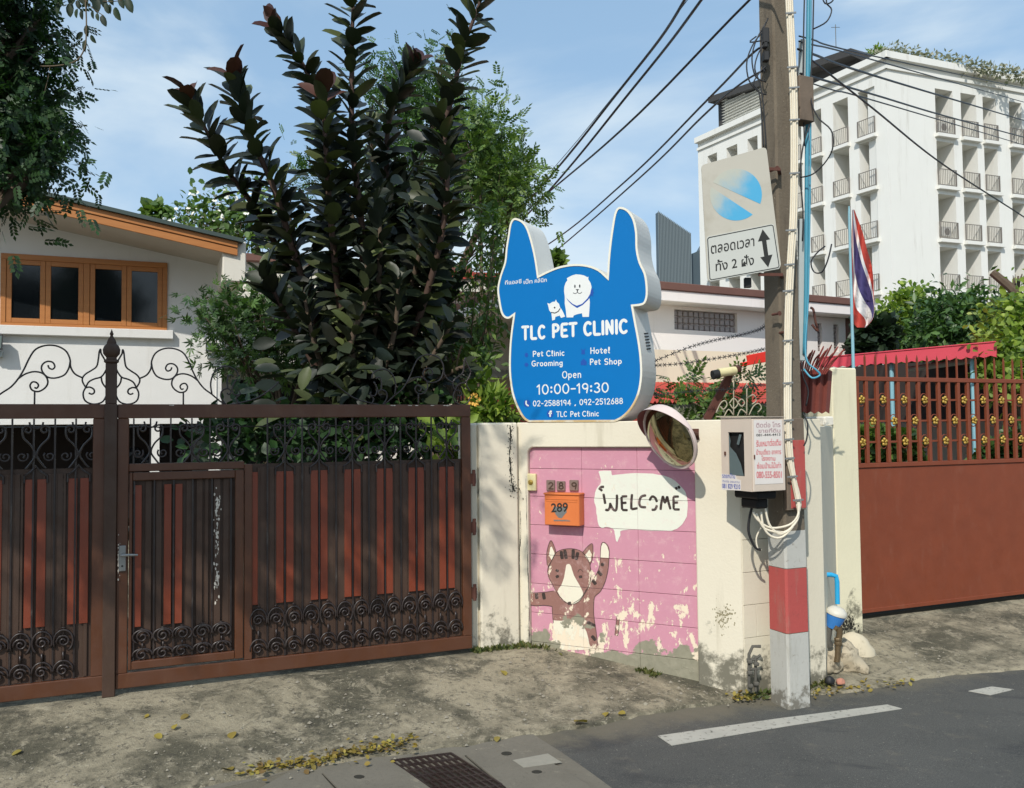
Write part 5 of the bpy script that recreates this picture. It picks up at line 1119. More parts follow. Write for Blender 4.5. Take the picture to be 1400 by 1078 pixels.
rock('brick_fragment', 1149, 933, g.y, .026, .03, .026, simple('brick_fragment_clay', '#b07a66', .9, .2, 30), 'small pinkish brick fragment beside the black stub', 'brick fragment', 5.3, .2)
# ================================================================== THINGS ALONG THE WALL TOP
# angled rusty post carrying a tube lamp
tq = thing('angled_post', 'leaning rusty steel post behind the wall top with a pale tube across its end', 'post', WORLD, tuple(P(967, 572, 5.65)))
mb = MB(); mb.bar(P(966, 574, 5.65), P(999, 512, 5.55), .05, .04); part('arm', mb, M_rust, tq, bevel=.003)
mb = MB(); mb.tube([P(982, 510, 5.46), P(1005, 507, 5.5)], .028, 14); part('pale_tube', mb, simple('yellowed_tube', '#d9cf9f', .5, .1, 9, dirt='#8a7d52', dlo=.55, dhi=.75), tq, smooth='auto')
mb = MB(); mb.tube([P(974, 513, 5.45), P(982.5, 511.5, 5.46)], .029, 14); part('black_end', mb, M_black, tq, smooth='auto')
mb = MB(); mb.lathe([(.03, -.02), (.038, -.01), (.038, .012), (.02, .024)], P(1006, 505, 5.52), 12); part('end_cap', mb, M_rust, tq, smooth='auto')
# wrought cream cresting on the wall
tc_ = thing('wall_cresting', 'cream wrought iron cresting with scrolls and spear heads on the wall top', 'cresting', WORLD, tuple(P(1010, 572, 5.5)))
M_crest = simple('dull_cream_iron', '#a39c86', .7, .2, 30)
def wcurve(pts, d, r, par, nm, mat): mb = MB(); mb.tube(crv([tuple(P(x, y, d)) for x, y in pts], 4), r, 6); return part(nm, mb, mat, par, smooth=True)
for pts in ([(979, 570), (1044, 570)], [(979, 565), (985, 552), (991, 548), (994, 554), (989, 560), (985, 556)], [(1003, 520), (1003, 568)], [(1021, 530), (1021, 568)], [(997, 552), (1003, 545), (1009, 552), (1003, 559), (998, 553)], [(1009, 550), (1014, 546), (1018, 551), (1014, 556), (1009, 551)], [(1024, 568), (1030, 556), (1037, 552), (1041, 558), (1036, 564)], [(1003, 568), (996, 560), (990, 570)], [(1021, 566), (1013, 560), (1008, 570)], [(1021, 545), (1030, 540), (1034, 548), (1028, 553)]):
    wcurve(pts, 5.5, .0042, tc_, 'scroll', M_crest)
for x, y in ((1003, 516), (1021, 527)):
    mb = MB(); a = P(x, y, 5.5); mb.add([a+Vector((-.014, 0, -.02)), a+Vector((.014, 0, -.02)), a+Vector((0, 0, .022)), a+Vector((0, -.01, -.01)), a+Vector((0, .01, -.01))], [(0, 1, 3), (1, 2, 3), (2, 0, 3), (1, 0, 4), (2, 1, 4), (0, 2, 4)]); part('spear_head', mb, M_crest, tc_)
# barbed wires
for lb, pts in (('upper strand of barbed wire sagging from the pole to the sign', [(1050, 441, 5.3), (1040, 450, 5.35), (1010, 459, 5.4), (975, 466, 5.45), (940, 476, 5.5), (895, 494, 5.6)]), ('middle strand of barbed wire in front of the white wall', [(1048, 477, 5.35), (1020, 483, 5.4), (980, 490, 5.5), (935, 497, 5.55), (895, 500, 5.6)]), ('lowest strand of barbed wire crossing the red roof', [(1047, 525, 5.4), (1000, 532, 5.45), (950, 535, 5.5), (893, 541, 5.6)])):
    pp = crv([tuple(P(*p)) for p in pts], 6); mb = MB(); mb.tube(pp, .0022, 4)
    for i in range(1, len(pp)-1):
        c = Vector(pp[i]).lerp(Vector(pp[i+1]), .5)
        for s in (-1, 1): mb.tube([c+Vector((-.010, 0, s*.012)), c+Vector((.010, 0, -s*.012))], .0022, 4)
    solo('barbed_wire', mb, M_cable, lb, 'barbed wire', WORLD, pp[0], group='barbed wire strands')
# rust-red sheet and fan of rods right of the pole
tf = thing('rod_fan', 'fan of rust-red rods above a crumpled brown sheet right of the pole', 'rod fan', WORLD, tuple(P(1115, 565, 5.75)))
mb = MB(); vs = []; cols = 9
for j in range(5):
    for i in range(cols+1):
        x = 1088+ (46*i/cols) + (4*(1-j/4)); y = 506+ 58*j/4 + (2 if i % 2 else -1); vs.append(P(x, y, 5.8 + (.03 if i % 2 else 0)))
mb.add(vs, [(j*(cols+1)+i, j*(cols+1)+i+1, (j+1)*(cols+1)+i+1, (j+1)*(cols+1)+i) for j in range(4) for i in range(cols)]); part('brown_sheet', mb, simple('rust_brown_sheet', '#7a4036', .7, .2, 8, bump=.3), tf)
M_rod = simple('rust_red_rod', '#8a4038', .7, .2, 30)
for i in range(14):
    x0 = 1094+i*2.6; x1 = x0+4+i*1.9 + random.uniform(-2, 2); mb = MB(); mb.tube(crv([tuple(P(x0, 512, 5.75)), tuple(P((x0+x1)/2-1, 494, 5.72)), tuple(P(x1, 478+random.uniform(-6, 9)-(4-i*.2), 5.68))], 4), [.006]*8+[.003], 5); part('rod', mb, M_rod, tf)
for x in (1098, 1104, 1150.5): pass
# grey/black meter-like clutter on the far side (dark vertical device behind conduit)
mb = MB(); a = P(1113, 420, 5.6); b = P(1116, 448, 5.6); mb.tube(crv([tuple(P(1108, 421, 5.5)), tuple(P(1112, 424, 5.5)), tuple(P(1115, 440, 5.5)), tuple(P(1118, 453, 5.5)), tuple(P(1110, 444, 5.5))], 4), .008, 7); solo('bent_bracket', mb, M_rust, 'bent rusty bracket curling beside the conduit over the flag rope', 'bracket', WORLD, tuple(a), smooth=True)
# ================================================================== FLAG
fp = P(1167, 515, 7.05); ft = P(1166.5, 282, 7.05)
tfl = thing('national_flag', 'red white and blue striped flag hanging limp from a pale blue pole', 'flag', WORLD, (fp.x, fp.y, fp.z-.4))
mb = MB(); mb.tube([Vector((fp.x, fp.y, fp.z-.4)), Vector((fp.x, fp.y, ft.z-.06)), Vector((fp.x, fp.y, ft.z))], [.014, .011, .005], 10); part('flag_pole', mb, M_ltblue, tfl, smooth='auto')
# cloth: limp stripes running down; polygons by row (left,right px) with stripe boundaries
rows_ = [(287, [1165, 1165.5, 1166, 1166.3, 1167, 1168]), (300, [1165, 1166, 1166.5, 1167, 1169, 1173]), (320, [1164.5, 1165.5, 1166.5, 1169, 1173, 1180]), (340, [1164.5, 1165.5, 1167, 1173, 1177, 1185]), (360, [1164.8, 1166, 1168, 1178, 1182, 1191]), (380, [1165, 1167, 1170, 1185, 1189, 1194]), (398, [1165, 1167, 1175, 1191, 1193, 1194.5]), (412, [1165.2, 1168, 1182, 1194, 1194.5, 1195]), (424, [1165.5, 1172, 1190, 1195, 1195.3, 1195.5]), (434, [1166, 1181, 1192, 1193.5, 1193.8, 1194]), (442, [1166.5, 1184, 1188, 1188.5, 1189, 1189.5]), (448, [1172, 1182, 1182.5, 1183, 1183.3, 1183.6])]
for s, (mat, nm) in enumerate(((M_flagr, 'red_stripe'), (M_flagw, 'white_stripe'), (M_flagb, 'blue_stripe'), (M_flagw, 'white_stripe'), (M_flagr, 'red_stripe'))):
    mb = MB(); vs = []; n_ = 4; RR = [tuple([y]+xs__) for y, xs__ in rows_]; RR = crv(RR, 3)
    for row in RR:
        y, xsr = row[0], row[1:]
        for i in range(n_+1):
            x = xsr[s]+(xsr[s+1]-xsr[s])*i/n_; ph = (x-1165)*.30 + y*.018
            vs.append(P(x, y, 7.03+.06*math.sin(ph)+.02*math.sin(ph*2.3+1)))
    mb.add(vs, [(j*(n_+1)+i, j*(n_+1)+i+1, (j+1)*(n_+1)+i+1, (j+1)*(n_+1)+i) for j in range(len(RR)-1) for i in range(n_)]); part(nm, mb, mat, tfl, smooth=True)
# ================================================================== HOUSE (left)
hp = Vector((-5.505, 11.0, 0)); FH = Frame(hp.x, hp.y, 22.8)
hx_ = lambda px, py=450, y=0: FH.px(px, py, y)[0]
hz_ = lambda px, py, y=0: FH.px(px, py, y)[1]
th_ = thing('house', 'white plastered house with orange timber fascia and four-pane casement window', 'house', FH, (0, 0, 0))
XL, XR = hx_(-250), hx_(303); Z1 = hz_(120, 553)-1.0
wx0, wx1 = hx_(3.5, 400), hx_(226.5, 400); wz1 = hz_(115, 355.5); wz0 = hz_(115, 448.5)
zfl = 1.62  # underside of the upper floor
def roofz(x, y=0): return hz_(300, 352)+.0 + (hx_(300)-x)*SL
# fascia line (plane 1 m in front of the wall)
OV = -1.0
fa = FH.px(86, 275, OV); fb = FH.px(325, 331.5, OV); SL = (fa[1]-fb[1])/(fb[0]-fa[0])
ftop = lambda x: fb[1] + (fb[0]-x)*SL
FHt = .17
def wallpoly(x0, x1, z0, z1): return (x0, x1, z0, z1)
mb = MB()
ztop = lambda x: ftop(x)-FHt*.4
# wall pieces round the window opening (top edge follows the roof slope)
def sl_box(mb, x0, x1, y0, y1, z0, top=None):
    t0, t1 = ztop(x0), ztop(x1); mb.add([(x0, y0, z0), (x1, y0, z0), (x1, y1, z0), (x0, y1, z0), (x0, y0, t0), (x1, y0, t1), (x1, y1, t1), (x0, y1, t0)], [(0, 3, 2, 1), (4, 5, 6, 7), (0, 1, 5, 4), (1, 2, 6, 5), (2, 3, 7, 6), (3, 0, 4, 7)])
sl_box(mb, XL, wx0, 0, .2, zfl); sl_box(mb, wx1, XR, 0, .2, zfl); sl_box(mb, wx0, wx1, 0, .2, wz1); mb.box(wx0, wx1, 0, .2, zfl, wz0)
part('wall', mb, M_house, th_)
mb = MB(); mb.box(XR-.2, XR-.001, .201, 6, zfl, ztop(XR)); part('side_wall', mb, M_house, th_)
for ca, cb in ((hx_(205, 600), hx_(218, 600)), (hx_(205, 600)-3.2, hx_(218, 600)-3.2), (XR-.15, XR-.001)): mb = MB(); mb.box(ca, cb, 0.0, .22, -.1, zfl-.001); part('column', mb, M_house, th_)
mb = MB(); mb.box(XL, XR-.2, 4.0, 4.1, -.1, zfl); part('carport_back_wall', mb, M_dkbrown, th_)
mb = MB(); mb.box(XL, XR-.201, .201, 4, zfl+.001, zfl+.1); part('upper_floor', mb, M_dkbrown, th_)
mb = MB(); mb.box(XL, hx_(237, 455, -.08), -.09, -.001, hz_(115, 459)-.02, wz0-.005); part('sill_ledge', mb, M_house, th_, bevel=.006)
# roof slab, fascia, soffit
RX0, RX1 = XL-.5, hx_(325, 340, OV)
def slope_slab(mb, x0, x1, y0, y1, dz0, dz1):
    mb.add([(x0, y0, ftop(x0)+dz0), (x1, y0, ftop(x1)+dz0), (x1, y1, ftop(x1)+dz0), (x0, y1, ftop(x0)+dz0), (x0, y0, ftop(x0)+dz1), (x1, y0, ftop(x1)+dz1), (x1, y1, ftop(x1)+dz1), (x0, y1, ftop(x0)+dz1)], [(0, 3, 2, 1), (4, 5, 6, 7), (0, 1, 5, 4), (1, 2, 6, 5), (2, 3, 7, 6), (3, 0, 4, 7)])
mb = MB(); slope_slab(mb, RX0, RX1+.06, OV-.06, 6.5, .002, .05); rf = part('roof', mb, M_roof, th_)
mb = MB(); slope_slab(mb, RX0, RX1, OV-.012, OV+.02, -.075, 0); part('fascia_board', mb, M_wood, rf, bevel=.004)
mb = MB(); slope_slab(mb, RX0, RX1, OV+.004, OV+.03, -FHt, -.079); part('fascia_board', mb, M_wood, rf, bevel=.004)
mb = MB(); slope_slab(mb, RX0, RX1-.08, OV+.0305, .2, -FHt+.01, -FHt+.04); part('soffit', mb, M_soffit, rf)
# concrete gutter beam end
bx0_, bz0_ = FH.px(304, 385, OV+.1); bx1_, bz1_ = FH.px(336, 330, OV+.1)
mb = MB(); mb.box(bx0_, bx1_, OV+.05, 6.0, bz0_, bz1_-.02); part('gutter_beam', mb, M_conc_beam, th_, bevel=.01)
# window: frame, four casements with panes
fwid = .055
mb = MB(); mb.box(wx0-.02, wx1+.02, -.03, .06, wz1-.05, wz1+.02); mb.box(wx0-.02, wx1+.02, -.03, .06, wz0-.02, wz0+.035); wn = part('window', mb, M_wood, th_, bevel=.004)
mid = (wx0+wx1)/2
for ca, cb in ((wx0-.02, wx0+.04), (wx1-.04, wx1+.02), (mid-.035, mid+.035)): mb = MB(); mb.box(ca, cb, -.029, .059, wz0+.0355, wz1-.0505); part('mullion', mb, M_wood, wn, bevel=.004)
edges = [wx0+.041, (wx0+.041+mid-.036)/2, mid-.036]; edges2 = [mid+.036, (wx1-.041+mid+.036)/2, wx1-.041]
for a, b in ((edges[0], edges[1]), (edges[1], edges[2]), (edges2[0], edges2[1]), (edges2[1], edges2[2])):
    a += .002; b -= .002; s = .058; z0, z1 = wz0+.037, wz1-.052; mb = MB(); mb.box(a, a+s, -.02, .03, z0, z1); mb.box(b-s, b, -.02, .03, z0, z1); mb.box(a+s+.0002, b-s-.0002, -.019, .029, z0, z0+s); mb.box(a+s+.0002, b-s-.0002, -.019, .029, z1-s, z1); part('casement', mb, M_wood, wn, bevel=.003)
    mb = MB(); mb.box(a+s, b-s, .004, .010, z0+s, z1-s); part('pane', mb, M_winb, wn)
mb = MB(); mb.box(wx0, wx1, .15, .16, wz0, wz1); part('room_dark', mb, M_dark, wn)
mb = MB(); mb.tube([(hx_(296), -.01, hz_(296, 495)), (hx_(296), -.01, zfl+.05)], .008, 5); part('drain_pipe', mb, M_house, th_)
# floodlight(s)
def flood(px0, px1, py0, py1, label):
    a, z1 = FH.px(px0, py0, -.15); b, z0 = FH.px(px1, py1, -.15); t = thing('floodlight', label, 'floodlight', FH, ((a+b)/2, 0, z0))
    mb = MB(); mb.add([(a, -.20, z0+.10), (b, -.20, z0+.10), (b, -.16, z1), (a, -.16, z1), (a+.02, -.05, z0+.11), (b-.02, -.05, z0+.11), (b-.02, -.08, z1-.01), (a+.02, -.08, z1-.01)], [(0, 1, 2, 3), (5, 4, 7, 6), (4, 5, 1, 0), (3, 2, 6, 7), (1, 5, 6, 2), (4, 0, 3, 7)]); part('lamp_body', mb, M_black, t, bevel=.004)
    mb = MB(); mb.add([(a+.015, -.2005, z0+.118), (b-.015, -.2005, z0+.118), (b-.015, -.163, z1-.015), (a+.015, -.163, z1-.015)], [(0, 1, 2, 3)]); part('lamp_glass', mb, M_spotgl, t)
    mb = MB(); mb.box((a+b)/2-.06, (a+b)/2+.06, -.12, 0, z0+.02, z0+.09); part('lamp_bracket', mb, M_greypipe, t, bevel=.004)
flood(281, 300, 469, 492, 'small black floodlight on the right end of the white house wall')
flood(-15, 4, 457, 490, 'black floodlight cut by the left edge of the picture')
# carport contents seen through the scrolls: parked car body reduced to roof and windscreen
tcar = thing('parked_car', 'dark parked car barely visible in the carport behind the gate scrolls', 'car', FH, (hx_(180, 610, 1.2), 1.2, 0))
cx0, cx1 = hx_(90, 620, .6), hx_(285, 620, .6)
prof = [(cx0, .25), (cx0, .75), (cx0+.35, .88), (cx0+.75, 1.28), (cx1-.95, 1.30), (cx1-.45, .92), (cx1-.05, .80), (cx1, .30)]
mb = MB(); mb.prism([(a, b) for a, b in prof], .8, 2.4); part('body', mb, simple('dark_car_paint', '#23262b', .25, .05), tcar, bevel=.05)
for x in (cx0+.4, cx1-.45):
    mb = MB(); mb.tube([(x, .78, .30), (x, .95, .30)], .30, 18); part('wheel', mb, M_black, tcar, smooth='auto')
mb = MB(); mb.prism([(cx0+.5, .93), (cx0+.82, 1.22), (cx1-1.0, 1.24), (cx1-.62, .93)], .793, .799); part('side_window', mb, M_winb, tcar)
# ================================================================== NEIGHBOUR BUILDINGS
def blockpx(fr, px0, px1, pyt, pyb, y0, y1, zfix=None, ref=None):
    a = fr.px(px0, pyt, y0); b = fr.px(px1, pyt, y0); c = fr.px(px0, pyb, y0); return a[0], b[0], c[1] if zfix is None else zfix, a[1]
# grey-white house behind the rubber tree
q = P(340, 400, 15); FN = Frame(q.x, q.y, 20)
tn = thing('neighbour_house', 'pale rendered neighbouring house with ledges behind the rubber tree', 'house', FN, (0, 0, 0))
x0, z1 = FN.px(290, 356); x1, z2 = FN.px(640, 400)
mb = MB(); mb.box(x0, x1, 0, 6, -.1, z1); part('wall', mb, brightwall('pale_grey_render', '#dcd9d1'), tn)
mb = MB()
for py, d in ((394, .12), (410, .5), (376, .04)): zc = FN.px(360, py)[1]; mb.box(x0-.1, x1, -d, -.001, zc-.06, zc+.05)
part('ledge', mb, M_conc_beam, tn, bevel=.01)
mb = MB(); mb.box(x0-.2, x1, -.2, 6.1, z1+.001, z1+.12); part('roof_edge', mb, M_brown, tn)
mb = MB()
zc0, zc1 = FN.px(360, 555)[1], FN.px(360, 520)[1]; mb.box(x0+.4, x0+2.4, -.02, -.001, -.1, zc1); part('dark_opening', mb, M_dark, tn)
mb = MB(); zc = FN.px(360, 505)[1]; mb.box(x0, x0+3.5, -.9, -.002, zc-.05, zc+.03); part('canopy', mb, M_corr, tn)
# low tiled roof + roof junk peeping above the fascia
q = P(240, 300, 17); FN2 = Frame(q.x, q.y, 20); mb = MB(); a = FN2.px(200, 297); b = FN2.px(262, 310); mb.box(a[0], b[0]+1, 0, 4, 0, b[1]); solo('far_house', mb, M_greywall, 'grey roofed building peeping over the orange fascia', 'house', FN2, (a[0], 0, 0), bevel=.02)
# cream house with red roof edge behind sign left
q = P(640, 400, 16); FC = Frame(q.x, q.y, 15)
tcr = thing('cream_house', 'cream house with red roof edge and corrugated awning left of the blue sign', 'house', FC, (0, 0, 0))
x0, z1 = FC.px(575, 386); x1, _ = FC.px(870, 386)
mb = MB(); mb.box(x0, x1, 0, 7, -.1, z1); part('wall', mb, brightwall('cream_render', '#ddd5c3'), tcr)
mb = MB(); mb.box(x0-.4, x1+.1, -.5, 7.4, z1+.001, z1+.13); part('roof', mb, M_redroof, tcr)
mb = MB(); mb.box(x0-.35, x1, -.45, -.001, z1-.22, z1-.002); part('eave', mb, M_conc_beam, tcr)
zc = FC.px(660, 508)[1]
mb = MB()
for i in range(40): xa = FC.px(632, 510)[0]+i*.09; mb.add([(xa, -.8, zc-.18), (xa+.045, -.8, zc-.15), (xa+.045, -.001, zc+.04), (xa, -.001, zc+.01)], [(0, 1, 2, 3)]); mb.add([(xa+.045, -.8, zc-.15), (xa+.09, -.8, zc-.18), (xa+.09, -.001, zc+.01), (xa+.045, -.001, zc+.04)], [(0, 1, 2, 3)])
part('corrugated_awning', mb, M_corr, tcr)
mb = MB(); mb.box(FC.px(585, 500)[0], FC.px(632, 500)[0], -.03, -.001, FC.px(600, 545)[1], FC.px(600, 470)[1]); part('window', mb, M_winb, tcr)
q = P(690, 545, 9.5); Fq = Frame(q.x, q.y, 15); mb = MB(); a = Fq.px(655, 545); mb.box(a[0], a[0]+2.2, 0, 1.2, 0, Fq.px(680, 530)[1]); 
ob = solo('low_roof', mb, M_redroof, 'low red tiled roof corner just left of the sign foot', 'roof', Fq, (a[0], 0, 0), bevel=.01)
# ---- pinkish white building right of the sign
q = P(1000, 400, 14); FB = Frame(q.x, q.y, 28)
tbd = thing('white_building', 'pinkish white flat-roofed building with glass block window behind the pole', 'building', FB, (0, 0, 0))
x0, _ = FB.px(740, 470); x1, _ = FB.px(1163, 470); zt = FB.px(1000, 400)[1]; zc = FB.px(1000, 410)[1]; zc2 = FB.px(1000, 424)[1]
gx0, gz1 = FB.px(922, 426.5, .02); gx1, _ = FB.px(1008, 426, .02); gz0 = FB.px(960, 452.5, .02)[1]
sx = [FB.px(a, 470)[0] for a in (1118, 1124, 1140, 1147)]; sz0, sz1 = FB.px(1130, 481)[1], FB.px(1130, 443)[1]
gx0, gx1 = FB.px(922, 440)[0], FB.px(1008, 440)[0]; gz1 = FB.px(965, 426)[1]; gz0 = FB.px(965, 453)[1]
mb = MB()
for a, b, c, d in ((x0, gx0, -.1, zc2), (gx0, gx1, -.1, gz0), (gx0, gx1, gz1, zc2), (gx1, sx[0], -.1, zc2), (sx[0], sx[1], -.1, sz0), (sx[0], sx[1], sz1, zc2), (sx[1], sx[2], -.1, zc2), (sx[2], sx[3], -.1, sz0), (sx[2], sx[3], sz1, zc2), (sx[3], x1, -.1, zc2)): mb.box(a, b, 0, .2, c, d)
part('wall', mb, M_neigh, tbd)
mb = MB(); mb.box(x1-.12, x1+.02, -.02, 5, -.1, zc2-.001); part('corner_pier', mb, M_brown, tbd)
mb = MB(); mb.box(x0, x1+.1, -.35, 5, zc2+.001, zc); part('cornice', mb, M_neigh, tbd, bevel=.01)
mb = MB(); mb.box(x0, x1+.12, -.38, 5, zc+.001, zt); part('parapet', mb, M_brown, tbd, bevel=.01)
nb = 12; bw = (gx1-gx0)/nb; bh = (gz1-gz0)/3; m_ = MB(); m_.box(-bw*.42, bw*.42, 0, .06, -bh*.42, bh*.42); gm = mk_mesh('glass_block', m_, M_gblock, bevel=.01)
for i in range(nb):
    for j in range(3): inst('glass_block', gm, tbd, (gx0+bw*(i+.5), .05, gz0+bh*(j+.5)))
mb = MB(); mb.box(gx0, gx1, .10, .14, gz0, gz1); part('window_mortar', mb, M_neigh, tbd)
m_ = MB(); sh = (sz1-sz0)/6; m_.box(0, sx[1]-sx[0], .04, .1, .01, sh-.01); gm2 = mk_mesh('glass_block', m_, M_gblock, bevel=.01)
for s in (sx[0], sx[2]):
    for j in range(6): inst('glass_block', gm2, tbd, (s, 0, sz0+sh*j))
# lower cream lean-to + red roof in front of it
q = P(960, 500, 9.5); FL = Frame(q.x, q.y, 22.8)
tl_ = thing('lean_to', 'low annex with pale wall and faded red corrugated roof behind the wall', 'shed', FL, (0, 0, 0))
a = FL.px(893, 560)[0]; b = FL.px(1180, 560)[0]; zw = FL.px(960, 527)[1]; zr0 = FL.px(960, 566)[1]
mb = MB(); mb.box(a, b, 1.5, 3, -.1, FL.px(960, 480, 1.5)[1]); part('pale_wall', mb, brightwall('cream_annex', '#e4dcc0'), tl_)
mb = MB(); n_ = 60; za, zb3 = FL.px(960, 552, 0)[1], FL.px(960, 526, 1.5)[1]
for i in range(n_):
    xa = a+(b-a)*i/n_; xb = xa+(b-a)/n_; xm = (xa+xb)/2
    mb.add([(xa, 0, za), (xm, 0, za+.03), (xm, 1.499, zb3+.03), (xa, 1.499, zb3)], [(0, 1, 2, 3)]); mb.add([(xm, 0, za+.03), (xb, 0, za), (xb, 1.499, zb3), (xm, 1.499, zb3+.03)], [(0, 1, 2, 3)])
part('roof', mb, M_redroof, tl_)
mb = MB(); mb.box(a, b, .05, .12, -.1, za-.005); part('front_wall', mb, simple('mossy_wall', '#8d8a78', .9, .2, 4, dirt='#5b5d45', dlo=.45, dhi=.6), tl_)
mb = MB(); c0 = FL.px(1022, 493, 1.0); c1 = FL.px(1075, 482, 1.0); mb.bar((c0[0], 1.0, c0[1]+.02), (c1[0], 1.0, c1[1]+.02), .09, .05, (0, 1, 0)); mb.bar((c0[0]-.1, 1.0, c0[1]-.055), (c1[0], 1.0, c1[1]-.055), .05, .05, (0, 1, 0)); part('red_barge_board', mb, M_redbright, tl_, bevel=.006)
# ================================================================== RIGHT YARD: carport with red awning
qa = P(1362, 478, 8.5); qb = P(1120, 496, 9.9); dv = Vector((qa.x-qb.x, qa.y-qb.y, 0)); FA = Frame(qb.x, qb.y, math.degrees(math.atan2(dv.y, dv.x)))
ta = thing('carport', 'dark open carport with scalloped red awning behind the red-brown gate', 'carport', FA, (dv.length/2, 0, 0))
LA = dv.length; zt_a = FA.px(1126, 489)[1]; zt_b = FA.px(1361, 467.5)[1]; zb_a = FA.px(1126, 502)[1]
zb_b = FA.px(1346, 487)[1]; nsc = 34; pp = [(0, zt_a)]; pl = []
for i in range(nsc+1): pl.append((LA*i/nsc, zb_a+(zb_b-zb_a)*i/nsc + (.0 if i % 2 else -.02)))
poly = pl + [(LA, zt_b), (0, zt_a)]
mb = MB(); mb.prism(poly, 0, .02); part('awning_valance', mb, M_redfascia, ta)
mb = MB(); mb.add([(0, .021, zt_a-.01), (LA, .021, zt_b-.01), (LA, 3.2, zt_b+.15), (0, 3.2, zt_a+.15)], [(0, 1, 2, 3)]); part('awning_roof', mb, M_redfascia, ta)
mb = MB(); mb.tube([(0, -.004, zt_a), (LA, -.004, zt_b)], .007, 6); part('awning_hem', mb, M_redfascia, ta)
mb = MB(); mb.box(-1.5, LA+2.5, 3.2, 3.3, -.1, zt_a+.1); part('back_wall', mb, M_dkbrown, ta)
mb = MB(); mb.box(-1.5, LA+3.5, 1.6, 1.66, -.1, FA.px(1300, 577, 1.6)[1]); part('grey_low_wall', mb, M_greywall, ta)
for x in (LA*.42, LA*.86): mb = MB(); mb.tube([(x, .1, -.1), (x, .1, zt_a)], .022, 8); part('post', mb, M_ltblue, ta)
mb = MB(); z_ = FA.px(1260, 504, .4)[1]; mb.tube([(LA*.45, .4, z_-.0), (LA*.8, .4, z_+.05)], .03, 8); part('tube_light', mb, M_greypipe, ta)
mb = MB(); mb.bar(FA.loc(P(1250, 575, 8.4)), FA.loc(P(1263, 625, 8.2)), .03, .03); part('brace', mb, M_black, ta)
# ================================================================== TALL HOTEL
cz = P(1220, 400, 50); AR = 21.0
FX = Frame(cz.x, cz.y, AR)
al = math.degrees(math.atan2(math.cos(math.atan(630/1173)), -math.sin(math.atan(630/1173))))  # direction to the left vanishing point
FY = Frame(cz.x, cz.y, al)           # x axis runs away from the corner; its -y side faces... handled by mirrored use
th2 = thing('hotel', 'tall white hotel with rows of recessed balconies and roof garden', 'building', WORLD, (cz.x, cz.y, 0))
ZH = FX.px(1220, 76)[1]
def facade(o, ux, nrm_, cols, rows, L, zt, rails, tag_):
    """o corner, ux unit along the facade, nrm_ outward unit; columns and rows are opening ranges"""
    W = lambda u, w, z: (o.x+ux.x*u+nrm_.x*w, o.y+ux.y*u+nrm_.y*w, z)
    def bx(mb, u0, u1, w0, w1, z0, z1): mb.add([W(u0, w0, z0), W(u1, w0, z0), W(u1, w1, z0), W(u0, w1, z0), W(u0, w0, z1), W(u1, w0, z1), W(u1, w1, z1), W(u0, w1, z1)], [(0, 3, 2, 1), (4, 5, 6, 7), (0, 1, 5, 4), (1, 2, 6, 5), (2, 3, 7, 6), (3, 0, 4, 7)])
    DP = 1.5; mb = MB(); us_ = [0]+[v for c in cols for v in c]+[L]
    for i in range(0, len(us_), 2): bx(mb, us_[i], us_[i+1], -DP, 0, -.1, zt)
    zs_ = [-.1]+[v for r in sorted(rows) for v in r]+[zt]
    for c in cols:
        for i in range(0, len(zs_), 2): bx(mb, c[0]+.001, c[1]-.001, -DP, -.002, zs_[i], zs_[i+1])
    bm_ = part('wall', mb, M_tower, th2)
    mb = MB()
    for c in cols:
        for r in rows: bx(mb, c[0], c[1], -DP-.15, -DP+.02, r[0], r[1])
    part('niche_back', mb, M_niche, th2)
    mb = MB(); bx(mb, -.12, L, .001, .12, zt-.9, zt-.7); bx(mb, -.35, L, .001, .35, zt-.35, zt+.05); part('cornice', mb, M_tower, th2)
    mb = MB()
    for r in rows:
        for zz_ in (r[0]-.05, r[0]+.75, r[0]+1.55): pass
    for c in cols:
        w_ = c[1]-c[0]
        for r in rows:
            big = (r[1]-r[0]) > 1.8
            if big:
                mb = MB(); bx(mb, c[0]-.12, c[1]+.12, .0, .28, r[0]-.28, r[0]-.08); part('balcony_ledge', mb, M_tower, th2)
                mb = MB(); bx(mb, c[0]+.15, c[1]-.45, -DP+.021, -DP+.05, r[0], r[1]-.35); part('balcony_door', mb, random.choice(DOORS), th2)
            if rails and big:
                mb = MB(); h = 1.0
                bx(mb, c[0], c[1], .06, .11, r[0]+h-.035, r[0]+h); bx(mb, c[0], c[1], .06, .10, r[0], r[0]+.05)
                k = int(w_/.14)
                for i in range(k+1): bx(mb, c[0]+w_*i/k-.009, c[0]+w_*i/k+.009, .07, .095, r[0]+.05, r[0]+h-.05)
                for e in (c[0], c[1]): bx(mb, e-.03, e+.03, .05, .12, r[0], r[0]+h)
                part('balcony_railing', mb, M_rail, th2)
    return bx
M_curtdoor = simple('curtained_balcony_door', '#a49d90', .4, .12, 1.5)
DOORS = [M_curtdoor, simple('pale_curtain', '#c4bcae', .7, .15, 3), simple('dim_balcony_glass', '#5a5a56', .2, .2, 2), simple('beige_curtain', '#b0a48c', .7, .15, 3)]
rows_r = [(FX.px(1290, b)[1], FX.px(1290, a)[1]) for a, b in ((123, 183), (194, 254), (266, 326), (338, 397), (410, 470))]
cols_r = [(FX.px(a, 250)[0], FX.px(b, 250)[0]) for a, b in ((1282, 1306), (1317, 1338), (1347, 1365), (1383, 1400), (1418, 1436), (1446, 1462))]
bxr = facade(FX.o, FX.X, -FX.Y, cols_r, rows_r, cols_r[-1][1]+2, ZH, True, 'r')
ux = FY.X; nl = Vector((-ux.y, ux.x, 0)); nl = nl if nl.dot(CAM-FY.o) > 0 else -nl
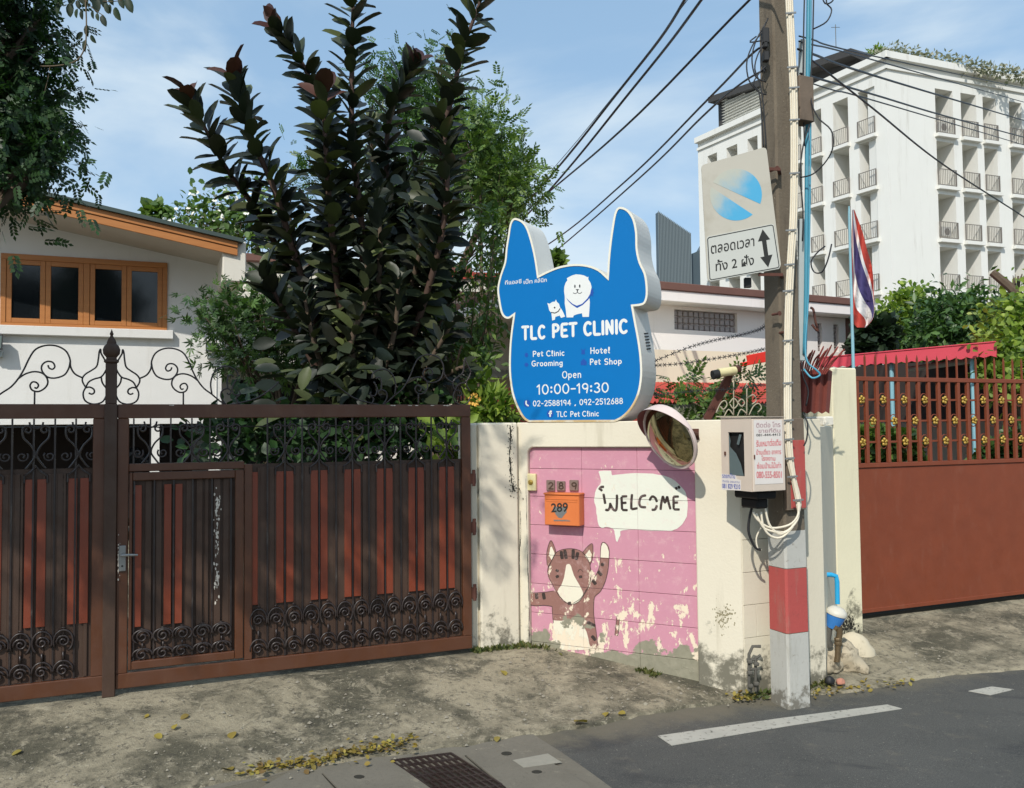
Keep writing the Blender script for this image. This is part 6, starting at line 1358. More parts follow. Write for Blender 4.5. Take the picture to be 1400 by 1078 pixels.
def lpx(px, py):
    r = ray(px, py); t = (FY.o-CAM).dot(nl)/r.dot(nl); p = CAM+r*t-FY.o; return p.dot(ux), p.z
rows_l = [(lpx(1187, b)[1], lpx(1187, a)[1]) for a, b in ((121, 185), (193, 257), (265, 328), (337, 400))]
rows_l.append((rows_l[-1][0]-(rows_l[0][0]-rows_l[1][0]), rows_l[-1][1]-(rows_l[0][0]-rows_l[1][0])))
cols_l = [sorted((lpx(a, 250)[0], lpx(b, 250)[0])) for a, b in ((1176, 1199), (1141, 1162), (1109, 1125), (1082, 1097), (1056, 1069), (1023, 1037), (994, 1009), (968, 981))]
Ll = lpx(955, 250)[0]
facade(FY.o, ux, nl, cols_l, rows_l, Ll, ZH, True, 'l')
# hidden core so the building is solid
mb = MB(); o_ = FX.o; 
mb.add([tuple(o_+FX.Y*1.7+ux*1.0+FX.X*1.0+Vector((0, 0, -.1)))]*0, [])
c4 = [o_+ux*1.8+FX.X*1.7, o_+ux*(Ll)+FX.X*1.7, o_+ux*Ll+FX.X*(cols_r[-1][1]+2), o_+ux*1.8+FX.X*(cols_r[-1][1]+2)]
mb.add([(p.x, p.y, -.1) for p in c4]+[(p.x, p.y, ZH-.4) for p in c4], [(0, 1, 2, 3), (7, 6, 5, 4), (0, 4, 5, 1), (1, 5, 6, 2), (2, 6, 7, 3), (3, 7, 4, 0)]); part('roof_deck', mb, M_tower, th2)
# louvred penthouse and dark pitched roof
pz0 = lpx(977, 185)[1]; 
def wl(u, w, z): p = FY.o+ux*u+nl*w; return (p.x, p.y, z)
u0, u1 = lpx(1064, 150)[0], lpx(977, 150)[0]; zpt = lpx(1000, 122)[1]; zpr = ZH
mb = MB(); mb.add([wl(u0, -1, ZH-.5), wl(u1, -1, ZH-.5), wl(u1, -7, ZH-.5), wl(u0, -7, ZH-.5), wl(u0, -1, zpt), wl(u1, -1, zpt), wl(u1, -7, zpt), wl(u0, -7, zpt)], [(0, 1, 5, 4), (1, 2, 6, 5), (2, 3, 7, 6), (3, 0, 4, 7), (4, 5, 6, 7)]); part('penthouse', mb, M_tower, th2)
n_ = 12
for k in range(n_):
    z = ZH+.1+(zpt-ZH-.2)*k/(n_-1); mb = MB(); mb.add([wl(u0, -.99, z), wl(u1+.1, -.99, z), wl(u1+.1, -.75, z-.02), wl(u0, -.75, z-.02), wl(u0, -.99, z+.12), wl(u1+.1, -.99, z+.12)], [(0, 1, 2, 3), (3, 2, 5, 4), (0, 3, 4), (1, 5, 2)]); part('louvre', mb, M_tower, th2)
zr1 = P(968, 132, 60).z
def rl(px, py, w): 
    r = ray(px, py); o2 = FY.o+nl*w; t = (o2-CAM).dot(nl)/r.dot(nl); return CAM+r*t
A_ = rl(968, 133, -.4); B_ = rl(1163, 66, -.4); C_ = B_ - nl*9; D_ = A_ - nl*9; E_ = rl(1204, 84, -.4)
th_r = Vector((0, 0, .45)); mb = MB(); mb.add([A_, B_, C_, D_, A_-th_r, B_-th_r, C_-th_r, D_-th_r], [(0, 3, 2, 1), (4, 5, 6, 7), (0, 1, 5, 4), (1, 2, 6, 5), (2, 3, 7, 6), (3, 0, 4, 7)])
mb.add([B_, E_, E_-nl*9, C_, B_-th_r, E_-th_r, E_-nl*9-th_r, C_-th_r], [(0, 3, 2, 1), (4, 5, 6, 7), (0, 1, 5, 4), (1, 2, 6, 5), (2, 3, 7, 6), (3, 0, 4, 7)]); part('pitched_roof', mb, M_slate, th2)
mb = MB(); F_ = B_-th_r; mb.add([tuple(Vector((A_.x, A_.y, ZH))-nl*1.0), tuple(Vector((E_.x, E_.y, ZH-.2))-nl*1.0), tuple(E_-th_r-nl*1), tuple(F_-nl*1), tuple(A_-th_r-nl*1)], [(0, 1, 2, 3, 4)]); part('gable_wall', mb, M_slate, th2)
# air conditioners on first-column balconies
for i, r in enumerate(rows_r[:5]):
    if i in (1, 3): continue
    c = cols_r[0]; u = (c[0]+c[1])/2; W = lambda u_, w_, z_: FX.o+FX.X*u_-FX.Y*w_+Vector((0, 0, z_))
    mb = MB(); mb.bar(W(u-.38, -.25, r[0]+.45), W(u+.38, -.25, r[0]+.45), .3, .6, (0, 0, 1)); ac = part('air_conditioner', mb, M_acunit, th2, bevel=.03)
    mb = MB(); cc = W(u+.05, -.095, r[0]+.45); Mf = Matrix((FX.X, Vector((0, 0, 1)), -FX.Y)).transposed(); mb.lathe([(.22, 0), (.2, .01), (.001, .012)], cc, 16, Mf); part('fan_grille', mb, M_rail, ac)
mb = MB(); q = P(1143, 65, 58); mb.tube([q, q+Vector((0, 0, 1.6))], .03, 4); mb.tube([q+Vector((-.3, 0, 1.4)), q+Vector((.3, 0, 1.4))], .02, 4); part('aerial', mb, M_steel, th2)
# ================================================================== GLASS TOWER far away
q = P(940, 400, 170); FW = Frame(q.x, q.y, 12)
tw2 = thing('glass_tower', 'distant grey glass office tower with sloping top left of the road sign', 'tower', FW, (0, 0, 0))
xa, za = FW.px(900, 290); xb, zb5 = FW.px(944, 320); xc, zc5 = FW.px(975, 322)
if xa > xb: xa, za, xb, zb5 = xa, za, xb, zb5
mb = MB(); mb.prism([(xa, -.1), (xb, -.1), (xb, zb5), (xa, za)], 0, 1.5); part('curtain_wall', mb, M_curtain, tw2)
mb = MB(); mb.prism([(xb+.01, -.1), (xb+4, -.1), (xb+4, zb5-.5), (xb+2.5, zb5-3), (xb+.01, zb5-4)], 1.6, 3); part('side_wing', mb, M_curtain, tw2)
nm = 22
for i in range(nm+1):
    x = xa+(xb-xa)*i/nm; z = za+(zb5-za)*i/nm; mb = MB(); mb.box(x-.07, x+.07, -.12, -.01, -.1, z+.2); part('mullion', mb, M_mullion, tw2)
# ================================================================== VEGETATION
def quat_mats(d, n, roll):     # arrays: direction of leaf length d, leaf normal n -> 3x3 frames
    d = d/np.linalg.norm(d, axis=1, keepdims=True); n = n - (n*d).sum(1, keepdims=True)*d; n /= np.maximum(np.linalg.norm(n, axis=1, keepdims=True), 1e-6)
    s = np.cross(n, d); return s, d, n
T_simple = (np.array([[0, 0, 0], [.34, .35, .05], [.30, .72, .03], [0, 1, -.10], [-.30, .72, .03], [-.34, .35, .05], [0, .5, -.04]]), [(0, 1, 6), (1, 2, 6), (2, 3, 6), (3, 4, 6), (4, 5, 6), (5, 0, 6)])
T_quad = (np.array([[0, 0, 0], [.26, .45, .04], [0, 1, -.06], [-.26, .45, .04]]), [(0, 1, 2), (0, 2, 3)])
def pinnate(k=4, w=.10, ln=.34):
    vs = []; fs = []
    for i in range(k):
        y = .15+.75*i/k
        for s in (-1, 1):
            b = len(vs); a = np.array([0, y, 0]); dr = np.array([s*.8, .6, -.15]); dr /= np.linalg.norm(dr); sd = np.array([-dr[1]*s, dr[0]*s, 0])
            vs += [a, a+dr*ln*.5+sd*w, a+dr*ln, a+dr*ln*.5-sd*w]; fs += [(b, b+1, b+2), (b, b+2, b+3)]
    b = len(vs); vs += [np.array([0, .88, 0]), np.array([w, 1.05, 0]), np.array([0, 1.25, -.04]), np.array([-w, 1.05, 0])]; fs += [(b, b+1, b+2), (b, b+2, b+3)]
    return np.array(vs), fs
T_pin = pinnate(4); T_pinfine = pinnate(6, .055, .30)
def palmlobe():
    vs = [np.array([0, 0, 0])]; fs = []
    for k, (a, l) in enumerate(((-70, .6), (-35, .9), (0, 1.1), (35, .9), (70, .6))):
        a = R(a); d = np.array([math.sin(a), math.cos(a), 0]); s = np.array([d[1], -d[0], 0]); b = len(vs)
        vs += [d*l*.5+s*.11, d*l+np.array([0, 0, -.08]), d*l*.5-s*.11]; fs += [(0, b, b+1), (0, b+1, b+2)]
    return np.array(vs), fs
T_palm = palmlobe()
def cloud_mesh(name, pos, dirs, nrm_, size, tmpl, mat, off):
    V, Fc = tmpl; s, d, n = quat_mats(dirs, nrm_, None); N = len(pos)
    co = pos[:, None, :] + size[:, None, None]*(V[None, :, 0:1]*s[:, None, :] + V[None, :, 1:2]*d[:, None, :] + V[None, :, 2:3]*n[:, None, :])
    co = co.reshape(-1, 3) - np.array(off)
    F = np.array(Fc); fa = (F[None] + (np.arange(N)*len(V))[:, None, None]).reshape(-1, 3)
    me = bpy.data.meshes.new(name); me.vertices.add(len(co)); me.vertices.foreach_set('co', co.ravel())
    me.loops.add(fa.size); me.loops.foreach_set('vertex_index', fa.ravel().astype(np.int32)); me.polygons.add(len(fa)); me.polygons.foreach_set('loop_start', np.arange(0, fa.size, 3, dtype=np.int32)); me.polygons.foreach_set('loop_total', np.full(len(fa), 3, dtype=np.int32))
    me.update(calc_edges=True); me.validate(); me.materials.append(mat); return me
def blob_points(blobs, n, shell=.55, clump=0):
    """blobs: (centre, rx, ry, rz, weight)"""
    w = np.array([b[4] for b in blobs], float); w /= w.sum(); idx = rng.choice(len(blobs), n, p=w)
    C = np.array([tuple(b[0]) for b in blobs])[idx]; Rr = np.array([[b[1], b[2], b[3]] for b in blobs])[idx]
    u = rng.normal(size=(n, 3)); u /= np.linalg.norm(u, axis=1, keepdims=True); r = shell + (1-shell)*rng.random((n, 1))**.6; r = r*(1+.09*rng.normal(size=(n, 1)))
    return C+u*r*Rr, u
def crown(parent, blobs, n, size, tmpl, mat, name='crown', shell=.4, up=.5, droop=0.0, twigs=True, clumps=None, kind='stuff', jit=.35):
    if clumps:
        cp, cu = blob_points(blobs, clumps, shell); k = rng.integers(0, clumps, n); cs = size*2.2
        pos = cp[k] + rng.normal(size=(n, 3))*cs*.55; u = cu[k] + .4*rng.normal(size=(n, 3))
    else: pos, u = blob_points(blobs, n, shell)
    d = u + rng.normal(size=(n, 3))*.7 + np.array([0, 0, -droop]); nn = rng.normal(size=(n, 3))*.6 + np.array([0, -.25, up+.4])
    sz = size*(1-jit+2*jit*rng.random(n)); off = OFF[parent.name]
    me = cloud_mesh(name, pos, d, nn, sz, tmpl, mat, off); o = bpy.data.objects.new(name, me); COL.objects.link(o); o.parent = parent; OFF[o.name] = off
    if kind: o['kind'] = kind
    return o
def BL(px, py, d, rpx, rpy, rd=None, w=None):
    c = P(px, py, d); k = d/FPX; rd = rd if rd is not None else max(rpx, rpy)*k; return (c, rpx*k, rd, rpy*k, w if w is not None else rpx*rpy)
def limbs(parent, base, blobs, r0, mat, seed=1, extra=2, name='limb'):
    rr = random.Random(seed); base = Vector(base)
    zmin = min(b[0].z for b in blobs); cxy = sum((Vector(b[0]) for b in blobs), Vector())/len(blobs)
    fork = Vector((base.x*.7+cxy.x*.3, base.y*.7+cxy.y*.3, max(base.z+.4, zmin-.4*(zmin-base.z))))
    mb = MB(); mb.tube(crv([tuple(base), tuple(base.lerp(fork, .5)+Vector((rr.uniform(-.05, .05), 0, 0))), tuple(fork)], 4), [r0*(1-.04*i) for i in range(9)], 9); part('trunk', mb, mat, parent, smooth=True)
    for b in blobs:
        c = Vector(b[0]); mb = MB(); m = fork.lerp(c, .5)+Vector((rr.uniform(-.1, .1), rr.uniform(-.1, .1), .05)); pp = crv([tuple(fork), tuple(m), tuple(c)], 4); mb.tube(pp, [r0*.55*(1-.09*i) for i in range(len(pp))], 6)
        for _ in range(extra*3):
            u = Vector((rr.gauss(0, 1), rr.gauss(0, 1), rr.gauss(.3, 1))).normalized(); e = c+Vector((u.x*b[1], u.y*b[2], u.z*b[3]))*.85; s_ = Vector(pp[rr.randrange(3, len(pp))]); mb.tube([s_, s_.lerp(e, .5)+Vector((0, 0, .03)), e], [r0*.20, r0*.13, r0*.05], 4)
        part(name, mb, mat, parent, smooth=True)
# ---------------- rubber tree
RB = P(487, 640, 7.7); RB.z = 0
tr = thing('rubber_tree', 'tall rubber tree with big dark glossy leaves rising behind the brown gate', 'tree', WORLD, tuple(RB))
br = [
 ([(480, 600, 7.8), (445, 470, 7.8), (400, 380, 7.6), (352, 290, 7.4), (312, 235, 7.3), (285, 185, 7.2), (258, 128, 7.1)], .50, 1),
 ([(478, 600, 7.7), (435, 450, 7.5), (400, 340, 7.3), (375, 260, 7.2), (345, 190, 7.1), (328, 140, 7.1), (318, 100, 7.0)], .48, 1),
 ([(485, 600, 7.9), (470, 420, 7.9), (455, 280, 7.9), (440, 160, 7.8), (420, 100, 7.7), (395, 62, 7.6), (375, 34, 7.5)], .55, 0),
 ([(488, 600, 7.6), (492, 470, 7.4), (496, 330, 7.3), (482, 200, 7.2), (481, 100, 7.2), (482, 30, 7.1), (486, -60, 7.1)], .30, 1),
 ([(485, 560, 7.5), (465, 420, 7.3), (452, 300, 7.1), (445, 200, 7.0), (441, 125, 6.9)], .30, 2),
 ([(492, 580, 7.9), (520, 420, 7.9), (528, 290, 7.9), (530, 180, 7.8), (548, 120, 7.8), (570, 80, 7.7)], .45, 0),
 ([(495, 600, 7.6), (545, 480, 7.5), (590, 370, 7.4), (605, 270, 7.3), (605, 190, 7.2), (620, 125, 7.1), (632, 70, 7.1), (650, 20, 7.1), (672, -40, 7.1)], .40, 1),
 ([(500, 600, 7.4), (560, 470, 7.3), (600, 340, 7.1), (612, 240, 7.0), (604, 160, 7.0)], .35, 2),
 ([(480, 600, 7.5), (430, 500, 7.3), (390, 430, 7.2), (360, 370, 7.0)], 1.1, 0), ([(482, 600, 7.4), (455, 540, 7.2), (430, 470, 7.0), (415, 400, 6.9)], .2, 0),
 ([(495, 600, 7.3), (520, 520, 7.1), (540, 450, 7.0), (545, 380, 6.9)], .1, 0), ([(500, 600, 7.5), (560, 540, 7.2), (590, 490, 7.1), (620, 440, 7.0)], .2, 0), ([(490, 600, 7.2), (490, 530, 7.0), (480, 470, 6.9), (500, 410, 6.9), (500, 340, 6.9)], .05, 0),
 ([(500, 600, 8.1), (560, 430, 8.2), (575, 300, 8.2), (570, 220, 8.2)], .2, 0), ([(470, 600, 8.1), (420, 430, 8.2), (400, 320, 8.2), (385, 250, 8.1)], .3, 0),
 ([(485, 600, 7.3), (460, 560, 7.1), (440, 540, 7.0)], .0, 0), ([(490, 600, 7.3), (540, 560, 7.1), (580, 540, 7.0)], .0, 0), ([(492, 600, 8.2), (500, 400, 8.3), (510, 250, 8.3), (505, 160, 8.2)], .2, 0), ([(510, 600, 7.3), (600, 520, 7.2), (640, 500, 7.1)], .35, 0),
 ([(495, 600, 7.6), (540, 470, 7.5), (560, 400, 7.3), (575, 340, 7.2), (580, 300, 7.2)], .3, 0), ([(490, 600, 7.4), (505, 500, 7.2), (515, 420, 7.1), (520, 330, 7.0), (515, 270, 7.0)], .2, 0), ([(488, 600, 7.7), (475, 480, 7.5), (470, 380, 7.5), (468, 300, 7.4), (466, 240, 7.4)], .2, 0), ([(490, 600, 8.0), (530, 480, 8.0), (550, 380, 8.0), (555, 280, 8.0), (550, 230, 8.0)], .2, 0), ([(500, 600, 7.8), (570, 500, 7.8), (605, 430, 7.7), (620, 380, 7.6)], .3, 0)]
leaves = []
mbt = MB(); mbt.tube([RB, RB+Vector((.02, 0, .7)), RB+Vector((0, 0, 1.5))], [.09, .08, .07], 10); part('trunk', mbt, M_bark, tr, smooth=True)
for bi, (pts, start, red) in enumerate(br):
    pp = [Vector(p) for p in crv([tuple(P(*p)) for p in pts], 6)]; n = len(pp); rads = [.030*(1-i/n)**.7+.007 for i in range(n)]
    mb = MB(); mb.tube([pp[0]-Vector((0, 0, .15))]+pp, [.032]+rads, 7); part('limb', mb, M_branch_red if bi < 9 else M_bark, tr, smooth=True)
    L = [0]
    for i in range(1, n): L.append(L[-1]+(pp[i]-pp[i-1]).length)
    s = L[-1]*max(.05, start*.5); ang = random.uniform(0, 6)
    while s <= L[-1]:
        i = max(j for j in range(n) if L[j] <= s); i = min(i, n-2); f = (s-L[i])/(L[i+1]-L[i]+1e-9); p = pp[i].lerp(pp[i+1], f); ax = (pp[i+1]-pp[i]).normalized()
        a_ = ax.cross(Vector((0, 1, .2))).normalized(); b_ = ax.cross(a_); tip = (L[-1]-s) < .35; tilt = .80+.60*random.random() if not tip else .40+.60*random.random()
        if s < L[-1]*.4: tilt += .35
        side = a_*math.cos(ang)+b_*math.sin(ang); d = ax*math.cos(tilt)+side*math.sin(tilt)
        if s < L[-1]*.5: d += Vector((0, 0, -.5*random.random()))
        nn = ax*math.sin(tilt)-side*math.cos(tilt); nn = nn*-1 if nn.dot(Vector((0, -.3, 1))) < 0 else nn
        nn = nn + Vector((random.uniform(-.5, .5), -1.1*random.random(), random.uniform(-.3, .5)))
        size = random.uniform(.19, .285) if bi < 9 else random.uniform(.15, .24)*(.85 if tip else 1)
        leaves.append((p+side*.015, d, nn, size, (L[-1]-s) < .09 and bi in (0, 1, 2, 4, 5, 6), p.y)); 
        ang += 2.39996+random.uniform(-.3, .3); s += random.uniform(.017, .028)
for (bx_, by_, d_, rx_, ry_, n_) in ((505, 420, 7.7, 58, 110, 330), (500, 500, 7.4, 75, 60, 220), (450, 300, 7.8, 28, 60, 60), (540, 310, 7.7, 45, 80, 110), (500, 520, 7.0, 90, 40, 90)):
    for _ in range(n_):
        u = Vector((random.gauss(0, .5), random.gauss(0, .5), random.gauss(0, .5))); p = P(bx_, by_, d_) + Vector((u.x*rx_*d_/FPX, u.y*.45, u.z*ry_*d_/FPX))
        d = Vector((u.x*1.2+random.gauss(0, .5), random.gauss(-.4, .5), random.gauss(-.25, .6))); nn = Vector((random.gauss(0, .7), -.5, .6+random.gauss(0, .5))); leaves.append((p, d, nn, random.uniform(.16, .235), False, p.y+.25))
Vr = np.array([[0, -.12, 0], [0, 0, 0], [.18, .16, .05], [.265, .42, .065], [.235, .70, .05], [.13, .90, .02], [0, 1.0, -.05], [-.13, .90, .02], [-.235, .70, .05], [-.265, .42, .065], [-.18, .16, .05], [0, .35, -.005], [0, .68, -.015], [.008, -.12, 0]])
Fr_ = [(1, 2, 11), (2, 3, 11), (3, 4, 12), (3, 12, 11), (4, 5, 12), (5, 6, 12), (6, 7, 12), (7, 8, 12), (8, 9, 12), (9, 11, 12), (9, 10, 11), (10, 1, 11), (0, 13, 1)]
def single_leaf(curl):
    me = bpy.data.meshes.new('leaf'); V = Vr.copy(); V[:, 2] -= curl*V[:, 1]**2*.25; V[:, 2] += abs(V[:, 0])*.25*(1-curl)
    me.from_pydata([tuple(v) for v in V], [], Fr_); me.materials.append(M_rub); me.polygons.foreach_set('use_smooth', [True]*len(Fr_)); return me
LM = [single_leaf(c) for c in (0.2, .5, .9)]; LMR = [m.copy() for m in LM]
for m in LMR: m.materials[0] = M_rubred
order = sorted(range(len(leaves)), key=lambda i: (leaves[i][5] - (.8 if leaves[i][4] else 0)) - .15*random.random())
big = set(order[:298]); rest = []
for i, (p, d, nn, size, red, y) in enumerate(leaves):
    if i in big:
        d = d.normalized(); nn = (nn-d*nn.dot(d)).normalized(); s_ = d.cross(nn); M3 = Matrix((s_, d, nn)).transposed()
        inst('leaf', (LMR if red else LM)[i % 3], tr, p, M3, size)
    else: rest.append(i)
me = cloud_mesh('leaves', np.array([tuple(leaves[i][0]) for i in rest]), np.array([tuple(leaves[i][1]) for i in rest]), np.array([tuple(leaves[i][2]) for i in rest]), np.array([leaves[i][3] for i in rest]), (Vr*np.array([1, 1, 1]), Fr_), M_rub, OFF[tr.name])
me.polygons.foreach_set('use_smooth', [True]*len(me.polygons)); o = bpy.data.objects.new('leaves', me); COL.objects.link(o); o.parent = tr; o['kind'] = 'stuff'
# ---------------- light tree behind the rubber tree
def tree(name, label, base_px, d, blobs, n, size, tmpl, mat, r0=.06, clumps=None, bark=M_bark, seed=1, zb=0.0, cat='tree', **kw):
    b = P(base_px, 700, d); b.z = zb; t = thing(name, label, cat, WORLD, tuple(b), kw.pop('group', None)); limbs(t, b, blobs, r0, bark, seed); crown(t, blobs, n, size, tmpl, mat, clumps=clumps, **kw); return t
tree('broadleaf_tree', 'light green loose tree behind the rubber tree, reaching towards the sign', 600, 12, [BL(590, 170, 12, 60, 60), BL(640, 225, 12, 55, 70), BL(680, 260, 12, 45, 50), BL(545, 130, 12, 35, 50), BL(560, 260, 12.5, 50, 80), BL(600, 95, 12, 25, 25), BL(700, 222, 11.8, 25, 18), BL(440, 240, 12.6, 30, 40)], 3900, .15, T_pin, M_mgreen, .10, clumps=700, shell=.1)
tree('feathery_tree', 'sunlit fine-leaved tree right of the rubber tree, behind the power lines', 650, 10.5, [BL(655, 190, 10.5, 38, 42), BL(690, 250, 10.5, 38, 35), BL(700, 275, 10.4, 26, 22)], 1100, .15, T_pin, M_lgreen, .06, clumps=260, shell=.1, seed=3)
# thin stemmed shrub between tree and sign
t = thing('twiggy_shrub', 'thin-stemmed shrub with narrow leaves between the rubber tree and the blue sign', 'shrub', WORLD, tuple(P(640, 640, 8.2)))
rr = random.Random(5); tips = []
for k in range(26):
    x0 = 620+rr.uniform(-18, 25); x1 = 560+rr.random()*135; y1 = 300+rr.random()*190 if k > 6 else 330+rr.random()*60; d0 = 8.2+rr.uniform(-.2, .2); d1 = 8.1+rr.uniform(-.5, .5)
    pp = crv([tuple(P(x0, 620, d0)), tuple(P(x0*.6+x1*.4, 520, d0)), tuple(P(x0*.2+x1*.8, (520+y1)/2, d1)), tuple(P(x1, y1, d1))], 4); mb = MB(); mb.tube(pp, [.011-.0007*i for i in range(len(pp))], 5); part('stem', mb, M_twig, t, smooth=True)
    tips += [Vector(pp[-1])]*3 + [Vector(pp[-3]), Vector(pp[-5])]
N = 2600; tp_ = np.array([tuple(v) for v in tips]); k = rng.integers(0, len(tips), N); pos = tp_[k]+rng.normal(size=(N, 3))*.085; d = rng.normal(size=(N, 3))*.8+np.array([0, 0, .1])
me = cloud_mesh('foliage', pos, d, rng.normal(size=(N, 3))*.5+np.array([0, -.3, 1]), .075+.05*rng.random(N), (T_quad[0]*np.array([.75, 1, 1]), T_quad[1]), M_lgreen, OFF[t.name]); o = bpy.data.objects.new('foliage', me); COL.objects.link(o); o.parent = t; o['kind'] = 'stuff'
# left small palmate tree in front of the white house corner
tree('palmate_shrub', 'dark small-leaved tree in front of the right corner of the white house', 400, 8.6, [BL(300, 430, 8.6, 35, 38), BL(350, 412, 8.6, 30, 24), BL(385, 430, 8.6, 45, 50), BL(330, 470, 8.6, 50, 40), BL(375, 490, 8.6, 45, 35), BL(430, 460, 8.8, 50, 60)], 2300, .085, T_palm, M_mgreen, .05, clumps=300, shell=.1, seed=6)
# plumeria behind the roof
tfr = tree('flowering_tree', 'pale green tree dotted with white blossoms rising behind the orange fascia', 310, 16, [BL(255, 300, 16, 25, 18), BL(290, 285, 16, 35, 25), BL(330, 290, 16, 40, 40), BL(360, 320, 16, 35, 40), BL(310, 320, 16, 50, 25)], 1300, .13, T_simple, M_lgreen, .08, clumps=300, shell=.1, seed=8)
pos, u = blob_points([BL(255, 300, 15.9, 25, 18), BL(290, 283, 15.9, 35, 25), BL(330, 290, 15.9, 40, 40), BL(350, 320, 15.9, 30, 30)], 110, .7)
me = cloud_mesh('blossoms', pos, rng.normal(size=(110, 3)), np.array([[0, -1, .5]]*110)+rng.normal(size=(110, 3))*.3, np.full(110, .10), T_simple, M_petw, OFF[tfr.name]); o = bpy.data.objects.new('blossoms', me); COL.objects.link(o); o.parent = tfr; o['kind'] = 'stuff'
tree('small_treetop', 'small leafy treetop peeping over the roof ridge at left', 215, 17, [BL(213, 292, 17, 13, 9)], 160, .22, T_simple, M_lgreen, .03, shell=.1)
tree('small_treetop', 'tuft of green leaves seen between the two ears of the blue sign', 760, 14, [BL(760, 358, 14, 9, 12)], 180, .14, T_simple, M_lgreen, .03, shell=.1)
# overhanging tree, top left, with unseen crown lobes added to shade the left gate
bl = [BL(5, 60, 5.6, 42, 60), BL(10, 130, 5.6, 55, 55), BL(0, 200, 5.4, 52, 52), BL(22, 212, 5.4, 42, 34), BL(-60, 120, 5.5, 90, 150), BL(35, 170, 5.5, 28, 36), BL(5, 265, 5.4, 25, 25), BL(50, 30, 5.6, 30, 25), BL(62, 228, 5.4, 26, 16), BL(-40, -60, 5.4, 100, 90)]
bl_shade = [(Vector((-3.85, 1.80, 4.45)), .75, .7, .50, 14), (Vector((-2.85, 2.2, 4.42)), .62, .5, .46, 10), (Vector((-1.95, 2.62, 4.40)), .52, .4, .42, 8)]
tovr = tree('street_tree', 'dense dark tree hanging into the top left corner', -420, 4.6, bl+bl_shade, 10, .135, T_pin, M_dgreen, .14, shell=.05, seed=11, zb=-.1)
crown(tovr, bl, 6000, .11, T_pin, M_dgreen2, clumps=900, shell=.05, droop=.5); crown(tovr, bl_shade, 3600, .15, T_pin, M_dgreen, clumps=500, shell=.0, droop=.3)
pp = crv([tuple(P(55, 91, 5.3)), tuple(P(80, 90, 5.3)), tuple(P(103, 84, 5.3)), tuple(P(115, 68, 5.3)), tuple(P(118, 45, 5.3)), tuple(P(117, 5, 5.3)), tuple(P(110, -60, 5.3))], 4)
tv_ = thing('hanging_twig', 'bare curved twig with a few hanging leaves against the sky at top left', 'twig', WORLD, pp[0])
mb = MB(); mb.tube(pp, .0045, 5); part('stem', mb, M_twig, tv_, smooth=True)
rr = random.Random(8); lm = single_leaf(.4); lm.materials[0] = M_dgreen
for (x, y, s, a) in ((119, 42, .075, 180), (118, 62, .08, 190), (124, 56, .06, 150), (113, 52, .06, 220), (97, 12, .09, 185), (106, 8, .06, 170), (112, 22, .06, 180), (106, 20, .06, 190), (127, 22, .055, 180), (139, 29, .075, 160), (133, 26, .05, 175), (145, 12, .07, 170), (157, 18, .09, 160), (150, 14, .06, 180), (164, 3, .08, 165), (173, 5, .10, 160), (131, 4, .1, 175), (120, 0, .09, 190), (140, 2, .08, 170), (84, 10, .09, 200), (86, -4, .1, 200), (100, -6, .1, 190), (112, -8, .1, 180), (125, -8, .1, 175), (150, -4, .09, 170)):
    p = P(x, y-8, 5.3); an = R(a); d = Vector((math.sin(an)*1, 0, math.cos(an))); nn = Vector((rr.uniform(-.5, .5), -1, rr.uniform(-.2, .4))); nn = (nn-d*nn.dot(d)).normalized(); inst('leaf', lm, tv_, p, Matrix((d.cross(nn), d, nn)).transposed(), s)
for pts in ([(110, -10), (125, 10), (142, 22)], [(115, -15), (140, 2), (172, 0)], [(60, 130), (66, 105), (68, 92)]): mb = MB(); mb.tube(crv([tuple(P(x, y, 5.3)) for x, y in pts], 4), .0025, 4); part('stem', mb, M_twig, tv_)
# bushes inside the gate
def bush(name, label, blobs, n, size, tmpl, mat, base, **kw):
    b = P(*base); b.z = max(0, kw.pop('zb', 0)); t = thing(name, label, 'bush', WORLD, tuple(b)); limbs(t, b, blobs, .02, M_twig, 3, 1, 'stem'); crown(t, blobs, n, size, tmpl, mat, **kw); return t
bush('garden_bush', 'leafy green bush seen through the scrolls left of the rubber tree trunk', [BL(300, 600, 7.0, 50, 40), BL(370, 595, 7.0, 60, 45), BL(430, 600, 7.0, 50, 45), BL(345, 560, 7.2, 50, 30)], 900, .09, T_simple, M_dgreen2, (350, 700, 7.0), shell=.1)
bush('garden_bush', 'greyish leafy bush seen through the scrolls right of the rubber tree trunk', [BL(520, 600, 7.0, 60, 45), BL(590, 600, 7.0, 50, 40), BL(560, 560, 7.2, 60, 40)], 800, .09, T_simple, M_dgreen2, (550, 700, 7.0), shell=.1)
bush('yellowing_plant', 'plant with yellow-green drooping leaves behind the right end of the scrolls', [BL(615, 600, 6.7, 22, 30), BL(632, 590, 6.7, 12, 25)], 90, .13, T_simple, M_ygreen, (620, 700, 6.7), shell=.1)
tfl2 = bush('flowering_shrub', 'bright shrub with one yellow flower cluster above the cream pillar', [BL(675, 560, 7.2, 28, 26), BL(655, 565, 7.2, 18, 20), BL(690, 575, 7.2, 18, 12), BL(655, 530, 7.3, 14, 20)], 520, .12, (T_quad[0]*np.array([.7, 1, 1]), T_quad[1]), M_ygreen, (670, 700, 7.2), shell=.1)
pos, u = blob_points([BL(648, 547, 6.9, 6, 6)], 40, .5); me = cloud_mesh('flower_cluster', pos, u, rng.normal(size=(40, 3)), np.full(40, .028), T_simple, M_pety, OFF[tfl2.name]); o = bpy.data.objects.new('flower_cluster', me); COL.objects.link(o); o.parent = tfl2
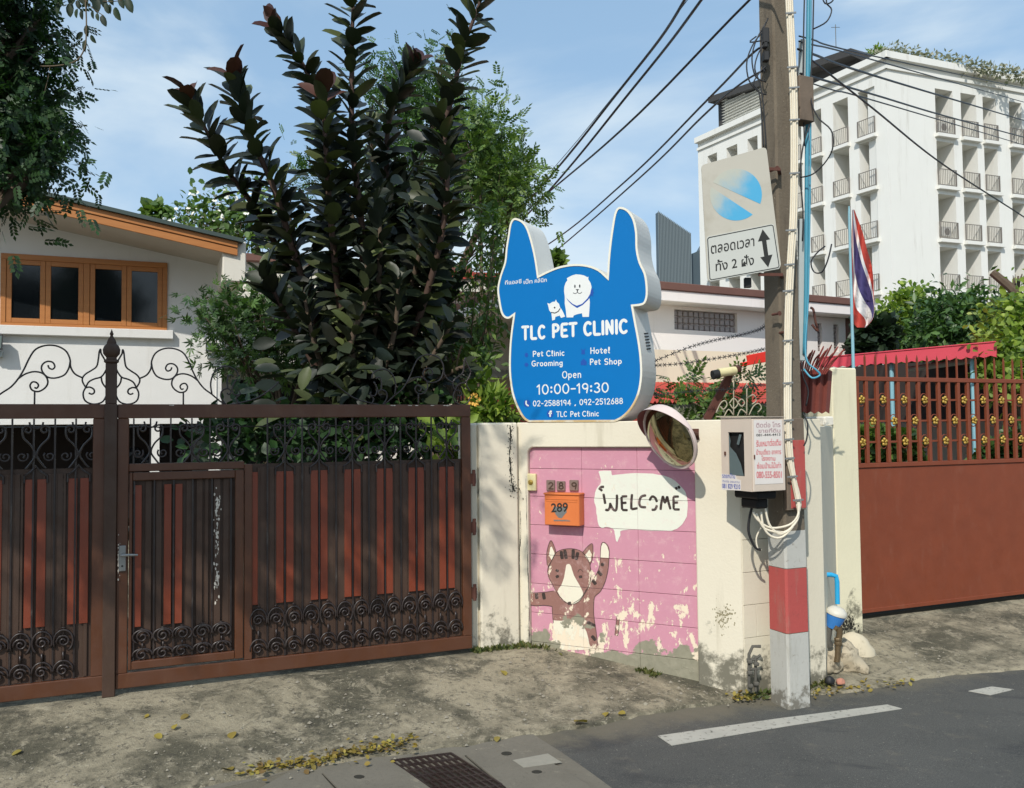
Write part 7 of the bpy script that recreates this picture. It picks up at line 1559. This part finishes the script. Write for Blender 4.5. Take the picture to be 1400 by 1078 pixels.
# vine behind the roadside wall
tvn = thing('wall_vine', 'green compound-leaved vine straggling over the wall top behind the mirror', 'vine', WORLD, tuple(P(960, 590, 6.0)))
vb = [BL(940, 520, 6.2, 28, 12), BL(960, 548, 6.1, 45, 12), BL(1015, 520, 6.2, 30, 10), BL(1020, 555, 6.1, 25, 14), BL(915, 545, 6.1, 12, 8), BL(985, 560, 6.1, 40, 8)]
limbs(tvn, P(975, 640, 6.1), vb, .014, M_twig, 4, 1, 'stem'); crown(tvn, vb, 230, .12, T_pin, M_lgreen, shell=.1, droop=.3)
# ---------------- right side trees
tree('round_tree', 'bright yellow-green bushy tree in front of the hotel corner', 1235, 16, [BL(1245, 428, 16, 26, 28), BL(1218, 458, 16, 30, 26), BL(1260, 455, 16, 30, 30), BL(1195, 475, 16, 22, 16)], 7500, .10, T_simple, M_ygreen, .1, clumps=1000, shell=.3, seed=21)
tree('mango_tree', 'dark long-leaved tree between the bright bushy trees and the hotel', 1320, 15, [BL(1300, 432, 15, 30, 22), BL(1345, 430, 15, 34, 20), BL(1310, 460, 15, 48, 28), BL(1275, 470, 15, 40, 22), BL(1360, 455, 15, 30, 25)], 5600, .16, (T_quad[0]*np.array([.8, 1, 1]), T_quad[1]), M_mgreen, .12, clumps=380, shell=.3, seed=22, droop=.4)
tree('garden_tree', 'sunlit yellow-green tree at the right edge over the red awning', 1410, 9.0, [BL(1390, 440, 9, 38, 30), BL(1400, 480, 9, 45, 35), BL(1375, 500, 9, 28, 25), BL(1420, 530, 9, 40, 40), BL(1395, 425, 9.2, 22, 14), BL(1360, 485, 8.7, 20, 26), BL(1372, 510, 8.6, 22, 22), BL(1392, 378, 9.3, 12, 5)], 4200, .075, T_simple, M_ygreen, .07, clumps=480, shell=.2, seed=23)
mb = MB(); mb.tube([P(1357, 373, 9.4), P(1380, 392, 9.3), P(1404, 416, 9.2), P(1460, 470, 9.2)], [.045, .05, .055, .06], 8); solo('sawn_limb', mb, M_bark, 'sawn-off leaning trunk end at the upper right against the hotel', 'tree limb', WORLD, tuple(P(1404, 416, 9.2)), smooth='auto')
bush('clipped_bush', 'bright green hedge bush behind the left end of the red-brown gate', [BL(1195, 612, 7.6, 30, 28), BL(1235, 615, 7.6, 22, 25), BL(1180, 600, 7.6, 15, 15)], 1500, .07, T_simple, M_lgreen, (1200, 700, 7.6), shell=.3)
bush('clipped_bush', 'dark green bush low behind the right part of the red-brown gate', [BL(1370, 620, 8.2, 20, 22), BL(1350, 625, 8.2, 20, 12), BL(1395, 610, 8.2, 20, 30)], 700, .08, T_simple, M_mgreen, (1370, 700, 8.2), shell=.3)
bush('dark_foliage', 'dark foliage behind the flag and the white building corner', [BL(1195, 455, 14.5, 25, 20), BL(1180, 478, 14.5, 14, 14)], 900, .18, T_simple, M_dgreen, (1190, 600, 14.5), shell=.3)
# roof garden of the hotel
tg_ = thing('roof_garden', 'row of grey-green shrubs along the hotel roof edge', 'roof plants', WORLD, tuple(FX.w(3, 1, ZH)))
bls = []
for i in range(26):
    px_ = 1195+i*9; h = 3+random.random()*5; c = P(px_, 78+(px_-1218)*.187 - 8 if px_ > 1218 else 76, 52); bls.append((c, .45, .5, .25+.35*random.random(), 1))
crown(tg_, bls, 1500, .26, T_quad, leafmat('silvery_shrub', ['#8a8f7c', '#a3a08c', '#7a8268', '#b0ac9c'], .7, .2), shell=.1)
tg2 = thing('roof_hedge', 'green hedge on the hotel roof under the dark pitched roof', 'hedge', WORLD, tuple(P(1150, 100, 51)))
bls = []
for i in range(16):
    px_ = 1108+i*6.3; yline = 76+(1219-px_)*.447; c = P(px_, yline-6-4*random.random(), 53+(1219-px_)*.05); bls.append((c, .5, .5, .5, 1))
crown(tg2, bls, 2400, .26, T_quad, M_ygreen, shell=.1)
# distant tree line to close the horizon
# ================================================================== OVERHEAD CABLES
grp = 'overhead cables crossing the sky'
CB = [('topmost thick overhead cable running down to the left across the sky', [(990, -160, 4.6), (936, 0, 6), (850, 120, 9), (723, 274, 15), (600, 400, 26)], .013),
      ('second thick overhead cable, just right of the topmost one', [(1060, -150, 4.6), (959, 0, 6), (868, 118, 9), (730, 284, 15), (600, 420, 26)], .013),
      ('thin overhead wire between the two thick cables', [(1010, -90, 4.8), (940, 0, 5.6), (850, 118, 9), (722, 268, 15), (590, 402, 26)], .004),
      ('single overhead cable ending at the top right of the sky, left of the pole', [(1150, -110, 4.9), (1025, 0, 6), (854, 174, 9), (737, 274, 15), (610, 380, 26)], .011),
      ('overhead cable leaving the wire tangle and sagging left above the sign', [(1043, 64, 5.2), (1024, 78, 5.4), (967, 137, 7), (853, 250, 11), (750, 334, 17), (640, 400, 26)], .010),
      ('lowest overhead cable crossing left behind the sign ears', [(1046, 95, 5.2), (1010, 117, 5.7), (960, 160, 7), (874, 244, 10.5), (753, 349, 17), (640, 440, 26)], .009)]
for lb, pts, r in CB:
    mb = MB(); pp = crv([tuple(P(*p)) for p in pts], 8); n_ = len(pp); mb.tube(pp, [r*(.62+.9*i/n_) for i in range(n_)], 6); solo('overhead_cable', mb, M_cable, lb, 'overhead cable', WORLD, pp[n_//2], group=grp, smooth=True)
grp2 = 'cables running right in front of the hotel'
for lb, pts, r in [('uppermost thin cable running right from the pole over the hotel roof', [(1098, 51, 5.3), (1109, 54, 5.5), (1208, 80, 9), (1400, 121, 22)], .006),
                   ('second thin cable running right from the pole over the hotel roof', [(1098, 58, 5.3), (1109, 61, 5.5), (1211, 87, 9), (1400, 140, 22)], .006),
                   ('thick cable running right from the pole across the hotel cornice', [(1098, 70, 5.3), (1109, 73.5, 5.5), (1222, 112, 9), (1400, 165, 22)], .009),
                   ('cable running right from the pole just above the top balconies', [(1098, 102, 5.3), (1109, 105, 5.5), (1201, 131.6, 8.5), (1296, 160, 13), (1400, 188, 22)], .009),
                   ('thin cable running right across the top balcony railings', [(1098, 110, 5.3), (1141, 124, 6.2), (1222, 145.7, 9), (1400, 198.6, 22)], .006),
                   ('steep cable dropping from the pole to the lower right across the hotel front', [(1098, 76, 5.3), (1109, 82, 5.5), (1194, 149, 7), (1292, 227, 10), (1400, 297, 14), (1460, 338, 17)], .009)]:
    mb = MB(); pp = crv([tuple(P(*p)) for p in pts], 8); n_ = len(pp); mb.tube(pp, [r*(.6+.9*i/n_) for i in range(n_)], 6); solo('overhead_cable', mb, M_cable, lb, 'overhead cable', WORLD, pp[n_//2], group=grp2, smooth=True)
# ================================================================== LITTER, WEEDS
lmesh = []
for c in (.3, .8):
    m = single_leaf(c); m.name = 'fallen_leaf'; m.materials[0] = M_dry; lmesh.append(m)
rr = random.Random(31)
def fallen(px, py, s, label, group=None):
    g = G(px, py, .012); o = bpy.data.objects.new('fallen_leaf', lmesh[rr.randrange(2)]); COL.objects.link(o); o.location = g; o.rotation_euler = (rr.uniform(-.4, .4), rr.uniform(-.4, .4), rr.uniform(0, 6.3)); o.scale = (s*1.6, s, s); o['label'] = label; o['category'] = 'leaf'
    if group: o['group'] = group
gl = 'yellow leaves scattered on the concrete apron'
for px, py, s in ((317, 1053, .09), (204, 979, .06), (212, 1004, .06), (318, 1001, .07), (238, 997, .05), (258, 977, .06), (686, 917, .07), (802, 988, .11), (831, 974, .07), (845, 975, .06), (30, 1026, .06), (360, 1051, .05), (680, 1007, .05)):
    fallen(px, py, s*.8, 'yellow fallen leaf lying on the grey concrete apron', gl)
# drift of leaves along the broken apron edge
N = 330; pos = []
for i in range(N):
    t_ = rr.random()**.8; px = 335+(560-335)*t_+rr.gauss(0, 9); py = 1055-(1055-1013)*t_+rr.gauss(0, 4)*(1 if rr.random() < .85 else 2.5); g = G(px, py, .006+.02*rr.random()); pos.append(tuple(g))
for i in range(70): px = 1100+rr.random()*150; py = 948-(px-1100)*.12+rr.gauss(0, 3); pos.append(tuple(G(px, py, .008)))
for i in range(45): pos.append(tuple(G(1012+rr.gauss(0, 10), 952+rr.gauss(0, 3), .01+.02*rr.random())))
N = len(pos); me = cloud_mesh('leaf_litter', np.array(pos), rng.normal(size=(N, 3))*np.array([1, 1, .3]), rng.normal(size=(N, 3))*.4+np.array([0, 0, 1]), .014+.024*rng.random(N), T_simple, M_dry, (0, 0, 0)); o = bpy.data.objects.new('leaf_litter', me); COL.objects.link(o); o['kind'] = 'stuff'; o['label'] = 'drift of dry yellow leaves along the broken apron edge'
# grit
N = 1000; pos = []
for i in range(N):
    u = rr.uniform(-4, 3.2); w = abs(rr.gauss(.0, .5)); w = 1.12-w if w < 1.1 else rr.uniform(0, 1.1); w += rr.choice([0, 0, 0, .12]); p = FG.w(u, -w, 0); pos.append((p.x, p.y, gz(p.x, p.y)+.004))
T_st = (np.array([[.5, 0, 0], [0, .45, 0], [-.5, .1, 0], [0, -.5, 0], [0, 0, .4]]), [(0, 1, 4), (1, 2, 4), (2, 3, 4), (3, 0, 4)])
me = cloud_mesh('grit', np.array(pos), rng.normal(size=(N, 3))*np.array([1, 1, .05]), np.array([[0, 0, 1.]]*N), .006+.013*rng.random(N)**3*2, T_st, simple('grit_stone', '#8f8878', .95, .4, 60), (0, 0, 0)); o = bpy.data.objects.new('grit', me); COL.objects.link(o); o['kind'] = 'stuff'; o['label'] = 'loose grit on the worn concrete apron'
# weeds and moss at the foot of the pink wall
pos = []; dr = []
for i in range(1300):
    u = rr.uniform(-.02, 1.30)
    if mnoise.noise(Vector((u*4.5, 1.7, 0))) < .05: continue
    if rr.random() < .35: u = rr.gauss(.08, .10)
    p = FS.w(u, -abs(rr.gauss(0, .03))-.004, 0); pos.append((p.x, p.y, gz(p.x, p.y))); dr.append((rr.gauss(0, .7), rr.gauss(-.2, .6), 1))
for i in range(260):
    u = rr.uniform(0, .62); p = FR.w(u, -abs(rr.gauss(0, .03))-.01, 0); pos.append((p.x, p.y, gz(p.x, p.y))); dr.append((rr.gauss(0, .8), rr.gauss(-.2, .6), .6))
for i in range(220):
    p = FG.w(rr.uniform(.0, .36), -(-.045)-abs(rr.gauss(0, .03)), 0); pos.append((p.x, p.y, gz(p.x, p.y))); dr.append((rr.gauss(0, .8), rr.gauss(-.2, .6), .8))
N = len(pos); me = cloud_mesh('weeds', np.array(pos), np.array(dr), rng.normal(size=(N, 3)), .018+.035*rng.random(N)**2, T_quad, M_moss, (0, 0, 0)); o = bpy.data.objects.new('weeds', me); COL.objects.link(o); o['kind'] = 'stuff'; o['label'] = 'low weeds and moss along the foot of the walls'
